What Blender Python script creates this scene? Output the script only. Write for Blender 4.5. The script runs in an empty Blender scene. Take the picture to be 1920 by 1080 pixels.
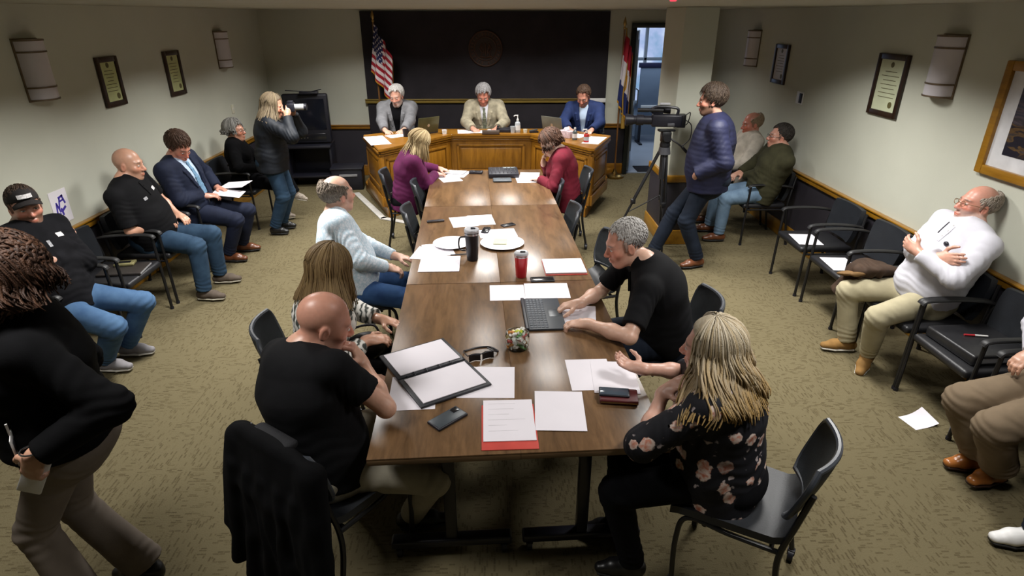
import bpy, bmesh, math, random
import numpy as np
from mathutils import Vector, Matrix
PI = math.pi
random.seed(7)
C = bpy.context.scene.collection
S = bpy.context.scene

# ------------------------------------------------------------------ materials
MATS = {}
def srgb(r, g, b):
    f = lambda c: (c / 255 / 12.92) if c / 255 <= .04045 else ((c / 255 + .055) / 1.055) ** 2.4
    return (f(r), f(g), f(b), 1)

def new_mat(name):
    m = bpy.data.materials.new(name); m.use_nodes = True
    nt = m.node_tree
    return m, nt, nt.nodes['Principled BSDF']

def N(nt, typ, **kw):
    n = nt.nodes.new(typ)
    for k, v in kw.items():
        if k.startswith('i_'): n.inputs[k[2:].replace('_', ' ')].default_value = v
        else: setattr(n, k, v)
    return n

def ramp(nt, fac, stops, interp='LINEAR'):
    r = nt.nodes.new('ShaderNodeValToRGB'); r.color_ramp.interpolation = interp
    el = r.color_ramp.elements
    while len(el) > 2: el.remove(el[-1])
    for i, (p, c) in enumerate(stops):
        e = el[i] if i < 2 else el.new(p)
        e.position = p; e.color = c if len(c) == 4 else (*c, 1)
    nt.links.new(fac, r.inputs[0]); return r.outputs[0]

def coords(nt, scale=(1, 1, 1), kind='Object', rot=(0, 0, 0)):
    tc = nt.nodes.new('ShaderNodeTexCoord'); mp = nt.nodes.new('ShaderNodeMapping')
    mp.inputs['Scale'].default_value = scale; mp.inputs['Rotation'].default_value = rot
    nt.links.new(tc.outputs[kind], mp.inputs[0]); return mp.outputs[0]

def bump(nt, bs, height, strength, dist=.01):
    b = nt.nodes.new('ShaderNodeBump'); b.inputs['Strength'].default_value = strength
    b.inputs['Distance'].default_value = dist
    nt.links.new(height, b.inputs['Height']); nt.links.new(b.outputs[0], bs.inputs['Normal'])

def plain(name, col, rough=.5, metal=0, spec=.5, var=.12, scale=8, bmp=0, bscale=200, coat=0, emit=0):
    if name in MATS: return MATS[name]
    m, nt, b = new_mat(name)
    b.inputs['Roughness'].default_value = rough; b.inputs['Metallic'].default_value = metal
    b.inputs['Specular IOR Level'].default_value = spec; b.inputs['Coat Weight'].default_value = coat
    n = N(nt, 'ShaderNodeTexNoise', i_Scale=scale, i_Detail=3.0)
    nt.links.new(coords(nt), n.inputs['Vector'])
    c = col
    nt.links.new(ramp(nt, n.outputs[0], [(.3, tuple(x * (1 - var) for x in c[:3])), (.7, tuple(min(1, x * (1 + var)) for x in c[:3]))]), b.inputs['Base Color'])
    if bmp:
        n2 = N(nt, 'ShaderNodeTexNoise', i_Scale=bscale, i_Detail=2.0)
        nt.links.new(coords(nt), n2.inputs['Vector']); bump(nt, b, n2.outputs[0], bmp)
    if emit:
        b.inputs['Emission Color'].default_value = c; b.inputs['Emission Strength'].default_value = emit
    MATS[name] = m; return m

def fabric(name, col, rough=.85, var=.18, wscale=500, bmp=.15, scale=14, spec=.25):
    return plain(name, col, rough, 0, spec, var, scale, bmp, wscale)

def wood(name, dark, light, axis='Y', rough=.35, scale=9, coat=.1):
    if name in MATS: return MATS[name]
    m, nt, b = new_mat(name)
    s = {'X': (1.2, scale, scale), 'Y': (scale, 1.2, scale), 'Z': (scale, scale, 1.2)}[axis]
    v = coords(nt, s)
    n = N(nt, 'ShaderNodeTexNoise', i_Scale=2.2, i_Detail=8.0, i_Roughness=.62, i_Distortion=.6)
    nt.links.new(v, n.inputs['Vector'])
    n2 = N(nt, 'ShaderNodeTexNoise', i_Scale=11.0, i_Detail=4.0); nt.links.new(v, n2.inputs['Vector'])
    mx = N(nt, 'ShaderNodeMath', operation='MULTIPLY_ADD'); mx.inputs[1].default_value = .35
    nt.links.new(n2.outputs[0], mx.inputs[0]); nt.links.new(n.outputs[0], mx.inputs[2])
    mid = tuple((a + c) / 2 for a, c in zip(dark, light))
    nt.links.new(ramp(nt, mx.outputs[0], [(.42, dark), (.62, mid), (.84, light)]), b.inputs['Base Color'])
    b.inputs['Roughness'].default_value = rough; b.inputs['Coat Weight'].default_value = coat
    b.inputs['Coat Roughness'].default_value = .3
    bump(nt, b, mx.outputs[0], .08, .002)
    MATS[name] = m; return m

# ------------------------------------------------------------------ mesh helpers
def link(name, me, mat=None, parent=None):
    o = bpy.data.objects.new(name, me); C.objects.link(o)
    if mat is not None:
        for k in (mat if isinstance(mat, (list, tuple)) else [mat]): me.materials.append(k)
    if parent is not None: o.parent = parent
    return o

def obj(name, bm, mat=None, parent=None, smooth=30):
    bmesh.ops.recalc_face_normals(bm, faces=bm.faces)
    me = bpy.data.meshes.new(name); bm.to_mesh(me); bm.free()
    if smooth:
        for p in me.polygons: p.use_smooth = True
        me.set_sharp_from_angle(angle=math.radians(smooth))
    return link(name, me, mat, parent)

def tag(o, label=None, cat=None, group=None, kind=None):
    if label: o['label'] = label
    if cat: o['category'] = cat
    if group: o['group'] = group
    if kind: o['kind'] = kind
    return o

def thing(name, label, cat, loc=(0, 0, 0), rz=0, group=None):
    o = bpy.data.objects.new(name, None); C.objects.link(o); o.empty_display_size = .1
    o.location = loc; o.rotation_euler = (0, 0, rz)
    return tag(o, label, cat, group)

def struct(name, bm, m, parent=None):
    return tag(obj(name, bm, m, parent), kind='structure')

def dup(root, loc, rz, label=None, group=None):
    r = root.copy(); C.objects.link(r); r.location = loc; r.rotation_euler = (0, 0, rz)
    tag(r, label, None, group)
    for ch in list(root.children):
        c = ch.copy(); C.objects.link(c); c.parent = r
        for g in list(ch.children):
            d = g.copy(); C.objects.link(d); d.parent = c
    return r

def B(): return bmesh.new()

def merge(bm, tmp, M=None):
    if M is not None: bmesh.ops.transform(tmp, matrix=M, verts=tmp.verts)
    me = bpy.data.meshes.new('tmp'); tmp.to_mesh(me); tmp.free(); bm.from_mesh(me); bpy.data.meshes.remove(me)

def box(bm, c, s, bev=0, M=None, rz=0, seg=2):
    t = bmesh.new(); bmesh.ops.create_cube(t, size=1)
    bmesh.ops.scale(t, vec=s, verts=t.verts)
    if bev: bmesh.ops.bevel(t, geom=t.edges[:], offset=bev, segments=seg, affect='EDGES', profile=.5)
    X = Matrix.Translation(c) @ Matrix.Rotation(rz, 4, 'Z')
    merge(bm, t, (M @ X) if M is not None else X); return bm

def cyl(bm, a, b, r, r2=None, n=20, caps=True):
    a = Vector(a); b = Vector(b); d = b - a
    t = bmesh.new()
    bmesh.ops.create_cone(t, cap_ends=caps, segments=n, radius1=r, radius2=r if r2 is None else r2, depth=d.length)
    merge(bm, t, Matrix.Translation((a + b) / 2) @ d.to_track_quat('Z', 'Y').to_matrix().to_4x4()); return bm

def sphere(bm, c, r, s=(1, 1, 1), u=20, v=12, M=None):
    t = bmesh.new(); bmesh.ops.create_uvsphere(t, u_segments=u, v_segments=v, radius=r)
    X = Matrix.Translation(c) @ Matrix.Diagonal((*s, 1))
    merge(bm, t, (M @ X) if M is not None else X); return bm

def smooth_path(pts, sub=6):
    pts = [Vector(p) for p in pts]; out = []
    for i in range(len(pts) - 1):
        p0 = pts[max(i - 1, 0)]; p1 = pts[i]; p2 = pts[i + 1]; p3 = pts[min(i + 2, len(pts) - 1)]
        for k in range(sub):
            t = k / sub
            out.append(.5 * ((2 * p1) + (-p0 + p2) * t + (2 * p0 - 5 * p1 + 4 * p2 - p3) * t * t + (-p0 + 3 * p1 - 3 * p2 + p3) * t ** 3))
    out.append(pts[-1]); return out

def tube(bm, pts, r, n=10, closed=False, flat=None):
    """sweep a circle (or flat=(w,h) ellipse) along pts; r may be a list"""
    pts = [Vector(p) for p in pts]; m = len(pts); rings = []; up = None
    for i, p in enumerate(pts):
        a = pts[(i - 1) % m] if closed or i > 0 else p
        b = pts[(i + 1) % m] if closed or i < m - 1 else p
        t = (b - a).normalized()
        if up is None: up = Vector((0, 0, 1)) if abs(t.z) < .9 else Vector((0, 1, 0))
        s = t.cross(up).normalized(); up = s.cross(t).normalized()
        rr = r[i] if isinstance(r, (list, tuple)) else r
        w, h = (rr, rr) if flat is None else (flat[0], flat[1])
        rings.append([bm.verts.new(p + s * math.cos(2 * PI * k / n) * w + up * math.sin(2 * PI * k / n) * h) for k in range(n)])
    for i in range(m if closed else m - 1):
        A = rings[i]; Bq = rings[(i + 1) % m]
        for k in range(n): bm.faces.new((A[k], A[(k + 1) % n], Bq[(k + 1) % n], Bq[k]))
    if not closed: bm.faces.new(rings[0][::-1]); bm.faces.new(rings[-1])
    return bm

def lathe(bm, prof, c=(0, 0, 0), n=28):
    rings = []
    for (r, z) in prof:
        rings.append([bm.verts.new((c[0] + max(r, .0004) * math.cos(2 * PI * k / n), c[1] + max(r, .0004) * math.sin(2 * PI * k / n), c[2] + z)) for k in range(n)])
    for A, Bq in zip(rings, rings[1:]):
        for k in range(n): bm.faces.new((A[k], A[(k + 1) % n], Bq[(k + 1) % n], Bq[k]))
    bm.faces.new(rings[0][::-1]); bm.faces.new(rings[-1]); return bm

def prism(bm, poly, z0, z1, bev=0):
    t = bmesh.new(); vs = [t.verts.new((x, y, z0)) for x, y in poly]; f = t.faces.new(vs)
    r = bmesh.ops.extrude_face_region(t, geom=[f])
    bmesh.ops.translate(t, vec=(0, 0, z1 - z0), verts=[v for v in r['geom'] if isinstance(v, bmesh.types.BMVert)])
    bmesh.ops.recalc_face_normals(t, faces=t.faces)
    if bev: bmesh.ops.bevel(t, geom=t.edges[:], offset=bev, segments=2, affect='EDGES')
    merge(bm, t); return bm

def np_mesh(name, V, F, mat=None, parent=None, col=None):
    """V (n,3) float, F (m,k) int -> smooth mesh object"""
    me = bpy.data.meshes.new(name); n, (m, k) = len(V), F.shape
    me.vertices.add(n); me.vertices.foreach_set('co', np.ascontiguousarray(V, np.float32).ravel())
    me.loops.add(m * k); me.loops.foreach_set('vertex_index', np.ascontiguousarray(F, np.int32).ravel())
    me.polygons.add(m); me.polygons.foreach_set('loop_start', np.arange(0, m * k, k, dtype=np.int32))
    me.polygons.foreach_set('use_smooth', np.ones(m, bool))
    me.update(calc_edges=True); me.validate()
    if col is not None:
        a = me.color_attributes.new('Col', 'FLOAT_COLOR', 'POINT')
        a.data.foreach_set('color', np.hstack([col, np.ones((n, 1))]).astype(np.float32).ravel())
    return link(name, me, mat, parent)
# ------------------------------------------------------------------ implicit surfaces (bodies and clothing)
f32 = np.float32
def A3(v): return np.array(v, f32)
def unit(v):
    v = np.array(v, float); return v / (np.linalg.norm(v) + 1e-9)
def smin(a, b, k):
    if k <= 0: return np.minimum(a, b)
    h = np.maximum(k - np.abs(a - b), 0) / k
    return np.minimum(a, b) - h * h * k * .25
def smax(a, b, k): return -smin(-a, -b, k)

class cap:      # rounded cone; fa / fb make that end flat
    def __init__(s, a, b, ra, rb, k=.02, op='u', fa=False, fb=False):
        s.a, s.b, s.ra, s.rb, s.k, s.op, s.fa, s.fb = A3(a), A3(b), ra, rb, k, op, fa, fb
        s.c = (s.a + s.b) / 2; s.R = np.linalg.norm(s.b - s.a) / 2 + max(ra, rb) * 1.42
    def d(s, P):
        ba = s.b - s.a; L2 = float(ba @ ba) + 1e-9; L = math.sqrt(L2)
        u = (P - s.a) @ ba / L2; t = np.clip(u, 0, 1)
        d = np.sqrt((((P - s.a) - t[..., None] * ba) ** 2).sum(-1)) - (s.ra + (s.rb - s.ra) * t)
        if s.fb or s.fa:
            lo = 0 if not s.fa else -9; hi = 1 if not s.fb else 9
            t2 = np.clip(u, lo, hi)
            d = np.sqrt((((P - s.a) - t2[..., None] * ba) ** 2).sum(-1)) - (s.ra + (s.rb - s.ra) * t)
            if s.fb: d = smax(d, (u - 1) * L, .006)
            if s.fa: d = smax(d, -u * L, .006)
        return d

class ell:      # ellipsoid, rows of M are its axes
    def __init__(s, c, M, r, k=.02, op='u'):
        s.c, s.M, s.r, s.k, s.op = A3(c), np.array(M, f32), A3(r), k, op; s.R = float(max(r))
    def d(s, P):
        q = (P - s.c) @ s.M.T
        k0 = np.sqrt(((q / s.r) ** 2).sum(-1)); k1 = np.sqrt(((q / (s.r * s.r)) ** 2).sum(-1)) + 1e-6
        return k0 * (k0 - 1) / k1

class ecap:     # elliptical cone from a to b; x = lateral axes, (w,h) half sizes lateral / front-back
    def __init__(s, a, b, xa, xb, ea, eb, k=.03, op='u', fa=False, fb=False):
        s.a, s.b, s.xa, s.xb, s.ea, s.eb, s.k, s.op, s.fa, s.fb = A3(a), A3(b), A3(xa), A3(xb), ea, eb, k, op, fa, fb
        s.c = (s.a + s.b) / 2; s.R = np.linalg.norm(s.b - s.a) / 2 + max(*ea, *eb) * 1.1
    def d(s, P):
        ba = s.b - s.a; L = float(np.linalg.norm(ba)); z = ba / L
        q = P - s.a; u = q @ z / L; t = np.clip(u, 0, 1)
        x = s.xa + (s.xb - s.xa) * .5; x = x - z * float(x @ z); x = x / np.linalg.norm(x); y = np.cross(z, x)
        w = s.ea[0] + (s.eb[0] - s.ea[0]) * t; h = s.ea[1] + (s.eb[1] - s.ea[1]) * t
        lz = (u - t) * L; m = np.minimum(w, h)
        qx, qy = q @ x, q @ y
        k0 = np.sqrt((qx / w) ** 2 + (qy / h) ** 2 + (lz / m) ** 2)
        k1 = np.sqrt((qx / w / w) ** 2 + (qy / h / h) ** 2 + (lz / m / m) ** 2) + 1e-6
        if s.fa or s.fb:
            k0 = np.sqrt((qx / w) ** 2 + (qy / h) ** 2 + (np.where((u < 0) & s.fa | (u > 1) & s.fb, 0, lz) / m) ** 2)
        d = k0 * (k0 - 1) / k1
        if s.fb: d = smax(d, (u - 1) * L, .008)
        if s.fa: d = smax(d, -u * L, .008)
        return d

class plane:    # keeps the side the normal points away from
    def __init__(s, p, n, k=.01): s.p, s.n, s.k, s.op = A3(p), A3(unit(n)), k, 'i'; s.c = s.p; s.R = 1e3
    def d(s, P): return (P - s.p) @ s.n

class ripple:   # cloth folds round a joint
    def __init__(s, p, ax, rad=.1, amp=.006, wl=.04): s.c, s.ax, s.rad, s.amp, s.wl, s.op, s.k, s.R = A3(p), A3(unit(ax)), rad, amp, wl, 'r', 0, rad * 1.8
    def d(s, P):
        q = P - s.c; r2 = (q * q).sum(-1) / s.rad ** 2
        ph = (q @ s.ax) / s.wl * 6.283 + 1.6 * np.sin(q[..., 0] * 31 + q[..., 2] * 17) + 1.3 * np.sin(q[..., 1] * 29 - q[..., 2] * 13)
        return s.amp * np.exp(-1.5 * r2) * np.sin(ph)

class quilt:    # horizontal stitched channels along an axis
    def __init__(s, p, ax, amp=.006, wl=.06): s.c, s.ax, s.amp, s.wl, s.op, s.k, s.R = A3(p), A3(unit(ax)), amp, wl, 'r', 0, 1e3
    def d(s, P): return s.amp * (1 - 1.6 * np.abs(np.sin(((P - s.c) @ s.ax) / s.wl * 3.1416)))

class crumple:
    def __init__(s, amp=.004, fq=11., seed=0): s.amp, s.fq, s.o, s.op, s.k, s.R = amp, fq, seed * 1.7, 'r', 0, 1e3; s.c = A3((0, 0, 0))
    def d(s, P):
        x, y, z = P[..., 0] * s.fq + s.o, P[..., 1] * s.fq - s.o, P[..., 2] * s.fq * .75
        a = np.sin(x + 1.7 * np.sin(y * .8 + z)) + np.sin(y * 1.3 + 1.5 * np.sin(z * 1.1 - x)) + .6 * np.sin(2.3 * (x - y) + 2 * np.sin(z * 1.9))
        return s.amp * a * .5

def field(prims, ctr, P, half):
    D = np.full(P.shape[:2], .3, f32)
    for p in prims:
        dist = np.sqrt(((ctr - p.c) ** 2).sum(-1))
        m = dist < p.R + half + p.k + .012
        if not m.any(): continue
        q = P[m]; v = p.d(q).astype(f32)
        if p.op == 'u': D[m] = smin(D[m], v, p.k)
        elif p.op == 's': D[m] = smax(D[m], -v, p.k)
        elif p.op == 'i': D[m] = smax(D[m], v, p.k)
        else: D[m] = D[m] + v
    return D

def snet(prims, h):
    us = [p for p in prims if p.op == 'u']
    lo = np.min([p.c - p.R for p in us], 0) - 2 * h; hi = np.max([p.c + p.R for p in us], 0) + 2 * h
    n = 8; Bs = n * h; nb = np.ceil((hi - lo) / Bs).astype(int)
    g = np.stack(np.meshgrid(*[np.arange(k) for k in nb], indexing='ij'), -1).reshape(-1, 3)
    ctr = (lo + (g + .5) * Bs).astype(f32)
    d0 = field(prims, ctr, ctr[:, None, :], Bs)[:, 0]
    act = np.abs(d0) < Bs * .9 + .035
    g = g[act]; ctr = ctr[act]
    off = np.stack(np.meshgrid(*[np.arange(n + 1)] * 3, indexing='ij'), -1).reshape(-1, 3)
    Ds = []
    for i in range(0, len(g), 256):
        P = (lo + (g[i:i + 256, None, :] * n + off[None]) * h).astype(f32)
        Ds.append(field(prims, ctr[i:i + 256], P, Bs * .87))
    D = np.concatenate(Ds).reshape(-1, n + 1, n + 1, n + 1); Sg = D < 0
    cnt = sum(Sg[:, i:i + n, j:j + n, k:k + n].astype(np.int8) for i in (0, 1) for j in (0, 1) for k in (0, 1))
    b, ci, cj, ck = np.nonzero((cnt > 0) & (cnt < 8))
    acc = np.zeros((len(b), 3)); num = np.zeros(len(b))
    for ax in range(3):
        o1, o2 = [a for a in range(3) if a != ax]
        for s in (0, 1):
            for t in (0, 1):
                e0 = [0, 0, 0]; e0[o1] = s; e0[o2] = t; e1 = list(e0); e1[ax] = 1
                a = D[b, ci + e0[0], cj + e0[1], ck + e0[2]]; c = D[b, ci + e1[0], cj + e1[1], ck + e1[2]]
                x = (a < 0) != (c < 0); tt = np.where(x, a / np.where(x, a - c, 1), 0)
                p = np.zeros((len(b), 3)); p[:, o1] = s; p[:, o2] = t; p[:, ax] = tt
                acc += p * x[:, None]; num += x
    G = g[b] * n + np.stack([ci, cj, ck], -1)
    V = lo + (G + acc / num[:, None]) * h
    dim = nb * n + 2
    key = lambda q: ((q[..., 0] + 1) * (dim[1] + 2) + q[..., 1] + 1) * (dim[2] + 2) + q[..., 2] + 1
    K = key(G); order = np.argsort(K); Ks = K[order]
    Fs = []
    for ax in range(3):
        o1, o2 = (ax + 1) % 3, (ax + 2) % 3
        sl0 = [slice(0, n)] * 3; sl1 = list(sl0); sl1[ax] = slice(1, n + 1)
        a = Sg[(slice(None), *sl0)]; c = Sg[(slice(None), *sl1)]
        bb, i, j, k = np.nonzero(a != c)
        if not len(bb): continue
        base = g[bb] * n + np.stack([i, j, k], -1); inside = a[bb, i, j, k]
        ids = []
        for (s, t) in ((-1, -1), (0, -1), (0, 0), (-1, 0)):
            q = base.copy(); q[:, o1] += s; q[:, o2] += t
            kk = key(q); pos = np.clip(np.searchsorted(Ks, kk), 0, len(Ks) - 1)
            ids.append(np.where(Ks[pos] == kk, order[pos], -1))
        q = np.stack(ids, -1); ok = (q >= 0).all(-1)
        q = np.where(inside[:, None], q, q[:, ::-1]); Fs.append(q[ok])
    return V.astype(f32), np.concatenate(Fs).astype(np.int32)

def sample(prims, P):
    P = np.asarray(P, f32).reshape(-1, 3); return field(prims, P, P[:, None, :], .5)[:, 0]

def march(prims, o, d, far=1.2):
    """first hit of a ray with the surface and its normal"""
    o = np.array(o, float); d = unit(d); t = 0
    for _ in range(90):
        s = float(sample(prims, o + d * t)[0])
        if s < .0008 or t > far: break
        t += max(.001, s * .7)
    p = o + d * t; e = .003
    nrm = unit([float(sample(prims, p + np.eye(3)[i] * e)[0] - sample(prims, p - np.eye(3)[i] * e)[0]) for i in range(3)])
    return p, nrm
# ------------------------------------------------------------------ people
def col_mat(name, rough, spec=.4, sss=0, bmp=0, bscale=300):
    if name in MATS: return MATS[name]
    m, nt, b = new_mat(name)
    a = N(nt, 'ShaderNodeVertexColor', layer_name='Col')
    n = N(nt, 'ShaderNodeTexNoise', i_Scale=60.0, i_Detail=3.0); nt.links.new(coords(nt), n.inputs['Vector'])
    mx = N(nt, 'ShaderNodeMix', data_type='RGBA', blend_type='MULTIPLY'); mx.inputs[0].default_value = .35
    nt.links.new(a.outputs[0], mx.inputs[6])
    nt.links.new(ramp(nt, n.outputs[0], [(.3, (.75, .75, .75)), (.7, (1, 1, 1))]), mx.inputs[7])
    nt.links.new(mx.outputs[2], b.inputs['Base Color'])
    b.inputs['Roughness'].default_value = rough; b.inputs['Specular IOR Level'].default_value = spec
    if sss:
        b.inputs['Subsurface Weight'].default_value = sss; b.inputs['Subsurface Radius'].default_value = (1, .35, .2); b.inputs['Subsurface Scale'].default_value = .006
    if bmp:
        n2 = N(nt, 'ShaderNodeTexNoise', i_Scale=bscale, i_Detail=2.0); nt.links.new(coords(nt), n2.inputs['Vector']); bump(nt, b, n2.outputs[0], bmp, .004)
    MATS[name] = m; return m

SKIN = col_mat('skin', .40, .5, .10)
HAIR = col_mat('hair', .62, .3, 0, .6, 260)
EYE = col_mat('eye', .15, .5)
ALLP = []

def head_axes(yaw, pitch, roll=0):
    y, p, r = map(math.radians, (yaw, pitch, roll))
    F = np.array([math.cos(y) * math.cos(p), math.sin(y) * math.cos(p), math.sin(p)])
    Rt = np.array([math.sin(y), -math.cos(y), 0.]); U = np.cross(Rt, F)
    R2 = Rt * math.cos(r) - U * math.sin(r); U2 = U * math.cos(r) + Rt * math.sin(r)
    return np.array([R2, F, U2])

def ik(a, b, l1, l2, hint):
    a, b = np.array(a, float), np.array(b, float); v = b - a; D = np.linalg.norm(v)
    if D > (l1 + l2) * .99: s = D / ((l1 + l2) * .99); l1 *= s; l2 *= s
    if D < abs(l1 - l2) + .03: D = abs(l1 - l2) + .03
    u = v / (np.linalg.norm(v) + 1e-9); x = (l1 * l1 - l2 * l2 + D * D) / (2 * D); hh = math.sqrt(max(l1 * l1 - x * x, 0))
    w = np.array(hint, float); w = w - u * (w @ u); w = unit(w)
    return a + u * x + w * hh

def hand_prims(w, f, n, side, curl=.5, s=1., fist=None):
    w = np.array(w, float); f = unit(f); n = np.array(n, float); n = unit(n - f * (n @ f)); t = np.cross(f, n) * (1 if side == 'R' else -1)
    P = [ell(w + f * .048 * s, [t, f, n], (.041 * s, .056 * s, .0165 * s), .02),
         cap(w - f * .02 * s, w + f * .03 * s, .026 * s, .026 * s, .02)]
    for i, (o, L, r) in enumerate(((.030, .072, .0098), (.0105, .080, .0102), (-.0095, .075, .0098), (-.028, .059, .0088))):
        p = w + f * (.09 - abs(o) * .25) * s + t * o * s; c = curl[i] if isinstance(curl, (list, tuple)) else curl * (1 + .12 * i)
        ang = .15 * c; fd = unit(f + t * o * 2.2)
        for j, (q, bend) in enumerate(((.46, .55), (.30, .85), (.24, .6))):
            ang += bend * c; d = fd * math.cos(ang) + n * math.sin(ang); e = p + d * L * q * s
            P.append(cap(p, e, r * (1 - .08 * j) * s, r * (1 - .08 * (j + 1)) * s, .006)); p = e
    p = w + f * .022 * s + t * .027 * s
    for L, d, r in ((.042, f * .55 + t * .8 + n * .25, .0125), (.034, f * .85 + t * .4 + n * .35, .0105), (.026, f * .95 + t * .1 + n * .4, .0095)):
        e = p + unit(d) * L * s; P.append(cap(p, e, r * s, r * .9 * s, .012)); p = e
    return P

def head_prims(hc, M, s, nose=1., jaw=1., fem=False):
    L = lambda x, y, z: np.array(hc) + s * (np.array([x, y, z]) @ M)
    jw = jaw * (.93 if fem else 1)
    E_ = lambda c, r, k=.02, op='u': ell(L(*c), M, [q * s for q in r], k * s, op)
    C_ = lambda a, b, ra, rb, k=.012: cap(L(*a), L(*b), ra * s, rb * s, k * s)
    P = [E_((0, -.018, .032), (.076, .097, .088), .02), E_((0, .028, -.045), (.059 * jw, .060, .074), .045),
         C_((0, .05, -.097), (0, .064, -.098), .022 * jw, .019, .03),
         C_((.046 * jw, -.005, -.07), (.022, .055, -.102), .017, .016, .03), C_((-.046 * jw, -.005, -.07), (-.022, .055, -.102), .017, .016, .03),
         E_((0, .072, .020), (.050, .018, .012), .02),
         E_((.042, .060, -.026), (.022, .018, .017), .03), E_((-.042, .060, -.026), (.022, .018, .017), .03)]
    for x in (.032, -.032): P.append(E_((x, .098, -.002), (.017, .020, .011), .016, 's'))
    for x in (.032, -.032): P.append(E_((x, .076, -.001), (.014, .0125, .0095), .006))
    P += [C_((0, .086, .004), (0, .108 * nose, -.034), .0085, .0125, .014), E_((.012, .097, -.039), (.009, .010, .008), .008), E_((-.012, .097, -.039), (.009, .010, .008), .008),
          E_((0, .088, -.066), (.023, .011, .0062), .008), E_((0, .086, -.077), (.020, .011, .0068), .008)]
    P.append(E_((0, .101, -.0715), (.019, .010, .0016), .003, 's'))
    for x in (1, -1):
        P += [E_((x * .078, -.012, -.012), (.009, .019, .031), .008), E_((x * .086, -.006, -.012), (.006, .010, .019), .006, 's')]
    return P, L

def skin_cols(V, hc, M, s, base, beard=None, brow=(.10, .07, .05), lip=None, red=.0, scalp=None):
    q = (V - np.array(hc)) @ M.T / s; x, y, z = q[:, 0], q[:, 1], q[:, 2]
    c = np.tile(np.array(base, float), (len(V), 1))
    near = (q ** 2).sum(1) < .17 ** 2
    def mixc(mask, col): c[:] = c * (1 - mask[:, None]) + np.array(col)[None] * mask[:, None]
    sm = lambda e0, e1, v: np.clip((v - e0) / (e1 - e0), 0, 1)
    blob = lambda cx, cy, cz, rx, ry, rz, soft=.5: near * (1 - sm(1 - soft, 1 + soft, np.sqrt(((np.abs(x) - cx) / rx) ** 2 + ((y - cy) / ry) ** 2 + ((z - cz) / rz) ** 2)))
    rd = np.array(base) * (1.08, .66, .60)
    mixc(blob(.042, .07, -.028, .026, .04, .024) * (.45 + red), rd); mixc(blob(0, .105, -.032, .02, .025, .02) * (.5 + red), rd); mixc(blob(.082, -.012, -.012, .012, .025, .035) * .6, rd)
    if red: mixc(near * sm(-.02, .06, y) * red, rd)
    if beard is not None:
        col, a = beard
        mixc(near * (y > -.045) * sm(-.028, -.045, z) * sm(.0, .02, y + .03) * a * (1 - blob(0, .1, -.071, .026, .03, .012)), col)
    mixc(blob(0, .09, -.071, .025, .025, .010, .3) * .75, lip or np.array(base) * (.95, .55, .52))
    mixc(blob(.032, .085, .0215, .021, .04, .0055, .4) * .85, brow)
    mixc(blob(.032, .088, .0045, .016, .03, .004, .4) * .7, np.array(base) * .35)
    if scalp is not None:
        col, a = scalp
        mixc(near * sm(-.05, .02, z - .75 * (y - .05)) * (z > -.06) * a, col)
    return c

def eyes(parent, L, M, s, root, iris=(.10, .07, .05), look=(0, .0)):
    for x in (1, -1):
        bm = B(); sphere(bm, (0, 0, 0), 1, (1, 1, 1), 18, 12); me = bpy.data.meshes.new('e'); bm.to_mesh(me); bm.free()
        V = np.array([v.co[:] for v in me.vertices]); F = [list(p.vertices) for p in me.polygons]; bpy.data.meshes.remove(me)
        g = unit((look[0], 1, look[1])); dd = V @ g
        col = np.where((dd > .955)[:, None], np.array([.01, .01, .01]), np.where((dd > .86)[:, None], np.array(iris), np.array([.62, .58, .54])))
        W = np.array([L(.032 * x, .0765, -.0015)]) + (V * (.0135, .0132, .0072) * s) @ M - root
        me = bpy.data.meshes.new('eye'); me.from_pydata(W.tolist(), [], F); me.polygons.foreach_set('use_smooth', [True] * len(F))
        a = me.color_attributes.new('Col', 'FLOAT_COLOR', 'POINT'); a.data.foreach_set('color', np.hstack([col, np.ones((len(V), 1))]).astype(f32).ravel())
        link('eye', me, EYE, parent)

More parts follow.
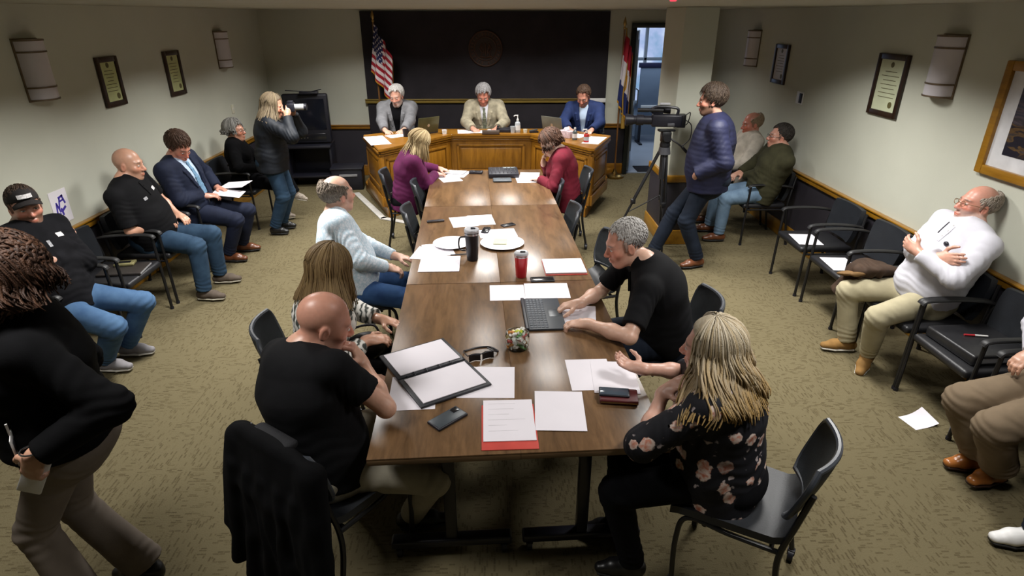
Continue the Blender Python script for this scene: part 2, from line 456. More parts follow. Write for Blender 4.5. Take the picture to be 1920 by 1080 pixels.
def locks(L, M, hc, s, n, length, rad, wave, colA, colB, avoid, face=62, off=.014, seed=1, spread=.02, taper=.35, part=0., fringe=False, freq=26, clump=.0, tip=None):
    """long hair as many tapering strands that follow the skull and then hang"""
    rng = random.Random(seed); VV, FF, CC = [], [], []; nv = 0
    ctr = np.array([0, -.018, .032]); rr = np.array([.076, .097, .088]) + off
    for i in range(n):
        az = math.radians(rng.uniform(face if not fringe else face * .4, 360 - (face if not fringe else face * .4)))
        th0 = rng.uniform(.02, .75); th1 = rng.uniform(1.45, 1.85)
        sx, cx = math.sin(az), math.cos(az); pts = []
        lay = rng.uniform(0, .016)
        for k in range(7):
            th = th0 + (th1 - th0) * k / 6
            d = np.array([math.sin(th) * sx, math.sin(th) * cx, math.cos(th)]); d[0] += part * (1 - k / 6)
            pts.append(L(*(ctr + d * (rr + lay))))
        Ln = length * rng.uniform(.78, 1.05); out = pts[-1] - np.array(hc); out[2] = 0; out = unit(out)
        side = np.cross(out, (0, 0, 1)); ph = rng.uniform(-.6, .6) + 5 * az; wv = wave * rng.uniform(.6, 1.3); m = max(6, int(Ln / .018)); p0 = pts[-1].copy(); sp = rng.uniform(-.2, 1.) * spread
        for k in range(1, m + 1):
            u = k / m; amp = wv * min(1, k / 4)
            p = p0 + np.array([0, 0, -Ln * u]) + out * (sp * u + amp * math.sin(ph + freq * Ln * u) - clump * u) + side * amp * math.cos(ph * 1.3 + freq * .9 * Ln * u)
            pts.append(p)
        pts = np.array(pts)
        if avoid:
            for _ in range(4):
                dd = sample(avoid, pts); mv = np.clip(.010 - dd, 0, .035); mv[:3] = 0
                mv = np.convolve(np.pad(mv, 4, mode='edge'), np.ones(9) / 9, 'valid') * 1.25; mv[:3] *= .3
                pts += out[None] * mv[:, None]
        mcount = len(pts); r = rad * rng.uniform(.75, 1.25)
        T = np.gradient(pts, axis=0); T /= np.linalg.norm(T, axis=1)[:, None] + 1e-9
        A = np.cross(T, np.array([.3, .2, 1.]) if abs(out[0]) < 2 else T); A /= np.linalg.norm(A, axis=1)[:, None] + 1e-9; Bv = np.cross(T, A)
        prof = r * np.interp(np.linspace(0, 1, mcount), [0, .12, .7, 1], [.5, 1, 1, taper])
        ns = 6; an = np.arange(ns) / ns * 2 * PI
        ring = pts[:, None] + (A[:, None] * np.cos(an)[None, :, None] * 1.25 + Bv[:, None] * np.sin(an)[None, :, None] * .8) * prof[:, None, None]
        VV.append(ring.reshape(-1, 3)); idx = np.arange(mcount * ns).reshape(mcount, ns) + nv
        a, b = idx[:-1], idx[1:]
        FF.append(np.stack([a, np.roll(a, -1, 1), np.roll(b, -1, 1), b], -1).reshape(-1, 4))
        t = rng.random(); c = np.array(colA) * (1 - t) + np.array(colB) * t
        gr = np.linspace(0, 1, mcount)[:, None]
        cg = c[None] * (1.05 - .12 * gr) if tip is None else c[None] * (1 - gr ** 1.3) + np.array(tip) * (gr ** 1.3) * (.7 + .6 * t); CC.append(np.repeat(cg, ns, 0)); nv += mcount * ns
    return np.concatenate(VV), np.concatenate(FF), np.concatenate(CC)

def tufts(L, M, s, n, length, rad, ok, colA, colB, o=.008, part=.0, seed=2, lift=.003, back=1., shell=None, M_=None, wild=.012):
    """short combed hair: small tapering strands lying along the scalp away from the crown"""
    rng = np.random.default_rng(seed); d = rng.normal(size=(n * 4, 3)); d /= np.linalg.norm(d, axis=1)[:, None]; d = d[d[:, 2] > -.75]
    c = np.array([0, -.029, .041]); r = np.array([.0765, .097, .087]) + o / s
    p = c + d * r; keep = ok(p); p, d = p[keep][:n], d[keep][:n]
    if shell:
        for _ in range(5):
            dist = sample(shell, np.array(L(0, 0, 0)) + s * (p @ M)); p = p - d * (dist / s)[:, None]
    nrm = d / r; nrm /= np.linalg.norm(nrm, axis=1)[:, None]
    fl = p - np.array([part, -.055 * back, .135]); fl -= nrm * (fl * nrm).sum(1)[:, None]; fl += rng.normal(size=fl.shape) * wild; fl -= nrm * (fl * nrm).sum(1)[:, None]; fl /= np.linalg.norm(fl, axis=1)[:, None] + 1e-6
    side = np.cross(nrm, fl); ln = length * rng.uniform(.6, 1.2, len(p))[:, None]
    tt = np.array([0, .3, .65, 1.]); hh = np.array([-.3, .6, .7, -.4]) * lift; rr = np.array([.5, 1, .9, .15]) * rad
    pts = p[:, None] + fl[:, None] * (ln[:, None] * tt[None, :, None]) + nrm[:, None] * hh[None, :, None] - nrm[:, None] * (ln[:, None] ** 2 * (tt ** 2)[None, :, None] * 4.5)
    an = np.arange(5) / 5 * 2 * PI
    ring = pts[:, :, None] + (side[:, None, None] * np.cos(an)[None, None, :, None] * 1.5 + nrm[:, None, None] * np.sin(an)[None, None, :, None] * .7) * rr[None, :, None, None]
    V = np.array(L(0, 0, 0)) + s * (ring.reshape(-1, 3) @ M)
    idx = np.arange(len(p) * 20).reshape(len(p), 4, 5); a, b = idx[:, :-1], idx[:, 1:]
    F = np.stack([a, np.roll(a, -1, 2), np.roll(b, -1, 2), b], -1).reshape(-1, 4)
    t = rng.random(len(p))[:, None] ** 1.2; col = np.array(colA) * (1 - t) + np.array(colB) * t
    return V, F, np.repeat(col, 20, 0)

def person(label, yaw, pel, nk, hc, head, aL, aR, lL, lR, top, pants, shoes, hair, skin=(.50, .27, .18), syaw=None, hs=1.05, s=1.0, build=1.0, belly=0.,
           hunch=0., sw=.185, fem=False, h=.007, face={}, bare_ankle=None, iris=(.10, .07, .05), look=(0, 0), show_eyes=True, body_legs=True, shoulder_drop=.045, glasses=None, thigh=1.0, hand=1.0):
    pel, nk, hc = (np.array(v, float) for v in (pel, nk, hc))
    root = np.array([pel[0], pel[1], 0.])
    t = thing('person', label, 'person', tuple(root))
    y = math.radians(yaw); F0 = np.array([math.cos(y), math.sin(y), 0]); U = unit(nk - pel); Fp = unit(F0 - U * (F0 @ U)); Lt = np.cross(U, Fp)
    ys = math.radians(syaw if syaw is not None else yaw); F1 = np.array([math.cos(ys), math.sin(ys), 0]); Fs = unit(F1 - U * (F1 @ U)); Ls = np.cross(U, Fs)
    Lh = np.cross((0, 0, 1), F0)
    TL = np.linalg.norm(nk - pel)
    sp = lambda k, back=0., fwd=0.: pel + U * (TL * k) - Fp * (hunch * back) + Fp * fwd
    M = head_axes(*head)
    def torso(off, hem, k=.05, top_k=.86, flat=True, chestw=1.0):
        b = build; bl = belly
        w = [.172 * b, .168 * b + bl * .25, .160 * b + bl * .35, .178 * b * chestw, .166 * b]
        hh = [.120 * b, .122 * b + bl * .45, .116 * b + bl * .5, .124 * b, .098 * b]
        if fem: w = [.182 * b, .172 * b, .146 * b + bl * .3, .158 * b, .142 * b]; hh = [.125 * b, .118 * b + bl * .4, .108 * b + bl * .5, .122 * b, .090 * b]
        fl = top.get('flare', 0) if off > 0 else 0; w[0] += fl; hh[0] += fl; w[1] += fl * .6; hh[1] += fl * .6
        pts = [pel + U * hem, sp(.14, .1, bl * .45), sp(.36, .7, bl * .5), sp(.66, 1.0), sp(top_k, .6)]
        lats = [Lt, Lt, Lt * .6 + Ls * .4, Lt * .2 + Ls * .8, Ls]
        P = []
        for i in range(4):
            P.append(ecap(pts[i], pts[i + 1], lats[i], lats[i + 1], (w[i] + off, hh[i] + off), (w[i + 1] + off, hh[i + 1] + off), k, fa=(i == 0 and flat)))
        if fem:
            for q in (1, -1): P.append(ell(sp(.60, .9) + Ls * q * .075 * b + Fs * .085 * b, [Ls, Fs, U], (.068 + off * .5, .062 + off * .5, .065), .05))
        return P
    sh = {}; el = {}; wr = {}; arms = {'L': aL, 'R': aR}
    for q, sg in (('L', 1), ('R', -1)):
        sh[q] = nk + Ls * sg * sw * s * (.9 if fem else 1) - U * shoulder_drop + Fs * arms[q].get('sf', .0) + np.array([0, 0, arms[q].get('su', 0.)])
        wr[q] = np.array(arms[q]['w'], float)
        el[q] = ik(sh[q], wr[q], .295 * s, .262 * s, arms[q]['e'])
    hip = {}; kn = {}; an = {}; legs = {'L': lL, 'R': lR}
    for q, sg in (('L', 1), ('R', -1)):
        hip[q] = pel + Lh * sg * .088 * s - np.array([0, 0, .01]); an[q] = np.array(legs[q]['a'], float)
        kn[q] = ik(hip[q], an[q], .435 * s, .425 * s, legs[q]['k'])
    # ---- body
    bp, L = head_prims(hc, M, hs, face.get('nose', 1), face.get('jaw', 1), fem)
    nr = .047 if fem else .057
    bp = bp[:3] + [cap(nk + U * .0, L(0, -.022, -.055), (nr + .006) * s, nr * hs, .03), cap(nk - U * .06, nk + U * .02, .07, .06, .04)] + bp[3:]
    bp += torso(-.012, -.04, .05, .84, False)
    for q in 'LR':
        bp += [cap(nk - U * .035, sh[q], .045, .05, .05), cap(sh[q], el[q], .050 * (1 if not fem else .85), .040 * (1 if not fem else .9), .03), cap(el[q], el[q] * .6 + wr[q] * .4, .041 * (.88 if fem else 1), .041 * (.85 if fem else 1), .02),
               cap(el[q] * .6 + wr[q] * .4, wr[q], .040 * (.85 if fem else 1), .027, .03)]
        bp += hand_prims(wr[q], arms[q]['f'], arms[q]['n'], q, arms[q].get('c', .5), hand * s * (.92 if fem else 1.03))
        if body_legs: bp += [cap(hip[q], kn[q], .062, .045, .03), cap(kn[q], an[q], .043, .032, .02)]
    V, F = snet(bp, min(h, .0065) if h < .0075 else h)
    cols = skin_cols(V, hc, M, hs, skin, **{k: v for k, v in face.items() if k in ('beard', 'brow', 'lip', 'red', 'scalp')})
    if arms.get('nails'): pass
    body = np_mesh('body', V - root, F, SKIN, t, cols)
    if show_eyes: eyes(t, L, M, hs, root, iris, look)
    # ---- upper garment
    o = top.get('off', .016)
    def garment(o, hem, sleeve, amp, k=.045):
        P = torso(o, hem, k)
        for q in 'LR':
            P.append(cap(nk - U * .035, sh[q], .052 + o * .6, .058 + o * .8, .055))
            r0, r1, r2 = (.052, .044, .032) if not fem else (.046, .040, .030)
            if sleeve == 'short':
                e = sh[q] + (el[q] - sh[q]) * top.get('slen', .62)
                P.append(cap(sh[q], e, r0 + o * 1.0, r1 + o * 1.3, .03, fb=True))
            else:
                P.append(cap(sh[q], el[q], r0 + o, r1 + o, .03))
                e = el[q] + (wr[q] - el[q]) * top.get('slen', .94)
                P.append(cap(el[q], e, r1 + o, r2 + o * .75, .025, fb=True))
                P.append(ripple(el[q], wr[q] - sh[q], .09, amp * 1.3, .038))
            P.append(ripple(sh[q] * .75 + el[q] * .25 - U * .06, el[q] - sh[q] + U * .2, .11, amp * 1.3, .04))
        P.append(ripple(sp(.2), U, .2, amp * 1.4, .05)); P.append(crumple(amp, 12, len(label)))
        return P
    hem = top.get('hem', -.07)
    gp = garment(o, hem, top.get('sleeve', 'long'), top.get('amp', .004))
    if top.get('quilt'):
        gp.append(quilt(pel, U, .0011, .045))
    # neckline
    nd = unit(L(0, -.02, -.06) - nk)
    if top.get('collar', True):
        ch = top.get('ch', .035)
        gp.append(ecap(nk - nd * .035 + Fs * .008, nk + nd * ch + Fs * .004, Ls, Ls, (.084, .086), (.071, .073), .012, fb=True))
        gp.append(ecap(nk + nd * (ch - .02) + Fs * .004, nk + nd * (ch + .03) + Fs * .006, Ls, Ls, (.061, .063), (.059, .061), .004, op='s'))
    else:
        gp.append(ell(nk + nd * .045 + Fs * .055, [Ls, Fs, nd], (.062, .075, .05), .02, 's'))
    under = top.get('under')
    if under:       # open front: wedge cut from the neck to the belt
        wd, bot = under.get('w', .075), under.get('bot', .25)
        fr = (.135 if not fem else .12) * build + belly * .5 + .06
        gp.append(ecap(sp(bot, .8, fr), nk + Fs * .09 - U * .0, Lt, Ls, (.012, .16), (wd, .085), .008, 's'))
        gp.append(ecap(nk + Fs * .06 - U * .03, nk + nd * .08 + Fs * .05, Ls, Ls, (wd, .06), (wd * .9, .06), .01, 's'))
    V, F = snet(gp, top.get('h', h + .001))
    g = np_mesh(top.get('name', 'shirt'), V - root, F, top['mat'], t)
    if under:
        up = torso(.010, .0, .045)
        up += [cap(nk - U * .035, sh[q], .05, .052, .05) for q in 'LR']
        if under.get('collar', True):
            up += [ecap(nk - nd * .03 + Fs * .01, nk + nd * .038 + Fs * .006, Ls, Ls, (.074, .076), (.064, .066), .015, fb=True),
                   ecap(nk + nd * .02 + Fs * .006, nk + nd * .07 + Fs * .008, Ls, Ls, (.060, .062), (.058, .060), .004, 's')]
        V, F = snet(up, h + .001); np_mesh(under.get('name', 'shirt'), V - root, F, under['mat'], t)
        lp = []
        if under.get('lapel', True):
            for sg in (1, -1):
                pts = [nk + nd * .035 - Fs * .05 + Ls * sg * .075, nk + nd * .01 + Ls * sg * .088 + Fs * .045]
                for kk in (.80, .62, .45):
                    o_, _n = march(gp, sp(kk) + Ls * sg * (.03 + .085 * (kk - bot) / (.9 - bot)) + Fs * .45, -Fs); pts.append(o_)
                for i, (a, b) in enumerate(zip(pts, pts[1:])):
                    lp.append(ecap(a, b, Ls if i else Fs, Ls, (.022 - .002 * i, .008), (.022 - .003 * i, .007), .012))
            V, F = snet(lp, .006); np_mesh('lapel', V - root, F, top['mat'], g)
        if under.get('tie'):
            tp = []; pts = [march(up, sp(kk) + Fs * .45, -Fs)[0] for kk in (.90, .78, .62, .45, .28)]
            tp.append(ell(pts[0] + Fs * .004, [Ls, Fs, U], (.020, .012, .020), .01))
            for i in range(4): tp.append(ecap(pts[i] + Fs * .003, pts[i + 1] + Fs * .003, Ls, Ls, (.014 + .007 * i, .006), (.021 + .007 * i, .006), .01))
            V, F = snet(tp, .005); np_mesh('necktie', V - root, F, under['tie'], t)
    if top.get('placket'):
        q = [march(gp, sp(k) + Fs * .45, -Fs)[0] for k in (.96, .88, .80, .72)]
        bm = B(); tube(bm, smooth_path([V_ - root for V_ in q], 3), .01, 8, flat=(.017, .004)); obj('placket', bm, top['mat'], g)
        bm = B()
        for p in q[:3]: sphere(bm, Vector(p + Fs * .004 - root), .006, (1, 1, 1), 8, 6)
        obj('button', bm, top.get('btn', top['mat']), g)
    for lg in top.get('logos', []):
        name, u, v, w_, h_, m_ = lg
        patch(t, name, gp, sp(v) + Ls * u + Fs * .5, -Fs, Ls, U, w_, h_, m_, root)
    # ---- trousers
    if pants:
        po = pants.get('off', .014); am = pants.get('amp', .004)
        wt = pants.get('waist', .12)
        tp = [ecap(pel + U * wt, pel - U * .05, Lt, Lh, ((.165 if not fem else .16) * build + po + belly * .3, .118 * build + po + belly * .35), (.168 * build + po, .125 * build + po), .04, fa=True),
              ell(pel - F0 * .03 - np.array([0, 0, .03]), [Lh, F0, (0, 0, 1)], (.165 * build + po, .125 * build + po, .10), .04)]
        for q in 'LR':
            e = an[q] + unit(kn[q] - an[q]) * pants.get('cuff', .01); sgn = 1 if q == 'L' else -1
            tp += [cap(hip[q], kn[q], .086 * thigh + po, .058 * thigh + po, .03), cap(kn[q], e, .057 * thigh + po, pants.get('hemr', .052) + po * .5, .02, fb=True),
                   ripple(kn[q], an[q] - hip[q], .11, am * 1.1, .045), ripple(hip[q] + (kn[q] - hip[q]) * .18, kn[q] - hip[q], .13, am * 1.3, .06), ripple(e + (kn[q] - e) * .12, kn[q] - e, .09, am * 1.1, .04)]
        tp.append(crumple(am, 10, len(label) + 3))
        V, F = snet(tp, h + .001); np_mesh(pants.get('name', 'trousers'), V - root, F, pants['mat'], t)
        if pants.get('belt'):
            bm = [ecap(pel + U * (wt - .035), pel + U * (wt + .004), Lt, Lt, ((.165) * build + po + .007 + belly * .32, .118 * build + po + .007 + belly * .37), (.165 * build + po + .007 + belly * .32, .118 * build + po + .007 + belly * .37), 0, fa=True, fb=True)]
            V, F = snet(bm, h + .001); np_mesh('belt', V - root, F, pants['belt'], t)
    # ---- shoes
    if shoes:
        for q in 'LR':
            a = an[q]; d = unit(legs[q].get('t', F0)); up = unit(kn[q] - a); up = unit(up - d * (up @ d)) if abs(up @ d) < .9 else np.array([0, 0, 1.])
            if legs[q].get('flat', True): up = np.array([0, 0, 1.]); d = unit((d[0], d[1], 0))
            x = np.cross(d, up); z0 = a - up * .075
            w = .043 * s * (.86 if fem else 1); lf = (.86 if fem else 1) * s
            P = [ecap(z0 - d * .045 * lf + up * .035, z0 + d * .09 * lf + up * .038, x, x, (w * .82, .036), (w, .034), .02), ecap(z0 + d * .09 * lf + up * .036, z0 + d * .165 * lf + up * .028, x, x, (w, .034), (w * .72, .024), .02),
                 cap(a - up * .0 - d * .012, z0 + up * .045, .043 * s, .042 * s, .03, fa=True), cap(a - up * .02, z0 + d * .1 * lf + up * .05, .035, .022, .03), plane(z0 + up * .012, -up, .006)]
            if shoes.get('boot'): P.append(cap(a + up * .05, a - up * .03, .047, .045, .02, fa=True))
            V, F = snet(P, max(.005, h - .001)); sho = np_mesh('shoe', V - root, F, shoes['mat'], t)
            P = [ecap(z0 - d * .05 * lf + up * .006, z0 + d * .09 * lf + up * .006, x, x, (w * .9, .014), (w * 1.08, .014), .01), ecap(z0 + d * .09 * lf + up * .006, z0 + d * .17 * lf + up * .008, x, x, (w * 1.08, .014), (w * .74, .012), .01), plane(z0 + up * .017, up, .004), plane(z0 - up * .003, -up, .004)]
            V, F = snet(P, .006); np_mesh('sole', V - root, F, shoes['sole'], sho)
            if shoes.get('lace'):
                bm = B()
                for i in range(4):
                    c0 = z0 + d * (.05 + .018 * i) * lf + up * (.085 - .008 * i)
                    tube(bm, [c0 - x * .022 - up * .012 - root, c0 + up * .004 - root, c0 + x * .022 - up * .012 - root], .0028, 6)
                obj('lace', bm, shoes['lace'], sho)
    # ---- hair
    HV = []
    hk = hair.get('kind')
    if hk in ('short', 'horseshoe', 'long'):
        ho = hair.get('o', .010) * hs; rec = hair.get('rec', 0.); fz = .079 + rec * .6; fy = .062 - rec; HN = np.array([0, -.73, .685])
        P = [ell(L(0, -.029, .041), M, np.array((.0765, .097, .087)) * hs + ho, .01)]
        if hair.get('vol'): P += [ell(L(0, -.03, .06), M, np.array((.074, .09, .075)) * hs + ho + hair['vol'], .03)]
        P.append(plane(L(0, fy, fz), -(HN @ M), .022))
        P.append(plane(L(0, 0, hair.get('bz', -.085)), -(np.array([0, 0, 1.]) @ M), .01))
        for x in (1, -1): P.append(cap(L(x * .074, .012, .03), L(x * .073, .012, -.015 - hair.get('burn', 0)), .012 * hs, .008 * hs, .01))
        for x in (1, -1): P.append(ell(L(x * .088, -.008, -.016), M, np.array((.03, .018, .026)) * hs, .006, 's'))
        if hk == 'horseshoe':
            P.append(ell(L(0, hair.get('hy', .03), hair.get('hz', .105)), M, np.array((.085, .125, hair.get('hd', .062))) * hs, .012, 's'))
        if hair.get('fringe'): P.append(ell(L(hair.get('fx', .01), .062, .085), M, np.array((.062, .04, .03)) * hs, .02)); 
        P += [crumple(hair.get('fuzz', .0014), 38, 2)]
        V, F = snet(P, h)
        cA, cB = np.array(hair['c']), np.array(hair.get('c2', hair['c']))
        nz = np.random.default_rng(1).random(len(V)) * .5; nz = nz + .25
        qv = (V - hc) @ M.T / hs
        if 'side' in hair: nz = np.clip((.055 - qv[:, 2]) / .05, 0, 1) * .8 + nz * .2; cB = np.array(hair['side'])
        cc_ = cA * (1 - nz[:, None]) + cB * nz[:, None]
        edge = np.clip(((qv @ HN) - (HN @ np.array([0, fy, fz])) + .004) / .022, 0, 1)[:, None] * .65 + .35
        HV.append((V, F, (cc_ * edge + np.array(skin) * (1 - edge) * .8) * hair.get('under', .8)))
        shell = [p for p in P if p.op == 'u']
    if hk in ('short', 'horseshoe') or hair.get('tuft'):
        bald = (lambda p: ((p - np.array([0, hair.get('hy', .03), hair.get('hz', .105)])) ** 2 / np.array((.085, .125, hair.get('hd', .062))) ** 2).sum(1) > 1.04) if hk == 'horseshoe' else (lambda p: np.ones(len(p), bool))
        okf = lambda p: (p @ HN > HN @ np.array([0, fy, fz]) + .003) & (p[:, 2] > hair.get('bz', -.085)) & bald(p) & (((np.abs(p[:, 0]) - .082) ** 2 / .02 ** 2 + (p[:, 1] + .008) ** 2 / .02 ** 2 + (p[:, 2] + .012) ** 2 / .034 ** 2) > 1)
        V, F, c = tufts(L, M, hs, hair.get('n', 520), hair.get('len', .030), hair.get('rad', .0032), okf, hair['c'], hair.get('side', hair.get('c2', hair['c'])) if 'side' not in hair else hair['c'], ho, hair.get('part', .0), 3, hair.get('lift', .004), 1., shell, None, hair.get('wild', .012)); 
        if 'side' in hair:
            qz = ((V - hc) @ M.T / hs)[:, 2:3]; w_ = np.clip((.060 - qz) / .06, 0, 1); c = c * (1 - w_) + np.array(hair['side']) * w_
        HV.append((V, F, c))
    if hk == 'long' or hair.get('locks'):
        kw = dict(hair['locks']); 
        V, F, c = locks(L, M, hc, hs, avoid=[p for p in gp if p.op == 'u'], colA=hair['c'], colB=hair.get('c2', hair['c']), **kw); HV.append((V, F, c))
    if HV:
        nn = np.cumsum([0] + [len(v[0]) for v in HV])
        np_mesh('hair', np.concatenate([v[0] for v in HV]) - root, np.concatenate([v[1] + k for v, k in zip(HV, nn)]), HAIR, t, np.concatenate([v[2] for v in HV]))
    if glasses:
        bm = B(); Lr = lambda *a: L(*a) - root
        for x in (1, -1):
            tube(bm, [Lr(x * .033 + .021 * math.cos(k / 16 * 2 * PI), .104 - .004 * abs(math.cos(k / 16 * 2 * PI)), -.003 + .016 * math.sin(k / 16 * 2 * PI)) for k in range(16)], .0016 * hs, 6, True)
            tube(bm, [Lr(x * .054, .10, .002), Lr(x * .078, .06, .004), Lr(x * .083, -.005, .002), Lr(x * .082, -.03, -.012)], .0017 * hs, 6)
        tube(bm, [Lr(-.012, .104, .0), Lr(0, .108, .003), Lr(.012, .104, .0)], .0016 * hs, 6)
        obj('glasses', bm, glasses, t)
    r = dict(t=t, root=root, gp=gp, sh=sh, el=el, wr=wr, kn=kn, an=an, hip=hip, sp=sp, U=U, Fs=Fs, Ls=Ls, L=L, M=M, hc=hc, nk=nk, pel=pel, label=label, top=g)
    ALLP.append(r); return r

def patch(parent, name, prims, o, d, ax, ay, w, h_, mat, root, nx=6, ny=4, lift=.003, shape='rect'):
    """small emblem that follows the cloth"""
    o = np.array(o, float); bm = B(); gv = {}
    for j in range(ny + 1):
        for i in range(nx + 1):
            u, v = (i / nx - .5), (j / ny - .5)
            if shape == 'oval':
                k = max(abs(u), abs(v)) * 2; r_ = math.hypot(u, v) + 1e-6; u, v = u / r_ * k / 2, v / r_ * k / 2
            p, n = march(prims, o + np.array(ax) * u * w + np.array(ay) * v * h_, d)
            gv[i, j] = bm.verts.new(Vector(p + n * lift - root))
    for j in range(ny):
        for i in range(nx): bm.faces.new((gv[i, j], gv[i + 1, j], gv[i + 1, j + 1], gv[i, j + 1]))
    return obj(name, bm, mat, parent)
# ------------------------------------------------------------------ room shell
def carpet_mat():
    m, nt, b = new_mat('carpet')
    tc = nt.nodes.new('ShaderNodeTexCoord')
    def br(rot, loc):
        mp = nt.nodes.new('ShaderNodeMapping'); mp.inputs['Rotation'].default_value = (0, 0, rot); mp.inputs['Location'].default_value = loc
        nt.links.new(tc.outputs['Object'], mp.inputs[0])
        w = N(nt, 'ShaderNodeTexNoise', i_Scale=24.0, i_Detail=2.0); nt.links.new(tc.outputs['Object'], w.inputs['Vector'])
        ad = N(nt, 'ShaderNodeVectorMath', operation='MULTIPLY_ADD'); ad.inputs[1].default_value = (.0018, .0018, 0)
        nt.links.new(w.outputs['Color'], ad.inputs[0]); nt.links.new(mp.outputs[0], ad.inputs[2])
        t = N(nt, 'ShaderNodeTexBrick'); t.offset = .37; t.offset_frequency = 2; t.squash = 1.35; t.squash_frequency = 3
        for k, v in (('Scale', 1.0), ('Mortar Size', .0016), ('Mortar Smooth', .4), ('Bias', -.25), ('Brick Width', .030), ('Row Height', .0115),
                     ('Color1', (1, 1, 1, 1)), ('Color2', (0, 0, 0, 1)), ('Mortar', (.62, .62, .62, 1))): t.inputs[k].default_value = v
        nt.links.new(ad.outputs[0], t.inputs['Vector']); return t.outputs['Color']
    A, Bk = br(0, (0, 0, 0)), br(PI / 2, (.3, .1, 0))
    ch = N(nt, 'ShaderNodeTexVoronoi', i_Scale=6.5, i_Randomness=.6); ch.distance = 'CHEBYCHEV'; nt.links.new(tc.outputs['Object'], ch.inputs['Vector'])
    sp = N(nt, 'ShaderNodeSeparateColor'); nt.links.new(ch.outputs['Color'], sp.inputs[0])
    gt = N(nt, 'ShaderNodeMath', operation='GREATER_THAN'); gt.inputs[1].default_value = .45; nt.links.new(sp.outputs[0], gt.inputs[0])
    mx = N(nt, 'ShaderNodeMix', data_type='RGBA'); nt.links.new(gt.outputs[0], mx.inputs[0]); nt.links.new(A, mx.inputs[6]); nt.links.new(Bk, mx.inputs[7])
    n = N(nt, 'ShaderNodeTexNoise', i_Scale=140.0, i_Detail=3.0); nt.links.new(tc.outputs['Object'], n.inputs['Vector'])
    n2 = N(nt, 'ShaderNodeTexNoise', i_Scale=1.6, i_Detail=2.0); nt.links.new(tc.outputs['Object'], n2.inputs['Vector'])
    a1 = N(nt, 'ShaderNodeMath', operation='MULTIPLY_ADD'); a1.inputs[1].default_value = .5; nt.links.new(n.outputs[0], a1.inputs[0]); nt.links.new(mx.outputs[2], a1.inputs[2])
    a2 = N(nt, 'ShaderNodeMath', operation='MULTIPLY_ADD'); a2.inputs[1].default_value = .30; nt.links.new(n2.outputs[0], a2.inputs[0]); nt.links.new(a1.outputs[0], a2.inputs[2])
    nt.links.new(ramp(nt, a2.outputs[0], [(.30, CARPET[0]), (.85, CARPET[1]), (1.45, CARPET[2])]), b.inputs['Base Color'])
    b.inputs['Roughness'].default_value = .95; b.inputs['Specular IOR Level'].default_value = .1
    bump(nt, b, n.outputs[0], .5, .006); return m
CARPET = [(.050, .037, .020), (.099, .080, .042), (.130, .108, .060)]
WALLC = (.50, .505, .425)
M_wall = plain('wall_paint', WALLC, .7, 0, .3, .03, 2, .06, 180)
M_ceil = plain('ceiling_paint', (.36, .35, .28), .8, 0, .2, .03, 2, .08, 120)
M_dark = plain('wainscot_paint', (.026, .023, .030), .55, 0, .4, .12, 3, .05, 150)
M_panel = plain('panel_fabric', (.025, .022, .026), .8, 0, .2, .15, 4, .2, 300)
M_oak = wood('oak', (.15, .058, .004), (.31, .135, .012), 'Z', .32, 10, .3)
M_oakh = wood('oak_flat', (.15, .058, .004), (.31, .135, .012), 'X', .32, 10, .3)
M_oaky = wood('oak_rail', (.20, .088, .006), (.34, .165, .012), 'Y', .35, 10, .2)
M_goldrail = wood('oak_dull', (.16, .105, .02), (.25, .17, .035), 'X', .4, 9, .1)
M_black = plain('black_plastic', (.008, .008, .014), .45, 0, .5, .1, 20)
M_blackg = plain('black_gloss', (.010, .010, .012), .18, 0, .5, .1, 20)
M_metal = plain('black_metal', (.008, .008, .015), .3, .0, .5, .1, 20)
M_steel = plain('steel', (.45, .45, .47), .28, 1, .5, .05, 20)
M_brass = plain('brass', (.42, .27, .09), .3, 1, .5, .1, 20)
M_bronze = plain('bronze', (.055, .022, .010), .5, .35, .5, .25, 30)
M_white = plain('white_plastic', (.70, .69, .68), .4, 0, .5, .03, 10)
M_paper = plain('paper', (.70, .665, .71), .75, 0, .2, .02, 6)
M_paper2 = plain('printed_paper', (.68, .65, .68), .75, 0, .2, .03, 6)
M_ink = plain('ink', (.06, .06, .07), .7)

YB = 9.75; XL = -3.45; XR = 3.34; ZC = 2.44
bm = B(); box(bm, ((XL + XR) / 2, 4.2, -.05), (XR - XL, 11.1, .1)); struct('floor', bm, carpet_mat())
bm = B(); box(bm, (XL - .06, 4.2, 1.4), (.12, 11.1, 2.9)); struct('wall_left', bm, M_wall)
bm = B(); box(bm, (XR + .06, 4.2, 1.4), (.12, 11.1, 2.9)); struct('wall_right', bm, M_wall)
bm = B(); box(bm, ((XL + XR) / 2, -1.41, 1.4), (XR - XL, .12, 2.9)); struct('wall_front', bm, M_wall)
DX0, DX1, DZ = 2.12, 3.02, 2.2
bm = B(); box(bm, ((XL + DX0) / 2, YB + .06, 1.4), (DX0 - XL, .12, 2.9)); box(bm, ((DX1 + XR) / 2, YB + .06, 1.4), (XR - DX1, .12, 2.9)); box(bm, ((DX0 + DX1) / 2, YB + .06, (DZ + 2.85) / 2), (DX1 - DX0, .12, 2.85 - DZ))
struct('wall_back', bm, M_wall)
bm = B(); box(bm, ((XL + XR) / 2, 6.325, ZC + .2), (XR - XL, 6.85, .4)); box(bm, ((XL + XR) / 2, .75, 2.83), (XR - XL, 4.3, .06)); struct('ceiling', bm, M_ceil)

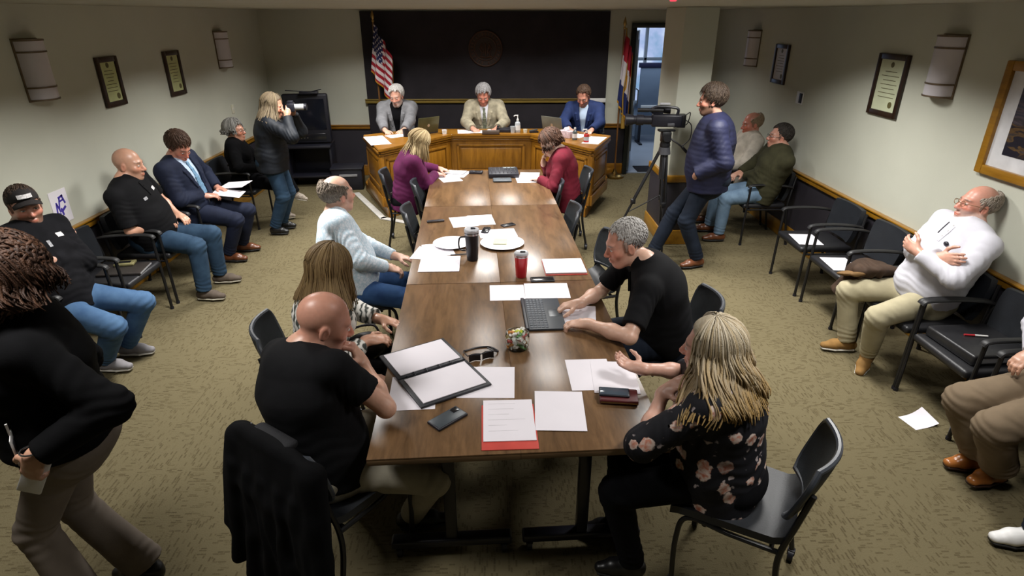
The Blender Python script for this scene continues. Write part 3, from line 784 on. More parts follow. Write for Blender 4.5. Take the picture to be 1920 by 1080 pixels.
# wainscot, rail and baseboard as trim on each wall
RZ = .80
def rails(name, x0, y0, x1, y1, nx, ny, mat):
    """three pieces along one wall: dark board, chair rail, baseboard"""
    L_ = math.hypot(x1 - x0, y1 - y0); cx, cy = (x0 + x1) / 2, (y0 + y1) / 2
    sx, sy = (L_, .02) if abs(x1 - x0) > abs(y1 - y0) else (.02, L_)
    out = lambda d: (cx + nx * d, cy + ny * d)
    grow = lambda d: (sx, d) if sx > .02 else (d, sy)
    bm = B(); c = out(.004); g = grow(.008); box(bm, (*c, .40), (*g, .76)); struct('trim_' + name + '_wainscot', bm, M_dark)
    bm = B(); c = out(.018); g = grow(.036); box(bm, (*c, RZ - .032), (*g, .064), .008); c = out(.026); g = grow(.05); box(bm, (*c, RZ - .004), (*g, .014), .004); struct('trim_' + name + '_rail', bm, mat)
    bm = B(); c = out(.012); g = grow(.024); box(bm, (*c, .085), (*g, .17), .006); struct('baseboard_' + name, bm, mat)
rails('left', XL, -1.3, XL, YB, 1, 0, M_oaky)
rails('right', XR, -1.3, XR, YB, -1, 0, M_oaky)
rails('back', XL + .02, YB, -1.96, YB, 0, -1, M_oakh)
rails('back_right', 1.73, YB, DX0 - .06, YB, 0, -1, M_oakh)
# big dark panel with a dull gold rail
bm = B(); box(bm, (-.12, YB - .02, 1.23), (3.68, .04, 2.38), .004); struct('trim_panel', bm, M_panel)
bm = B(); box(bm, (-.14, YB - .055, 1.155), (3.70, .03, .055), .008); box(bm, (-.14, YB - .065, 1.185), (3.70, .045, .014), .004); struct('trim_panel_rail', bm, M_goldrail)
bm = B(); box(bm, (1.585, YB - .088, 1.166), (.26, .012, .062), .004); struct('trim_panel_end', bm, M_white)

# square pillar
bm = B(); box(bm, (2.03, 6.75, 1.22), (.34, .72, 2.44), .012); struct('pillar', bm, M_wall)
bm = B(); box(bm, (2.03, 6.75, .36), (.356, .736, .72), .004); struct('trim_pillar_wainscot', bm, M_dark)
bm = B(); box(bm, (2.03, 6.75, .75), (.40, .78, .075), .012); struct('trim_pillar_rail', bm, M_oaky)
bm = B(); box(bm, (2.03, 6.75, .085), (.39, .77, .17), .012); struct('baseboard_pillar', bm, M_oaky)

# doorway and the hall beyond
M_frame = plain('door_frame_dark', (.010, .014, .014), .35, 0, .5, .1, 6)
bm = B()
for x in (DX0 - .03, DX1 + .03): box(bm, (x, YB + .03, DZ / 2), (.07, .2, DZ), .006)
box(bm, ((DX0 + DX1) / 2, YB + .03, DZ + .03), (DX1 - DX0 + .13, .2, .07), .006); struct('trim_door_frame', bm, M_frame)
HY = 13.2
M_hall = plain('hall_paint', (.30, .36, .44), .7, 0, .3, .04, 2)
M_hallfl = plain('hall_tile', (.30, .33, .38), .35, 0, .5, .1, 1.5)
bm = B(); box(bm, (2.9, (YB + HY) / 2 + .06, -.05), (3.2, HY - YB, .1)); struct('floor_hall', bm, M_hallfl)
bm = B(); box(bm, (2.68, YB + .30, .006), (.66, .4, .012), .003); tag(obj('door_mat', bm, plain('mat_dark', (.02, .02, .025), .95, 0, .1, .2, 60)), 'dark mat on the floor just inside the back doorway', 'mat')
bm = B(); box(bm, (1.35, (YB + HY) / 2 + .1, 1.4), (.1, HY - YB, 2.9)); box(bm, (4.45, (YB + HY) / 2 + .1, 1.4), (.1, HY - YB, 2.9)); box(bm, (2.9, HY + .1, .35), (3.2, .1, .7)); box(bm, (2.9, HY + .1, 2.7), (3.2, .1, .3)); struct('wall_hall', bm, M_hall)
bm = B(); box(bm, (2.9, (YB + HY) / 2 + .1, 2.86), (3.2, HY - YB, .06)); struct('ceiling_hall', bm, M_hall)
# street window of the hall
m_sky, nt, b = new_mat('daylight_outside'); 
v = coords(nt, (1, 1, 1)); n = N(nt, 'ShaderNodeTexNoise', i_Scale=2.2, i_Detail=4.0); nt.links.new(v, n.inputs['Vector'])
em = N(nt, 'ShaderNodeEmission', i_Strength=1.25); nt.links.new(ramp(nt, n.outputs[0], [(.35, (.22, .38, .60)), (.5, (.42, .52, .80)), (.65, (.62, .74, .95))]), em.inputs[0])
nt.links.new(em.outputs[0], [x for x in nt.nodes if x.type == 'OUTPUT_MATERIAL'][0].inputs[0])
bm = B(); box(bm, (2.9, HY + .02, 1.62), (3.0, .02, 1.84)); struct('window_hall', bm, m_sky)
bm = B()
M_alu = plain('alu_frame', (.38, .42, .46), .4, .3, .5, .05, 8)
for x in (1.5, 2.62, 3.1, 3.6): box(bm, (x, HY - .02, 1.6), (.06, .08, 1.9), .005)
for z in (.70, 1.55, 2.52): box(bm, (2.9, HY - .02, z), (3.0, .08, .06), .005)
struct('window_hall_frame', bm, M_alu)
M_bluegrey = plain('blue_grey_board', (.16, .21, .29), .6, 0, .4, .06, 4)
t = thing('glass_door', 'half open glass door with pale frame just beyond the back doorway', 'door', (DX0 + .06, YB + .16, 0), math.radians(76))
bm = B()
for x in (.04, .86): box(bm, (x, 0, 1.07), (.08, .045, 2.12), .006)
for z in (.10, 2.08): box(bm, (.45, 0, z), (.80, .045, .14), .006)
box(bm, (.45, 0, 1.0), (.80, .045, .07), .005); obj('door_frame', bm, M_alu, t)
mg, nt, b = new_mat('door_glass'); b.inputs['Base Color'].default_value = (.75, .85, .9, 1); b.inputs['Transmission Weight'].default_value = .95; b.inputs['Roughness'].default_value = .03; b.inputs['IOR'].default_value = 1.1
bm = B(); box(bm, (.45, 0, 1.07), (.75, .008, 1.85)); obj('glass_pane', bm, mg, t)
bm = B(); tube(bm, [(.80, -.03, .95), (.80, -.07, .98), (.80, -.07, 1.2), (.80, -.03, 1.23)], .011, 8); obj('handle', bm, M_steel, t)
t = thing('display_board', 'blue grey free-standing notice panel seen through the back doorway', 'display board', (3.28, 12.3, 0))
bm = B(); box(bm, (0, 0, 1.0), (.9, .05, .9), .006); obj('board', bm, M_bluegrey, t)
bm = B(); box(bm, (0, 0, 1.49), (.98, .07, .09), .006); obj('top_rail', bm, plain('navy_trim', (.012, .014, .05), .5), t)
for x in (-.38, .38):
    bm = B(); box(bm, (x, 0, .28), (.05, .05, .55), .005); box(bm, (x, 0, .015), (.06, .45, .03), .006); obj('leg', bm, M_black, t)
bm = B(); box(bm, (0, -.035, .72), (.8, .03, .05), .004); obj('ledge', bm, M_white, t)
t = thing('hall_bench', 'pale bench on the hall floor beyond the doorway', 'bench', (2.55, 12.75, 0))
bm = B(); box(bm, (0, 0, .44), (1.0, .36, .06), .012); obj('seat', bm, M_bluegrey, t)
for x in (-.42, .42):
    bm = B(); box(bm, (x, 0, .205), (.05, .32, .41), .008); obj('leg', bm, M_alu, t)

# ------------------------------------------------------------------ things on the walls
M_shade = plain('sconce_acrylic', (.56, .53, .56), .45, 0, .4, .03, 6)
M_sband = plain('sconce_band', (.16, .115, .07), .4, .4, .5, .15, 20)
def sconce(x, y, z, sx, label, h=.41, r=.125):
    t = thing('wall_sconce', label, 'wall lamp', (x, y, z), 0 if sx > 0 else PI, 'half-round wall sconces')
    n = 16; bm = B()
    pr = [(.012 + r * math.cos(a) * .82, r * math.sin(a)) for a in [-PI / 2 + PI * k / n for k in range(n + 1)]]
    prism(bm, pr, -h / 2, h / 2); obj('shade', bm, M_shade, t)
    bm = B(); box(bm, (.006, 0, 0), (.012, 2 * r + .02, h + .03), .003); obj('back_plate', bm, M_sband, t)
    for z0, hh in ((h / 2 + .002, .012), (h * .31, .012), (-h * .29, .012), (-h / 2 - .002, .012)):
        bm = B(); prism(bm, [(px_ * 1.06 + (.001 if px_ < .02 else 0), py_ * 1.05) for px_, py_ in pr], z0 - hh / 2, z0 + hh / 2, .002); obj('band', bm, M_sband, t)
sconce(XL, 4.87, 1.99, 1, 'white half-round sconce nearest the viewer on the left wall, above the capped man')
sconce(XL, 8.25, 1.97, 1, 'white half-round sconce at the far end of the left wall, by the corner')
sconce(XR, 8.2, 1.98, -1, 'white half-round sconce at the far end of the right wall, next to the pillar')
sconce(XR, 4.62, 2.02, -1, 'white half-round sconce near the big gold-framed picture on the right wall')

M_certg = plain('certificate_green', (.50, .53, .26), .5, 0, .4, .08, 9)
M_certg2 = plain('certificate_pale_green', (.55, .58, .40), .5, 0, .4, .06, 9)
M_certw = plain('certificate_white', (.52, .50, .52), .5, 0, .4, .05, 9)
M_darkwood = wood('dark_frame_wood', (.012, .005, .002), (.035, .016, .008), 'Z', .35)
M_seal = plain('seal_dark_gold', (.10, .085, .03), .5)
def certificate(x, y0, y1, z0, z1, sx, paper, label, portrait=True):
    yc, zc, w, h = (y0 + y1) / 2, (z0 + z1) / 2, abs(y1 - y0), z1 - z0
    t = thing('framed_certificate', label, 'framed certificate', (x, yc, zc), 0 if sx > 0 else PI, 'framed certificates on the walls')
    f = .045; bm = B()
    for s in (-1, 1):
        box(bm, (.0125, s * (w / 2 - f / 2), 0), (.025, f, h), .005); box(bm, (.0125, 0, s * (h / 2 - f / 2)), (.025, w - 2 * f, f), .004)
    obj('frame', bm, M_darkwood, t)
    bm = B(); box(bm, (.006, 0, 0), (.010, w - 2 * f + .01, h - 2 * f + .01)); obj('certificate_sheet', bm, paper, t)
    bm = B(); r_ = random.Random(int(y0 * 100))
    for k in range(7): box(bm, (.0115, 0, h * (.22 - .068 * k)), (.0012, (w - .16) * r_.uniform(.55, 1), .005))
    obj('text_lines', bm, M_seal, t)
    bm = B(); cyl(bm, (.011, 0, h * .33), (.0130, 0, h * .33), .022, n=20); obj('crest', bm, M_seal, t)
    bm = B(); cyl(bm, (.011, w * .2, -h * .30), (.0135, w * .2, -h * .30), .026, n=20); obj('seal_stamp', bm, M_seal, t)
certificate(XL, 5.63, 5.95, 1.61, 2.03, 1, M_certg, 'dark-framed green certificate on the left wall, nearer the near sconce')
certificate(XL, 6.79, 7.13, 1.57, 2.02, 1, M_certg, 'dark-framed green certificate on the left wall, nearer the back corner')
certificate(XR, 7.21, 7.57, 1.63, 2.06, -1, M_certw, 'small dark-framed white certificate on the right wall behind the cameraman')
certificate(XR, 5.06, 5.48, 1.57, 2.07, -1, M_certg2, 'large dark-framed pale green certificate on the right wall')
# big gold framed picture, right edge of view
t = thing('framed_picture', 'large gold-framed landscape print with white mat on the right wall', 'picture', (XR, 3.30, 1.74), PI)
W, Hh = 1.50, .72; bm = B(); f = .06
for s in (-1, 1): box(bm, (.02, s * (W / 2 - f / 2), 0), (.04, f, Hh), .008); box(bm, (.02, 0, s * (Hh / 2 - f / 2)), (.04, W - 2 * f, f), .007)
obj('frame', bm, M_oaky, t)
bm = B(); box(bm, (.008, 0, 0), (.014, W - 2 * f + .01, Hh - 2 * f + .01)); obj('mat_board', bm, plain('mat_white', (.62, .62, .64), .6), t)
mp_, nt, b = new_mat('landscape_print'); v = coords(nt, (1, 1, 1)); n = N(nt, 'ShaderNodeTexNoise', i_Scale=5.0, i_Detail=6.0, i_Distortion=.8); nt.links.new(coords(nt, (1, 1.2, 4)), n.inputs['Vector'])
sx_ = N(nt, 'ShaderNodeSeparateXYZ'); nt.links.new(v, sx_.inputs[0]); a_ = N(nt, 'ShaderNodeMath', operation='MULTIPLY_ADD'); a_.inputs[1].default_value = 1.0; nt.links.new(sx_.outputs[2], a_.inputs[0]); nt.links.new(n.outputs[0], a_.inputs[2])
nt.links.new(ramp(nt, a_.outputs[0], [(.22, (.012, .012, .02)), (.36, (.015, .015, .022)), (.42, (.12, .07, .025)), (.52, (.03, .03, .035)), (.60, (.09, .07, .08)), (.72, (.03, .035, .055)), (.85, (.015, .015, .025))]), b.inputs['Base Color']); b.inputs['Roughness'].default_value = .3
bm = B(); box(bm, (.017, 0, 0), (.004, W - .34, Hh - .30)); obj('print', bm, mp_, t)

def wall_plate(name, label, cat, x, y, z, sx, w, h, col, slots):
    t = thing(name, label, cat, (x, y, z), 0 if sx == 1 else (PI if sx == -1 else -PI / 2))
    bm = B(); box(bm, (.004, 0, 0), (.008, w, h), .003); obj('cover_plate', bm, col, t)
    for (dy, dz, sy, sz, m, nm) in slots:
        bm = B(); box(bm, (.010, dy, dz), (.012, sy, sz), .002); obj(nm, bm, m, t)
M_cream = plain('cream_plastic', (.62, .60, .48), .4)
wall_plate('light_switch', 'cream light switch on the left wall above the capped man', 'light switch', XL, 4.36, 1.20, 1, .075, .115, M_cream, [(0, 0, .012, .028, M_white, 'toggle')])
wall_plate('light_switch', 'cream light switch at the far end of the left wall above the grey-haired woman', 'light switch', XL, 8.3, 1.24, 1, .075, .115, M_cream, [(0, 0, .012, .028, M_white, 'toggle')])
wall_plate('thermostat', 'black and white thermostat on the right wall above the man in olive', 'thermostat', XR - .0005, 6.78, 1.54, -1, .15, .13, M_white, [(.03, 0, .06, .10, M_black, 'display')])
wall_plate('power_outlet', 'white power outlet on the dark back wall below the television', 'power outlet', -2.99, YB - .008, .52, 0, .075, .115, M_white, [(0, .024, .034, .03, M_cream, 'socket'), (0, -.024, .034, .03, M_cream, 'socket')])
# paper sign with purple marks leaning on the left rail
t = thing('paper_sign', 'small white sheet with purple marks taped to the left wall behind the capped man', 'sign', (XL, 4.72, .98), 0)
bm = B(); box(bm, (.002, 0, 0), (.003, .20, .26)); obj('sheet', bm, M_paper, t)
bm = B()
for (y, z, w, h_, r_) in ((.045, .05, .018, .075, .3), (.02, .075, .06, .016, .2), (.022, .045, .045, .014, .1), (-.01, .03, .016, .08, -.35), (-.03, -.005, .016, .075, .3), (-.05, .0, .016, .085, -.2), (.03, -.02, .05, .02, .5), (.0, -.04, .02, .06, .2), (-.045, -.05, .05, .022, -.3)):
    box(bm, (.0042, 0, 0), (.0012, w, h_), 0, Matrix.Translation((0, y, z)) @ Matrix.Rotation(r_, 4, 'X'))
obj('purple_marks', bm, plain('purple_ink', (.05, .03, .30), .6), t)

# round seal on the dark panel
t = thing('wall_seal', 'round dark bronze seal in the middle of the dark panel', 'seal', (-.13, YB - .04, 1.91), 0)
RY = Matrix.Rotation(PI / 2, 4, 'X')
def disc(bm, r, r2, y0, y1, n=48):
    t_ = bmesh.new(); lathe(t_, [(r2, -y0), (r2, -y1), (r, -y1), (r, -y0)] if r2 else [(r, -y0), (r, -y1)], n=n); merge(bm, t_, Matrix.Rotation(-PI / 2, 4, 'X'))
bm = B(); t_ = bmesh.new(); lathe(t_, [(.255, 0), (.255, .012), (.245, .016), (.22, .012), (.0, .012)], n=64); merge(bm, t_, RY); obj('medallion', bm, plain('bronze_dark', (.020, .011, .008), .6, .2), t)
bm = B(); tube(bm, [(.245 * math.cos(a), -.016, .245 * math.sin(a)) for a in np.linspace(0, 2 * PI, 64, endpoint=False)], .012, 8, True); tube(bm, [(.165 * math.cos(a), -.014, .165 * math.sin(a)) for a in np.linspace(0, 2 * PI, 48, endpoint=False)], .009, 8, True); obj('ring', bm, M_bronze, t)
bm = B()
for k in range(26):
    a = k / 26 * 2 * PI + .1
    if abs(a - 3 * PI / 2) < .14: continue
    box(bm, (0, -.016, 0), (.022, .008, .040), .003, Matrix.Rotation(-(a - PI / 2), 4, 'Y') @ Matrix.Translation((0, 0, .205)))
obj('raised_letters', bm, M_bronze, t)['kind'] = 'stuff'
bm = B()
for k in range(5):
    a = k / 5 * 2 * PI; box(bm, (.05 * math.sin(a), -.016, .05 * math.cos(a)), (.03, .01, .05), .006, None)
for k in range(-1, 2): tube(bm, [(k * .07, -.016, -.1), (k * .05, -.02, -.05), (k * .085, -.02, .0), (k * .05, -.016, .07)], .012, 6)
tube(bm, [(-.09, -.015, -.11), (0, -.02, -.125), (.09, -.015, -.11)], .014, 6); obj('crest', bm, M_bronze, t)

# edge-on exit sign under the ceiling step
m_ex, nt, b = new_mat('exit_red'); b.inputs['Base Color'].default_value = (.6, .02, .04, 1); b.inputs['Emission Color'].default_value = (1, .05, .10, 1); b.inputs['Emission Strength'].default_value = 1.4
t = thing('exit_sign', 'red exit sign hung edge-on at the ceiling beside the pillar', 'exit sign', (.768, 2.84, 2.405), math.radians(-15.1))
bm = B(); box(bm, (0, -.15, .105), (.030, .30, .19), .006); obj('housing', bm, m_ex, t)
bm = B(); box(bm, (0, -.15, .30), (.014, .014, .22)); obj('stem', bm, M_white, t)
for s in (-1, 1):
    cu = bpy.data.curves.new('exit_text', 'FONT'); cu.body = 'EXIT'; cu.size = .13; cu.align_x = 'CENTER'; cu.align_y = 'CENTER'; cu.extrude = .001
    o = bpy.data.objects.new('tmp_text', cu); C.objects.link(o); bpy.context.view_layer.update(); me = bpy.data.meshes.new_from_object(o.evaluated_get(bpy.context.evaluated_depsgraph_get())); bpy.data.objects.remove(o); me.materials.clear(); o = link('lettering', me, M_white, t); o.location = (s * .0165, -.15, .105); o.rotation_euler = (PI / 2, 0, s * PI / 2)
# ------------------------------------------------------------------ conference tables
M_walnut = wood('walnut_laminate', (.058, .030, .013), (.160, .088, .040), 'Y', .29, 7, .0); M_walnut.node_tree.nodes['Principled BSDF'].inputs['Specular IOR Level'].default_value = .50
M_edge = wood('walnut_edge', (.06, .034, .016), (.15, .088, .042), 'X', .4, 7, .0)
TR = math.radians(2.2); TZ = .745
def tloc(b, s):         # point on the table run: b across, s along from the near edge
    return (.09 + b * math.cos(TR) - s * math.sin(TR), 1.95 + s * math.cos(TR) + b * math.sin(TR))
def caster(bm, x, y, r=.032):
    cyl(bm, (x - .012, y, r), (x + .012, y, r), r, n=16); box(bm, (x, y, r * 1.6), (.034, .03, r * 1.1), .006)
def table(b, s0, s1, w, label):
    t = thing('conference_table', label, 'table', (*tloc(b, (s0 + s1) / 2), 0), TR, 'folding conference tables')
    L_ = s1 - s0 - .001; W_ = w - .001
    bm = B(); box(bm, (0, 0, TZ - .004), (W_, L_, .008), .001); obj('tabletop', bm, M_walnut, t)
    bm = B(); box(bm, (0, 0, TZ - .0205), (W_, L_, .025), .001); obj('edge_band', bm, M_edge, t)
    for e in (-1, 1):
        y = e * (L_ / 2 - .20)
        bm = B(); box(bm, (0, y, .40), (.055, .045, .63), .008); box(bm, (0, y, TZ - .045), (W_ * .75, .06, .025), .004); leg = obj('leg', bm, M_metal, t)
        bm = B(); box(bm, (0, y, .085), (W_ - .05, .065, .045), .012, seg=3); obj('foot', bm, M_metal, leg)
        for x in (-1, 1):
            bm = B(); caster(bm, x * (W_ / 2 - .06), y); obj('caster', bm, M_black, leg)
    bm = B(); box(bm, (0, 0, .60), (.03, L_ - .46, .05), .005); obj('stretcher', bm, M_metal, t)
TW = .62
rows = [(0, 1.72), (1.725, 3.50), (3.505, 4.92)]
for (s0, s1), rn in zip(rows, ('nearest row', 'middle row', 'row next to the wooden dais')):
    for b, sn in ((-TW / 2, 'left'), (TW / 2, 'right')):
        table(b, s0, s1, TW, 'walnut-topped folding table, %s half of the %s' % (sn, rn))

# ------------------------------------------------------------------ dais on its low platform
TOP = .87
P0, P1, P2, P3, P4, P5 = (-1.78, 8.45), (-1.42, 7.50), (-.62, 8.52), (.50, 8.50), (1.20, 7.47), (1.54, 8.30)
bm = B(); prism(bm, [(-1.36, 7.42), (-.60, 8.40), (.48, 8.38), (1.14, 7.38), (1.70, 9.0), (1.70, 9.37), (-1.92, 9.37), (-1.92, 8.80)], 0, .13, .008)
tag(obj('dais_platform', bm, M_oakh), 'low wooden platform that carries the curved dais desk', 'platform')
dais = thing('dais_desk', 'angled oak dais desk with raised panels below the dark wall panel', 'desk', (0, 8.5, .13))
def shift(p): return (p[0], p[1] - 8.5)
def wallpiece(pa, pb, name, npan):
    (xa, ya), (xb, yb) = shift(pa), shift(pb); L_ = math.hypot(xb - xa, yb - ya); ang = math.atan2(yb - ya, xb - xa)
    X = Matrix.Translation(((xa + xb) / 2, (ya + yb) / 2, 0)) @ Matrix.Rotation(ang, 4, 'Z'); H_ = TOP - .13
    bm = B(); box(bm, (0, .02, H_ / 2 - .01), (L_, .04, H_ - .02), .004, X); o = obj(name, bm, M_oak, dais)
    bm = B(); box(bm, (0, -.012, .06), (L_ + .02, .035, .12), .008, X); box(bm, (0, -.016, .125), (L_ + .02, .02, .015), .005, X); obj('plinth', bm, M_oak, o)
    bm = B(); box(bm, (0, -.018, H_ - .05), (L_ + .03, .04, .035), .010, X); box(bm, (0, -.008, H_ - .085), (L_ + .02, .024, .02), .006, X); obj('cornice', bm, M_oakh, o)
    pw = (L_ - .10 * (npan + 1)) / npan
    for k in range(npan):
        cx = -L_ / 2 + .10 + pw / 2 + k * (pw + .10); bm = B(); z0, z1 = .22, H_ - .16; zc, ph = (z0 + z1) / 2, z1 - z0
        for s in (-1, 1):
            box(bm, (cx + s * pw / 2, -.008, zc), (.035, .024, ph + .035), .008, X); box(bm, (cx, -.008, zc + s * ph / 2), (pw + .035, .024, .035), .008, X)
        box(bm, (cx, -.004, zc), (pw - .07, .02, ph - .07), .012, X); obj('raised_panel', bm, M_oak, o)
    return o
wallpiece(P0, P1, 'end_panel', 1); wallpiece(P1, P2, 'front_panel', 2); wallpiece(P2, P3, 'front_panel', 1); wallpiece(P3, P4, 'front_panel', 2); wallpiece(P4, P5, 'end_panel', 1)
def off(poly, pts): return [shift(p) for p in pts]
bm = B(); prism(bm, [shift(p) for p in ((-1.81, 8.46), (-1.43, 7.44), (-1.38, 7.46), (-.60, 8.47), (.49, 8.45), (1.16, 7.43), (1.22, 7.42), (1.58, 8.31), (.92, 8.90), (-1.12, 8.92))], TOP - .13 - .035, TOP - .13, .006)
obj('desktop', bm, M_oakh, dais)
# pale rectangles of paper at both ends
def sheet(x, y, w, l, rz, z, label, group='loose papers', mat=None, th=.0012, lines=0, name='paper_sheet', cat='paper', title=False, parent=None, seed=0, curl=0):
    mat = mat or M_paper
    bm = B()
    if curl:
        n = 8; vs = [[bm.verts.new(((i / n - .5) * w, (j / n - .5) * l, .0008 + curl * (i / n) ** 3 * (.4 + .6 * j / n))) for j in range(n + 1)] for i in range(n + 1)]
        for i in range(n):
            for j in range(n): bm.faces.new((vs[i][j], vs[i + 1][j], vs[i + 1][j + 1], vs[i][j + 1]))
    else: box(bm, (0, 0, th / 2), (w, l, th))
    if not lines:
        o = obj(name, bm, mat, None, 0 if not curl else 40); o.location = (x, y, z); o.rotation_euler = (0, 0, rz); return tag(o, label, cat, group)
    t = thing(name, label, cat, (x, y, z), rz, group); obj('sheet', bm, mat, t)
    r_ = random.Random(seed + int(x * 100)); bm = B()
    for k in range(lines):
        yy = l * .40 - k * l * .8 / max(lines, 1); ww = w * r_.uniform(.35, .78); box(bm, (-w * .40 + ww / 2, yy, th + .0003), (ww, .003, .0004))
    obj('printed_lines', bm, M_graytxt, t); return t
M_graytxt = plain('print_grey', (.62, .59, .63), .8)

# ------------------------------------------------------------------ chairs
M_vinyl = plain('black_vinyl', (.011, .0125, .0155), .48, 0, .5, .12, 9, .08, 160)
M_mesh = plain('black_mesh_fabric', (.010, .013, .016), .6, 0, .4, .2, 40, .15, 300)
M_cframe = plain('chair_frame_black', (.006, .006, .007), .38, 0, .5, .1, 12)
M_rim = plain('chair_rim_grey', (.030, .034, .042), .35, 0, .5, .1, 12)
def curved_slab(bm, fn, nu, nv, th):
    """closed curved plate, fn(u,v)->(point, normal)"""
    T, Bt = {}, {}
    for i in range(nu + 1):
        for j in range(nv + 1):
            p, n = fn(i / nu, j / nv); p, n = Vector(p), Vector(n).normalized()
            T[i, j] = bm.verts.new(p + n * th / 2); Bt[i, j] = bm.verts.new(p - n * th / 2)
    for i in range(nu):
        for j in range(nv):
            bm.faces.new((T[i, j], T[i + 1, j], T[i + 1, j + 1], T[i, j + 1])); bm.faces.new((Bt[i, j], Bt[i, j + 1], Bt[i + 1, j + 1], Bt[i + 1, j]))
    for i in range(nu):
        bm.faces.new((T[i, 0], Bt[i, 0], Bt[i + 1, 0], T[i + 1, 0])); bm.faces.new((T[i, nv], T[i + 1, nv], Bt[i + 1, nv], Bt[i, nv]))
    for j in range(nv):
        bm.faces.new((T[0, j], T[0, j + 1], Bt[0, j + 1], Bt[0, j])); bm.faces.new((T[nu, j], Bt[nu, j], Bt[nu, j + 1], T[nu, j + 1]))
def back_fn(w, z0, z1, x0, tilt, curve, round_=.35):
    def fn(u, v):
        s = (u - .5) * 2; k = 1 - round_ * (2 * v - 1) ** 4 * .6 - .10 * (1 - v); ww = w / 2 * k
        y = s * ww; x = x0 - tilt * v + curve * s * s
        return (x, y, z0 + (z1 - z0) * (v + .0)), (1, -2 * curve * s / (w / 2) * 1., tilt * .6)
    return fn
def seat_fn(w, d, z, x0):
    def fn(u, v):
        s = (v - .5) * 2; ww = w / 2 * (1 - .12 * (1 - u) - .10 * max(0, u - .85) * 4)
        zz = z + .018 * s * s - .05 * max(0, u - .8) ** 2 * 12 + .10 * max(0, .16 - u) ** 2 * 20
        return (x0 + (u - .5) * d, s * ww, zz), (0, -.05 * s, 1)
    return fn
def caster_chair(label):
    t = thing('conference_chair', label, 'chair', (0, 0, 0), 0, 'black caster chairs around the long table')
    bm = B(); curved_slab(bm, seat_fn(.47, .47, .455, 0.01), 14, 12, .035); bmesh.ops.bevel(bm, geom=[e for e in bm.edges if len(e.link_faces) == 2 and e.calc_face_angle(0) > 1.1], offset=.010, segments=2, affect='EDGES'); obj('seat', bm, M_vinyl, t, 50)
    f = back_fn(.46, .57, .835, -.235, .075, .055)
    bm = B(); curved_slab(bm, f, 14, 10, .022); bk = obj('backrest', bm, M_mesh, t, 50)
    bm = B(); loop = [f(u, 0) for u in np.linspace(0, 1, 12)] + [f(1, v) for v in np.linspace(.1, .9, 7)] + [f(u, 1) for u in np.linspace(1, 0, 12)] + [f(0, v) for v in np.linspace(.9, .1, 7)]
    tube(bm, [p for p, n in loop], .013, 8, True); obj('back_rim', bm, M_rim, bk)
    for s in (-1, 1):
        bm = B(); tube(bm, smooth_path([(.20, s * .215, .065), (.205, s * .22, .30), (.17, s * .218, .435), (.0, s * .215, .43), (-.20, s * .212, .43)]), .0115, 8); lg = obj('leg', bm, M_cframe, t)
        bm = B(); caster(bm, .20, s * .215); obj('caster', bm, M_black, lg)
        bm = B(); tube(bm, smooth_path([(-.245, s * .225, .065), (-.20, s * .222, .30), (-.195, s * .215, .43), (-.225, s * .21, .58), (-.258, s * .20, .74)]), .0125, 8); lg = obj('leg', bm, M_cframe, t)
        bm = B(); caster(bm, -.245, s * .225); obj('caster', bm, M_black, lg)
    bm = B(); tube(bm, [(.10, -.215, .425), (.10, .215, .425)], .010, 8); tube(bm, [(-.16, -.213, .425), (-.16, .213, .425)], .010, 8); obj('stretcher', bm, M_cframe, t)
    return t
GC = 'black caster chairs around the long table'
_c0 = caster_chair('black caster chair hung with a dark jacket, under the bald man at the near table')
_c0.location = (-.715, 2.14, 0); _c0.rotation_euler = (0, 0, math.radians(54))
def cc(x, y, deg, label, z=0): return dup(_c0, (x, y, z), math.radians(deg), label, GC)
cc(1.05, 1.99, 148, 'black caster chair of the blonde woman in the floral blouse')
cc(-1.02, 2.98, 12, 'black caster chair of the woman with long light brown hair')
cc(1.02, 3.22, 178, 'black caster chair of the grey-haired man typing in a black polo')
cc(-.99, 4.08, 18, 'black caster chair of the man in the pale blue patterned shirt')
cc(-.94, 6.47, 4, 'black caster chair of the blonde woman in plum')
cc(.74, 6.47, 180, 'black caster chair of the woman in dark red')
cc(-.545, 6.02, 2, 'empty black chair pushed under the left table edge beside the woman in plum')
cc(-.515, 5.10, 3, 'empty black chair pushed under the left table edge beyond the pale blue shirt')
cc(.375, 6.0, 182, 'empty black chair pushed under the right table edge beside the woman in dark red')
cc(.43, 5.08, 182, 'empty black chair pushed under the right table edge, midway along')
cc(.66, 4.26, 196, 'empty black chair on the right just beyond the man typing')
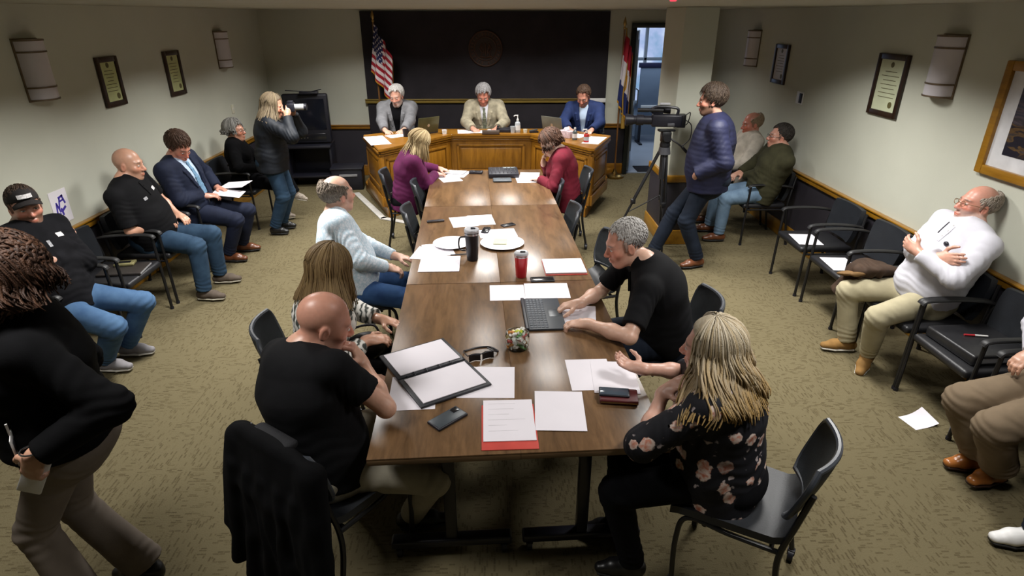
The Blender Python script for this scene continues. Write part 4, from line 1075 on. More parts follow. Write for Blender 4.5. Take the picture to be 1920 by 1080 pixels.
# jacket hung over the near chair
def hung_jacket():
    ca = math.radians(54); fx = np.array([math.cos(ca), math.sin(ca), 0]); ly = np.array([-math.sin(ca), math.cos(ca), 0]); c = np.array([-.715, 2.14, 0.])
    W = lambda x, y, z: c + fx * x + ly * y + np.array([0, 0, z])
    P = [ecap(W(-.30, -.02, .845), W(-.33, -.02, .62), ly, ly, (.235, .035), (.27, .042), .03), ecap(W(-.33, -.02, .62), W(-.34, -.03, .16), ly, ly, (.27, .042), (.31, .055), .03, fb=True),
         cap(W(-.29, -.235, .80), W(-.36, -.30, .36), .055, .045, .03, fb=True), cap(W(-.29, .215, .80), W(-.36, .29, .34), .055, .045, .03, fb=True),
         ecap(W(-.29, -.0, .86), W(-.24, -.0, .80), ly, ly, (.17, .03), (.20, .02), .03)]
    for k, y in enumerate((-.2, -.1, .0, .1, .2)): P.append(cap(W(-.345, y, .70), W(-.39 - .01 * (k % 2), y * 1.3, .18), .02, .032, .035))
    P += [ripple(W(-.36, -.1, .45), ly, .3, .006, .07), crumple(.004, 9, 4)]
    V, F = snet(P, .008); root = np.array([c[0], c[1], 0]); t = thing('jacket', 'black jacket hanging over the back of the nearest chair', 'jacket', tuple(root))
    np_mesh('jacket_body', V - root, F, fabric('jacket_black_cloth', (.003, .003, .0035), .9, .2, 400, .2, 14, .1), t)
    col = [ecap(W(-.27, -.10, .87), W(-.27, .09, .87), fx, fx, (.035, .02), (.035, .02), .02)]
    V, F = snet(col, .007); np_mesh('collar', V - root, F, fabric('jacket_collar_cloth', (.012, .012, .014), .8, .2, 400, .2), t)
hung_jacket()

M_seatfab = plain('wall_chair_seat', (.011, .011, .013), .42, 0, .5, .15, 12, .12, 200)
M_backfab = plain('wall_chair_back', (.009, .011, .015), .55, 0, .45, .15, 14, .2, 260)
M_arm = plain('arm_plastic', (.009, .009, .010), .5, 0, .5, .1, 12)
def arm_chair(label, group):
    t = thing('arm_chair', label, 'chair', (0, 0, 0), 0, group)
    bm = B(); box(bm, (.02, 0, .440), (.47, .48, .055), .022, seg=3); obj('seat', bm, M_seatfab, t)
    bm = B(); curved_slab(bm, back_fn(.47, .49, .795, -.225, .06, .03, .15), 12, 8, .038); bmesh.ops.bevel(bm, geom=[e for e in bm.edges if len(e.link_faces) == 2 and e.calc_face_angle(0) > 1.1], offset=.012, segments=2, affect='EDGES'); obj('backrest', bm, M_backfab, t, 50)
    for s in (-1, 1):
        y = s * .265
        bm = B(); tube(bm, [(.235, y, .0), (.225, y, .40), (.215, y, .665)], .0125, 8); lg = obj('leg', bm, M_cframe, t); bm = B(); cyl(bm, (.235, y, 0), (.235, y, .02), .016, n=12); obj('glide', bm, M_black, lg)
        bm = B(); tube(bm, smooth_path([(-.285, y, .0), (-.225, y, .40), (-.235, y, .58), (-.275, y * .9, .77)]), .0125, 8); lg = obj('leg', bm, M_cframe, t); bm = B(); cyl(bm, (-.285, y, 0), (-.284, y, .02), .016, n=12); obj('glide', bm, M_black, lg)
        bm = B(); tube(bm, smooth_path([(.235, y, .655), (.20, y, .682), (.02, y, .688), (-.16, y, .675), (-.245, y, .655)]), .02, 10, flat=(.024, .013)); obj('armrest', bm, M_arm, t)
        bm = B(); tube(bm, [(.225, y, .41), (-.225, y, .41)], .010, 8); obj('side_rail', bm, M_cframe, t)
    bm = B(); tube(bm, [(.18, -.265, .405), (.18, .265, .405)], .009, 8); tube(bm, [(-.18, -.265, .405), (-.18, .265, .405)], .009, 8); obj('cross_rail', bm, M_cframe, t)
    return t
GL, GR = 'black armchairs along the left wall', 'black armchairs along the right wall'
_a0 = arm_chair('black armchair under the capped man in the dark jacket', GL); _a0.location = (XL + .345, 3.93, 0)
def ac(x, y, deg, label, g): return dup(_a0, (x, y, 0), math.radians(deg), label, g)
ac(XL + .345, 4.60, 0, 'black armchair holding a folder and a phone, between the capped man and the bald man', GL)
ac(XL + .345, 5.24, 0, 'black armchair under the bald man with jeans by the left wall', GL)
ac(XL + .345, 5.98, 0, 'black armchair under the man in the navy suit by the left wall', GL)
ac(XL + .345, 7.30, 0, 'black armchair under the grey-haired woman by the left wall', GL)
ac(XR - .36, 7.30, 180, 'black armchair under the man in the cream sweater by the right wall', GR)
ac(XR - .36, 6.60, 180, 'black armchair under the man in the olive sweater', GR)
ac(XR - .36, 5.24, 180, 'empty black armchair with a paper on its seat, farther of the two with papers', GR)
ac(XR - .36, 4.59, 180, 'empty black armchair with a paper on its seat, beside the man in white', GR)
ac(XR - .36, 3.72, 180, 'black armchair under the bald man in the white shirt', GR)
ac(XR - .36, 3.17, 180, 'black armchair holding a black portfolio with a red pen', GR)
ac(XR - .36, 2.52, 180, 'black armchair under the person in brown trousers at the right edge', GR)

# dais swivel chairs (only their backs show)
def dais_chair(x, y, deg, label):
    t = thing('office_chair', label, 'chair', (x, y, .13), math.radians(deg), 'dark office chairs behind the dais')
    bm = B(); curved_slab(bm, seat_fn(.48, .46, .43, .02), 12, 10, .06); obj('seat', bm, M_backfab, t, 50)
    bm = B(); curved_slab(bm, back_fn(.48, .47, .97, -.24, .10, .04, .3), 12, 10, .05); obj('backrest', bm, plain('office_back_navy', (.012, .016, .030), .5), t, 50)
    bm = B(); cyl(bm, (0, 0, .06), (0, 0, .41), .025); tube(bm, smooth_path([(-.10, 0, .40), (-.25, 0, .41), (-.275, 0, .60)]), .02, 8, flat=(.03, .01)); st = obj('stem', bm, M_black, t)
    for k in range(5):
        a = k * 2 * PI / 5; bm = B(); tube(bm, [(0, 0, .10), (.26 * math.cos(a), .26 * math.sin(a), .07)], [.022, .014], 8); lg = obj('leg', bm, M_black, t)
        bm = B(); caster(bm, .26 * math.cos(a), .26 * math.sin(a), .027); obj('caster', bm, M_black, lg)
    for s in (-1, 1):
        bm = B(); tube(bm, smooth_path([(.0, s * .22, .42), (.0, s * .27, .46), (.0, s * .275, .62), (.02, s * .27, .635)]), .011, 8); box(bm, (.04, s * .27, .645), (.22, .05, .02), .008); obj('armrest', bm, M_black, t)
dais_chair(-1.42, 9.20, -82, 'dark office chair behind the white-haired man in grey'); dais_chair(-.13, 9.22, -92, 'dark office chair behind the man in the tan blazer'); dais_chair(1.33, 9.12, -110, 'dark office chair behind the man in the blue suit')

# ------------------------------------------------------------------ television on a stand, black box, strip
t = thing('television', 'old black tube television in the back left corner', 'television', (-2.76, 9.20, .62), math.radians(-84))
bm = B(); box(bm, (.0, 0, .36), (.12, .64, .70), .025, seg=3); obj('front_case', bm, M_black, t)
t_ = bmesh.new(); bmesh.ops.create_cube(t_, size=1); bmesh.ops.scale(t_, vec=(.30, .58, .60), verts=t_.verts)
for v in t_.verts:
    if v.co.x < 0: v.co.y *= .62; v.co.z = v.co.z * .7 - .05
bmesh.ops.bevel(t_, geom=t_.edges[:], offset=.02, segments=2, affect='EDGES'); bm = B(); merge(bm, t_, Matrix.Translation((-.20, 0, .36))); obj('rear_case', bm, M_black, t)
bm = B(); curved_slab(bm, lambda u, v: ((.055 + .012 * (1 - ((u - .5) * 2) ** 2) * (1 - ((v - .5) * 2) ** 2), (u - .5) * .54, .20 + v * .44), (1, 0, 0)), 12, 10, .01); obj('screen', bm, plain('tube_glass', (.008, .009, .014), .12), t, 50)
bm = B(); box(bm, (.062, 0, .10), (.012, .50, .10), .004); cp = obj('control_panel', bm, M_blackg, t)
bm = B()
for k in range(5): cyl(bm, (.066, -.02 - .045 * k, .09), (.074, -.02 - .045 * k, .09), .011, n=12)
obj('button', bm, M_steel, cp)
t = thing('tv_stand', 'black stand under the old television', 'stand', (-2.78, 9.22, 0), math.radians(-84))
bm = B(); box(bm, (0, 0, .60), (.50, .66, .035), .006); obj('top_shelf', bm, M_black, t); bm = B(); box(bm, (0, 0, .16), (.46, .62, .03), .006); obj('lower_shelf', bm, M_black, t)
for s in (-1, 1):
    bm = B(); box(bm, (-.02, s * .31, .30), (.44, .03, .60), .005); obj('side_panel', bm, M_black, t)
bm = B(); box(bm, (-.22, 0, .36), (.02, .60, .40), .003); obj('back_panel', bm, M_black, t)
t = thing('antenna_box', 'small black set-top box with rabbit-ear antenna lying on the television', 'antenna', (-2.68, 9.16, 1.333), math.radians(-80))
bm = B(); box(bm, (0, 0, .016), (.14, .26, .03), .006); obj('case', bm, M_black, t)
bm = B(); tube(bm, [(0, -.04, .03), (.02, -.32, .055)], .007, 6); tube(bm, [(0, .04, .03), (.02, .18, .06)], .007, 6); obj('antenna', bm, M_black, t)
t = thing('storage_box', 'black box with a grey lid label on the floor left of the dais', 'box', (-2.20, 8.98, 0), .1)
bm = B(); box(bm, (0, 0, .15), (.44, .34, .30), .012); obj('body', bm, M_black, t)
bm = B(); box(bm, (0, 0, .315), (.47, .37, .03), .010); obj('lid', bm, M_black, t); bm = B(); box(bm, (.02, -.174, .22), (.26, .008, .035), .002); obj('label_strip', bm, plain('label_grey', (.25, .25, .26), .5), t)
bm = B(); M_strip = plain('strip_grey', (.42, .40, .37), .7)
for a, b in (((-2.02, 8.62), (-1.44, 7.42)), ((-1.44, 7.42), (-1.12, 7.24))):
    a, b = Vector((*a, 0)), Vector((*b, 0)); box(bm, ((a + b) / 2 + Vector((0, 0, .006))), ((b - a).length + .06, .085, .012), .004, None, math.atan2((b - a).y, (b - a).x))
tag(obj('cable_cover', bm, M_strip), 'pale cable cover strip along the floor left of the dais', 'cable cover')

# ------------------------------------------------------------------ flags
def flag(name, label, x, y, top, base_r, colfn, W_, H_, rot, drape, ncol=60, nrow=90):
    t = thing(name, label, 'flag', (x, y, 0), 0)
    bm = B(); lathe(bm, [(base_r, 0), (base_r, .03), (base_r * .8, .05), (base_r * .3, .065), (.028, .10), (.022, .13)]); obj('base', bm, M_brass if name != 'us_flag' else M_brass, t)
    bm = B(); cyl(bm, (0, 0, .02), (0, 0, top - .14), .0135, n=12); obj('pole', bm, wood('flag_pole_wood', (.10, .04, .01), (.22, .10, .03), 'Z'), t)
    bm = B(); lathe(bm, [(.016, 0), (.02, .02), (.012, .035), (.026, .07), (.022, .10), (.002, .17)], (0, 0, top - .15), 12); obj('finial', bm, M_brass, t)
    bm = B(); cl = bm.loops.layers.float_color.new('Col'); g = {}
    for i in range(ncol + 1):
        for j in range(nrow + 1):
            u, v = i / ncol, j / nrow; g[i, j] = bm.verts.new(drape(u, v, W_, H_, top))
    for i in range(ncol):
        for j in range(nrow):
            f_ = bm.faces.new((g[i, j], g[i + 1, j], g[i + 1, j + 1], g[i, j + 1]))
            for lp, (a, b) in zip(f_.loops, ((i, j), (i + 1, j), (i + 1, j + 1), (i, j + 1))): lp[cl] = (*colfn((i + .5) / ncol, (j + .5) / nrow), 1)
    me = bpy.data.meshes.new('cloth'); bm.to_mesh(me); bm.free(); me.polygons.foreach_set('use_smooth', [True] * len(me.polygons))
    o = link('cloth', me, col_mat('flag_cloth', .75, .3), t); md = o.modifiers.new('th', 'SOLIDIFY'); md.thickness = .003; return t, o
RED, WHT, NVY, GLD = (.30, .010, .022), (.62, .56, .57), (.012, .016, .075), (.42, .20, .010)
def us_col(u, v):           # u along the fly, v down the hoist
    if u > .955 or v > .965: return GLD
    if u < .42 and v < 7 / 13:
        a, b = (u / .42 * 11) , (v / (7 / 13) * 9); i, j = int(a), int(b); fa, fb = a - i - .5, b - j - .5
        return WHT if (i + j) % 2 == 0 and fa * fa + fb * fb < .13 else NVY
    return RED if int(v * 13) % 2 == 0 else WHT
def us_drape(u, v, W_, H_, top):   # hangs folded from the hoist; the fly falls diagonally down
    zt = top - .17; fold = .05 * math.sin(u * 13 + v * 1.2) * (.3 + .7 * u)
    return (.018 - .10 * v * (1 - u * .5) + .26 * u + .02 * math.sin(u * 17), -.05 - .05 * u + fold, zt - v * H_ * .72 - u * W_ * .40)
flag('us_flag', 'United States flag draped from a pole left of the dark panel', -1.735, 9.50, 2.425, .12, us_col, 1.25, .90, 0, us_drape)
def mo_col(u, v):
    d = math.hypot((u - .5) * 1.6, (v - .5))
    if u > .96 or v > .97: return GLD
    if d < .17: return GLD if d > .12 else ((.35, .33, .32) if d > .06 else (.25, .18, .03))
    return RED if v < 1 / 3 else ((.48, .44, .46) if v < 2 / 3 else (.012, .02, .09))
def mo_drape(u, v, W_, H_, top):
    zt = top - .16; fold = .05 * math.sin(u * 15 + v) * (.4 + .6 * u)
    return (.016 + .17 * u * (.7 + .3 * v) - .06 * v + .012 * math.sin(u * 22), -.04 - .05 * u + fold, zt - v * H_ * 1.15 - u * W_ * .28)
tf, _ = flag('state_flag', 'red white and blue state flag on a brass-based pole by the back doorway', 1.90, 9.50, 2.33, .15, mo_col, 1.25, .88, 0, mo_drape)
bm = B(); tube(bm, smooth_path([(.02, -.04, 2.20), (.06, -.07, 1.7), (.03, -.08, 1.3), (.05, -.08, .95)]), .010, 6); cyl(bm, (.05, -.08, .95), (.06, -.085, .78), .022, .032, 10); obj('gold_cord', bm, plain('gold_cord', (.30, .17, .02), .7), tf)
# ------------------------------------------------------------------ the people in the room
def nodes_fabric(name, build, rough=.85, bmp=.15):
    if name in MATS: return MATS[name]
    m, nt, b = new_mat(name); nt.links.new(build(nt), b.inputs['Base Color']); b.inputs['Roughness'].default_value = rough; b.inputs['Specular IOR Level'].default_value = .25
    n = N(nt, 'ShaderNodeTexNoise', i_Scale=420.0); nt.links.new(coords(nt), n.inputs['Vector']); bump(nt, b, n.outputs[0], bmp, .003); MATS[name] = m; return m
def mixn(nt, fac, a, b):
    mx = N(nt, 'ShaderNodeMix', data_type='RGBA'); nt.links.new(fac, mx.inputs[0])
    for s, v in ((6, a), (7, b)):
        if isinstance(v, tuple): mx.inputs[s].default_value = (*v, 1)
        else: nt.links.new(v, mx.inputs[s])
    return mx.outputs[2]
def floral(nt):
    v = coords(nt); w = N(nt, 'ShaderNodeTexNoise', i_Scale=38.0, i_Detail=2.0); nt.links.new(v, w.inputs['Vector'])
    ad = N(nt, 'ShaderNodeVectorMath', operation='MULTIPLY_ADD'); ad.inputs[1].default_value = (.035, .035, .035); nt.links.new(w.outputs['Color'], ad.inputs[0]); nt.links.new(v, ad.inputs[2])
    def vor(sc, rnd=.9, off=0):
        x = N(nt, 'ShaderNodeTexVoronoi', i_Scale=sc, i_Randomness=rnd); mp = nt.nodes.new('ShaderNodeMapping'); mp.inputs['Location'].default_value = (off, off * .7, off * .3); nt.links.new(ad.outputs[0], mp.inputs[0]); nt.links.new(mp.outputs[0], x.inputs['Vector']); return x
    def lt(o, t, s=.04): return ramp(nt, o, [(t - s, (1, 1, 1)), (t + s, (0, 0, 0))])
    base = (.007, .007, .010)
    lf = vor(27, 1, .3); c = mixn(nt, lt(lf.outputs['Distance'], .27), base, (.40, .34, .34))
    hole = N(nt, 'ShaderNodeTexNoise', i_Scale=9.0); nt.links.new(v, hole.inputs['Vector'])
    c = mixn(nt, ramp(nt, hole.outputs[0], [(.56, (1, 1, 1)), (.62, (0, 0, 0))]), c, base)
    bg = vor(12.5, .9); sel = N(nt, 'ShaderNodeSeparateColor'); nt.links.new(bg.outputs['Color'], sel.inputs[0])
    mk = N(nt, 'ShaderNodeMath', operation='MULTIPLY'); nt.links.new(lt(bg.outputs['Distance'], .36, .03), mk.inputs[0]); nt.links.new(ramp(nt, sel.outputs[0], [(.28, (0, 0, 0)), (.32, (1, 1, 1))]), mk.inputs[1])
    pt = vor(58, 1); petal = ramp(nt, pt.outputs['Distance'], [(.10, (.55, .22, .14)), (.35, (.50, .28, .22)), (.6, (.62, .50, .44))])
    pet2 = mixn(nt, ramp(nt, bg.outputs['Distance'], [(.06, (0, 0, 0)), (.26, (1, 1, 1))]), (.42, .13, .07), petal)
    return mixn(nt, mk.outputs[0], c, pet2)
M_floral = nodes_fabric('floral_blouse_cloth', floral, .75)
def swirl(nt):
    v = coords(nt, (1, 1, 1)); w = N(nt, 'ShaderNodeTexNoise', i_Scale=16.0, i_Detail=1.0, i_Distortion=1.2); nt.links.new(v, w.inputs['Vector'])
    wv = N(nt, 'ShaderNodeTexWave', i_Scale=9.0, i_Distortion=7.0, i_Detail=1.5); wv.inputs['Detail Scale'].default_value = 2.2; nt.links.new(v, wv.inputs['Vector'])
    return ramp(nt, wv.outputs['Fac'], [(.10, (.05, .055, .05)), (.32, (.28, .28, .25)), (.5, (.58, .56, .52)), (.9, (.64, .62, .58))])
M_swirl = nodes_fabric('grey_white_knit', swirl)
def paisley(nt):
    v = coords(nt); a = N(nt, 'ShaderNodeTexVoronoi', i_Scale=40.0); a.feature = 'DISTANCE_TO_EDGE'; nt.links.new(v, a.inputs['Vector'])
    n = N(nt, 'ShaderNodeTexNoise', i_Scale=40.0, i_Detail=3.0); nt.links.new(v, n.inputs['Vector'])
    c = ramp(nt, a.outputs[0], [(.02, (.40, .51, .60)), (.08, (.58, .64, .70)), (.4, (.64, .67, .73))])
    return mixn(nt, ramp(nt, n.outputs[0], [(.50, (0, 0, 0)), (.6, (1, 1, 1))]), c, (.42, .53, .61))
M_paisley = nodes_fabric('pale_blue_patterned_shirt', paisley)
def denim(name, col, fade):
    def f(nt):
        v = coords(nt); n = N(nt, 'ShaderNodeTexNoise', i_Scale=7.0, i_Detail=4.0, i_Roughness=.6); nt.links.new(v, n.inputs['Vector']); return ramp(nt, n.outputs[0], [(.32, col), (.70, fade)])
    return nodes_fabric(name, f, .85, .25)
D_light = denim('denim_light', (.032, .075, .160), (.07, .14, .25)); D_mid = denim('denim_mid', (.012, .031, .062), (.028, .060, .105)); D_dark = denim('denim_dark', (.004, .007, .015), (.009, .015, .028)); D_blue = denim('denim_blue', (.016, .045, .13), (.04, .10, .24))
D_pale = denim('denim_pale', (.10, .16, .24), (.18, .27, .37))
F_black = fabric('black_cotton', (.0035, .0035, .0045), .9, .18, 500, .15, 14, .1); F_blk2 = fabric('black_knit', (.0035, .0035, .004), .95, .18, 500, .15, 14, .08); F_blk3 = fabric('black_fleece', (.0075, .0075, .009), .95, .25, 500, .15, 14, .1); F_black_p = fabric('black_polo_cloth', (.0045, .0045, .0055), .85, .18, 500, .15, 14, .15)
F_khaki = fabric('khaki_cotton', (.36, .32, .21), .85, .08); F_stone = fabric('stone_cotton', (.34, .31, .24), .85, .08); F_taupe = fabric('taupe_cotton', (.17, .125, .08), .85, .08); F_grey_tr = fabric('grey_brown_trousers', (.17, .14, .115), .85, .08)
F_navy = fabric('navy_suit_wool', (.008, .012, .030), .8); F_blue = fabric('blue_suit_wool', (.012, .024, .085), .8); F_grey = fabric('grey_blazer_wool', (.17, .17, .18), .85, .2); F_tan = fabric('tan_tweed', (.27, .24, .17), .9, .3, 300, .3)
F_plum = fabric('plum_knit', (.085, .008, .050), .85); F_red = fabric('dark_red_knit', (.120, .007, .018), .85); F_cream = fabric('cream_knit', (.52, .47, .40), .9); F_olive = fabric('olive_knit', (.040, .038, .018), .9)
F_white = fabric('white_cotton', (.55, .545, .60), .8, .03); F_lblue = fabric('light_blue_cotton', (.42, .52, .66), .8, .04); F_puff = fabric('navy_puffer', (.012, .014, .042), .62, .2, 60, .12, 10, .35); F_tieb = fabric('blue_tie', (.13, .24, .36), .6, .3, 200, .1, 60); F_tieg = fabric('grey_tie', (.13, .14, .10), .6, .4, 200, .1, 50)
L_brown = plain('brown_leather', (.12, .040, .016), .32, 0, .5, .2, 12); L_tan = plain('tan_leather', (.30, .105, .022), .28, 0, .5, .2, 12); L_black = plain('black_leather', (.008, .008, .009), .35, 0, .5, .1, 12); Sh_grey = fabric('grey_sneaker', (.22, .21, .22), .8); Sh_brown = fabric('brown_canvas', (.085, .065, .05), .8); Sh_tan = fabric('tan_suede', (.24, .13, .04), .85); Sh_white = plain('white_leather', (.74, .73, .72), .45, 0, .4, .03)
R_white = plain('rubber_white', (.62, .60, .55), .6); R_black = plain('rubber_black', (.012, .012, .012), .7); R_tan = plain('rubber_tan', (.38, .35, .28), .7)
E_white = plain('embroidery_white', (.60, .58, .58), .8, 0, .2, .3, 120); E_grey = plain('embroidery_grey', (.32, .32, .34), .8, 0, .2, .4, 140)
G_dark = plain('spectacle_dark', (.02, .02, .022), .3); G_gold = plain('spectacle_gold', (.28, .17, .08), .3, .6)
K = dict; V3 = np.array
PALM_DN = (0, 0, -1)

def foreground_cast():
    person('bald man in a black polo, chin on his fist, at the near table corner', 46, (-.77, 2.145, .585), (-.835, 2.235, 1.06), (-.725, 2.285, 1.18), (22, -20, 4),
        aL=K(w=(-.66, 2.58, .70), e=(-.4, .6, -.8), f=(.8, .4, -.2), n=PALM_DN, c=.6), aR=K(w=(-.610, 2.345, .945), e=(.7, -.5, -.7), f=(-.35, .0, .9), n=(-.85, -.1, -.4), c=[1.2, 1.3, 1.35, 1.4], sf=.03),
        lL=K(a=(-.50, 2.62, .09), k=(.7, .9, .5), t=(.8, .6, 0)), lR=K(a=(-.44, 2.30, .09), k=(1, -.25, .5), t=(1, .1, 0)),
        top=K(mat=F_black_p, off=.022, sleeve='short', slen=.62, hem=-.10, ch=.056), pants=K(mat=F_stone, belt=L_black), shoes=K(mat=L_black, sole=R_black),
        hair=K(kind='none'), skin=(.62, .35, .25), face=K(red=.5, beard=((.30, .20, .16), .35), scalp=((.52, .24, .17), .7)), hs=1.10, build=1.14, belly=.035, hunch=.035, sw=.20, h=.006, show_eyes=True)
    person('blonde woman in a black floral blouse at the near right of the table', 158, (.965, 2.06, .585), (.905, 2.06, 1.03), (.860, 2.105, 1.135), (150, -4, -4),
        aL=K(w=(.705, 2.14, .895), e=(-.9, -.5, -.7), f=(.55, -.25, .75), n=(.75, .1, -.5), c=.35, sf=.04), aR=K(w=(.675, 2.405, .85), e=(.3, .8, -.7), f=(-.78, .62, -.05), n=(.15, -.35, .9), c=.45, sf=.05),
        lL=K(a=(.60, 1.98, .09), k=(-1, 0, .5), t=(-1, .1, 0)), lR=K(a=(.58, 2.22, .09), k=(-1, 0, .5), t=(-1, .1, 0)),
        top=K(name='blouse', mat=M_floral, off=.024, sleeve='long', slen=.22, hem=-.13, collar=False, amp=.006), pants=K(mat=F_black), shoes=K(mat=L_black, sole=R_black),
        hair=K(kind='long', c=(.60, .54, .43), c2=(.42, .33, .20), o=.016, bz=-.075, locks=K(n=680, length=.20, rad=.0042, wave=.017, seed=3, spread=.06, face=54, freq=38, taper=.5, tip=(.26, .16, .05))), skin=(.58, .33, .25), fem=True, build=1.22, belly=.045, hs=1.03, h=.006, sw=.19, face=K(red=.15))
    person('grey-haired man in a black polo typing on a tablet keyboard', 178, (1.04, 3.24, .585), (.86, 3.19, 1.06), (.735, 3.25, 1.165), (187, -16, 0),
        aL=K(w=(.50, 2.97, .795), e=(.3, -1, -.45), f=(-.92, .25, -.12), n=PALM_DN, c=.55, sf=.04), aR=K(w=(.485, 3.215, .80), e=(.2, .8, -.6), f=(-.95, .05, -.15), n=PALM_DN, c=.7, sf=.06),
        lL=K(a=(.62, 3.08, .09), k=(-1, -.1, .5), t=(-1, 0, 0)), lR=K(a=(.60, 3.40, .09), k=(-1, .1, .5), t=(-1, 0, 0)),
        top=K(mat=F_black_p, off=.018, sleeve='short', slen=.80, hem=-.04, ch=.058, placket=True, logos=[('chest_logo', .085, .70, .035, .05, E_grey)]), pants=K(mat=D_dark, belt=L_black), shoes=K(mat=L_black, sole=R_black),
        hair=K(kind='short', rec=.012, c=(.52, .50, .48), side=(.19, .18, .18), o=.006, n=700, len=.022), skin=(.62, .38, .28), face=K(red=.55, brow=(.25, .2, .17)), hs=1.09, build=1.10, belly=.05, hunch=.03, sw=.20, h=.006)  # hair top coloured paler than the sides, painting in the bright overhead light
    person('woman with long light brown hair and a grey patterned top, seen from behind', 24, (-1.0, 2.97, .585), (-.93, 2.965, 1.03), (-.87, 2.975, 1.135), (42, -14, 0),
        aL=K(w=(-.67, 3.12, .76), e=(0, .7, -.7), f=(.9, -.2, -.1), n=PALM_DN, c=.5), aR=K(w=(-.695, 2.85, .775), e=(.1, -.7, -.8), f=(.85, .35, -.1), n=(0, .3, -.9), c=.5, sf=.04),
        lL=K(a=(-.56, 3.2, .09), k=(1, .1, .5), t=(1, .2, 0)), lR=K(a=(-.56, 2.92, .09), k=(1, 0, .5), t=(1, .2, 0)),
        top=K(mat=M_swirl, off=.022, sleeve='long', slen=.80, hem=-.10, collar=False, amp=.006), pants=K(mat=F_black), shoes=K(mat=L_black, sole=R_black),
        hair=K(kind='long', c=(.25, .165, .07), c2=(.13, .08, .033), o=.016, bz=-.07, locks=K(n=600, length=.19, rad=.0043, wave=.004, seed=5, spread=.012, face=50, freq=16, taper=.6)), fem=True, hs=1.05, h=.006, build=1.05)
    person('balding man in a pale blue patterned shirt and jeans on the left of the table', 20, (-1.06, 4.03, .585), (-1.155, 4.16, 1.055), (-1.125, 4.235, 1.20), (42, 2, 3),
        aL=K(w=(-.76, 4.28, .70), e=(0, .8, -.6), f=(.9, .1, -.2), n=PALM_DN, c=.5), aR=K(w=(-.79, 4.03, .715), e=(.2, -.9, -.5), f=(.85, .3, -.35), n=(.1, .2, -.9), c=.6),
        lL=K(a=(-.66, 4.32, .09), k=(1, .2, .6), t=(1, .2, 0)), lR=K(a=(-.70, 3.92, .09), k=(1, 0, .6), t=(1, .1, 0)),
        top=K(mat=M_paisley, off=.018, sleeve='long', slen=.92, hem=-.07, ch=.058, amp=.0032), pants=K(mat=D_blue, belt=L_black), shoes=K(mat=L_brown, sole=R_black),
        hair=K(kind='horseshoe', c=(.22, .18, .14), c2=(.13, .10, .08), o=.008, hd=.066), skin=(.58, .35, .26), face=K(red=.2), hs=1.10, build=1.12, belly=.06, sw=.20, h=.006, shoulder_drop=.06)
    # walking person at the left edge
    r = person('person with curly auburn hair in a black sweater walking past at the left edge', 212, (-1.67, 1.93, .92), (-1.645, 1.91, 1.40), (-1.665, 1.895, 1.54), (200, -22, 0),
        aL=K(w=(-1.545, 1.64, 1.02), e=(1, .35, -.2), f=(-.45, .0, -.9), n=(.1, .9, -.1), c=.8), aR=K(w=(-1.92, 2.07, .98), e=(.4, .5, -.7), f=(-.8, -.1, -.5), n=(0, -.9, -.2), c=.6),
        lL=K(a=(-1.72, 1.80, .09), k=(-1, 0, .05), t=(-1, 0, 0)), lR=K(a=(-1.60, 2.02, .09), k=(-1, 0, .05), t=(-1, .05, 0)),
        top=K(name='sweater', mat=F_blk2, off=.026, sleeve='long', hem=.02, flare=.018, collar=False, amp=.005), pants=K(mat=F_grey_tr, off=.012, hemr=.075), shoes=K(mat=L_black, sole=R_black),
        hair=K(kind='long', c=(.060, .024, .010), c2=(.022, .010, .006), o=.030, bz=-.12, tuft=True, n=900, len=.05, rad=.0042, lift=.012, wild=.06, fuzz=.008, locks=K(n=600, length=.11, rad=.0042, wave=.015, seed=9, spread=.03, face=48, freq=70, taper=.5, off=.030)), fem=True, build=1.16, hs=1.08, h=.0065, s=1.03)
    t, root, gp = r['t'], r['root'], r['gp']
    q, n_ = march(gp, r['sp'](.22) + r['Fs'] * .40 + r['Ls'] * .42, -r['Fs'] * .40 - r['Ls'] * .30)
    bm = B(); X = Matrix.Translation(Vector(q + n_ * .012 - root)) @ Matrix(np.array([r['Ls'], r['Fs'], r['U']]).T.tolist()).to_4x4()
    box(bm, (0, 0, 0), (.075, .004, .11), .003, X); bd = obj('badge', bm, M_white, t)
    bm = B(); box(bm, (0, 0, .01), (.034, .0055, .045), .001, X); box(bm, (0, 0, -.035), (.05, .0055, .006), 0, X); obj('badge_photo', bm, plain('badge_photo_dark', (.06, .06, .07), .4), bd)
    bm = B(); tube(bm, [X @ Vector((0, 0, .055)), X @ Vector((0, 0, .10))], .004, 6); obj('strap', bm, M_white, bd)
    w = r['wr']['L']; bm = B(); tube(bm, [Vector(w - root + V3([.034 * math.cos(a), .030 * math.sin(a), .03])) for a in np.linspace(0, 2 * PI, 16, endpoint=False)], .003, 6, True); obj('bracelet', bm, M_steel, t)
    th = thing('smartphone', 'phone with a pale case held in the hand of the curly-haired walker', 'phone', tuple(w + V3([-.055, .030, -.105])), .2)
    bm = B(); box(bm, (0, 0, 0), (.075, .011, .145), .006, Matrix.Rotation(.5, 4, 'Y')); obj('case', bm, M_white, th); bm = B(); box(bm, (0, .006, 0), (.066, .002, .132), .001, Matrix.Rotation(.5, 4, 'Y')); obj('screen', bm, M_blackg, th)

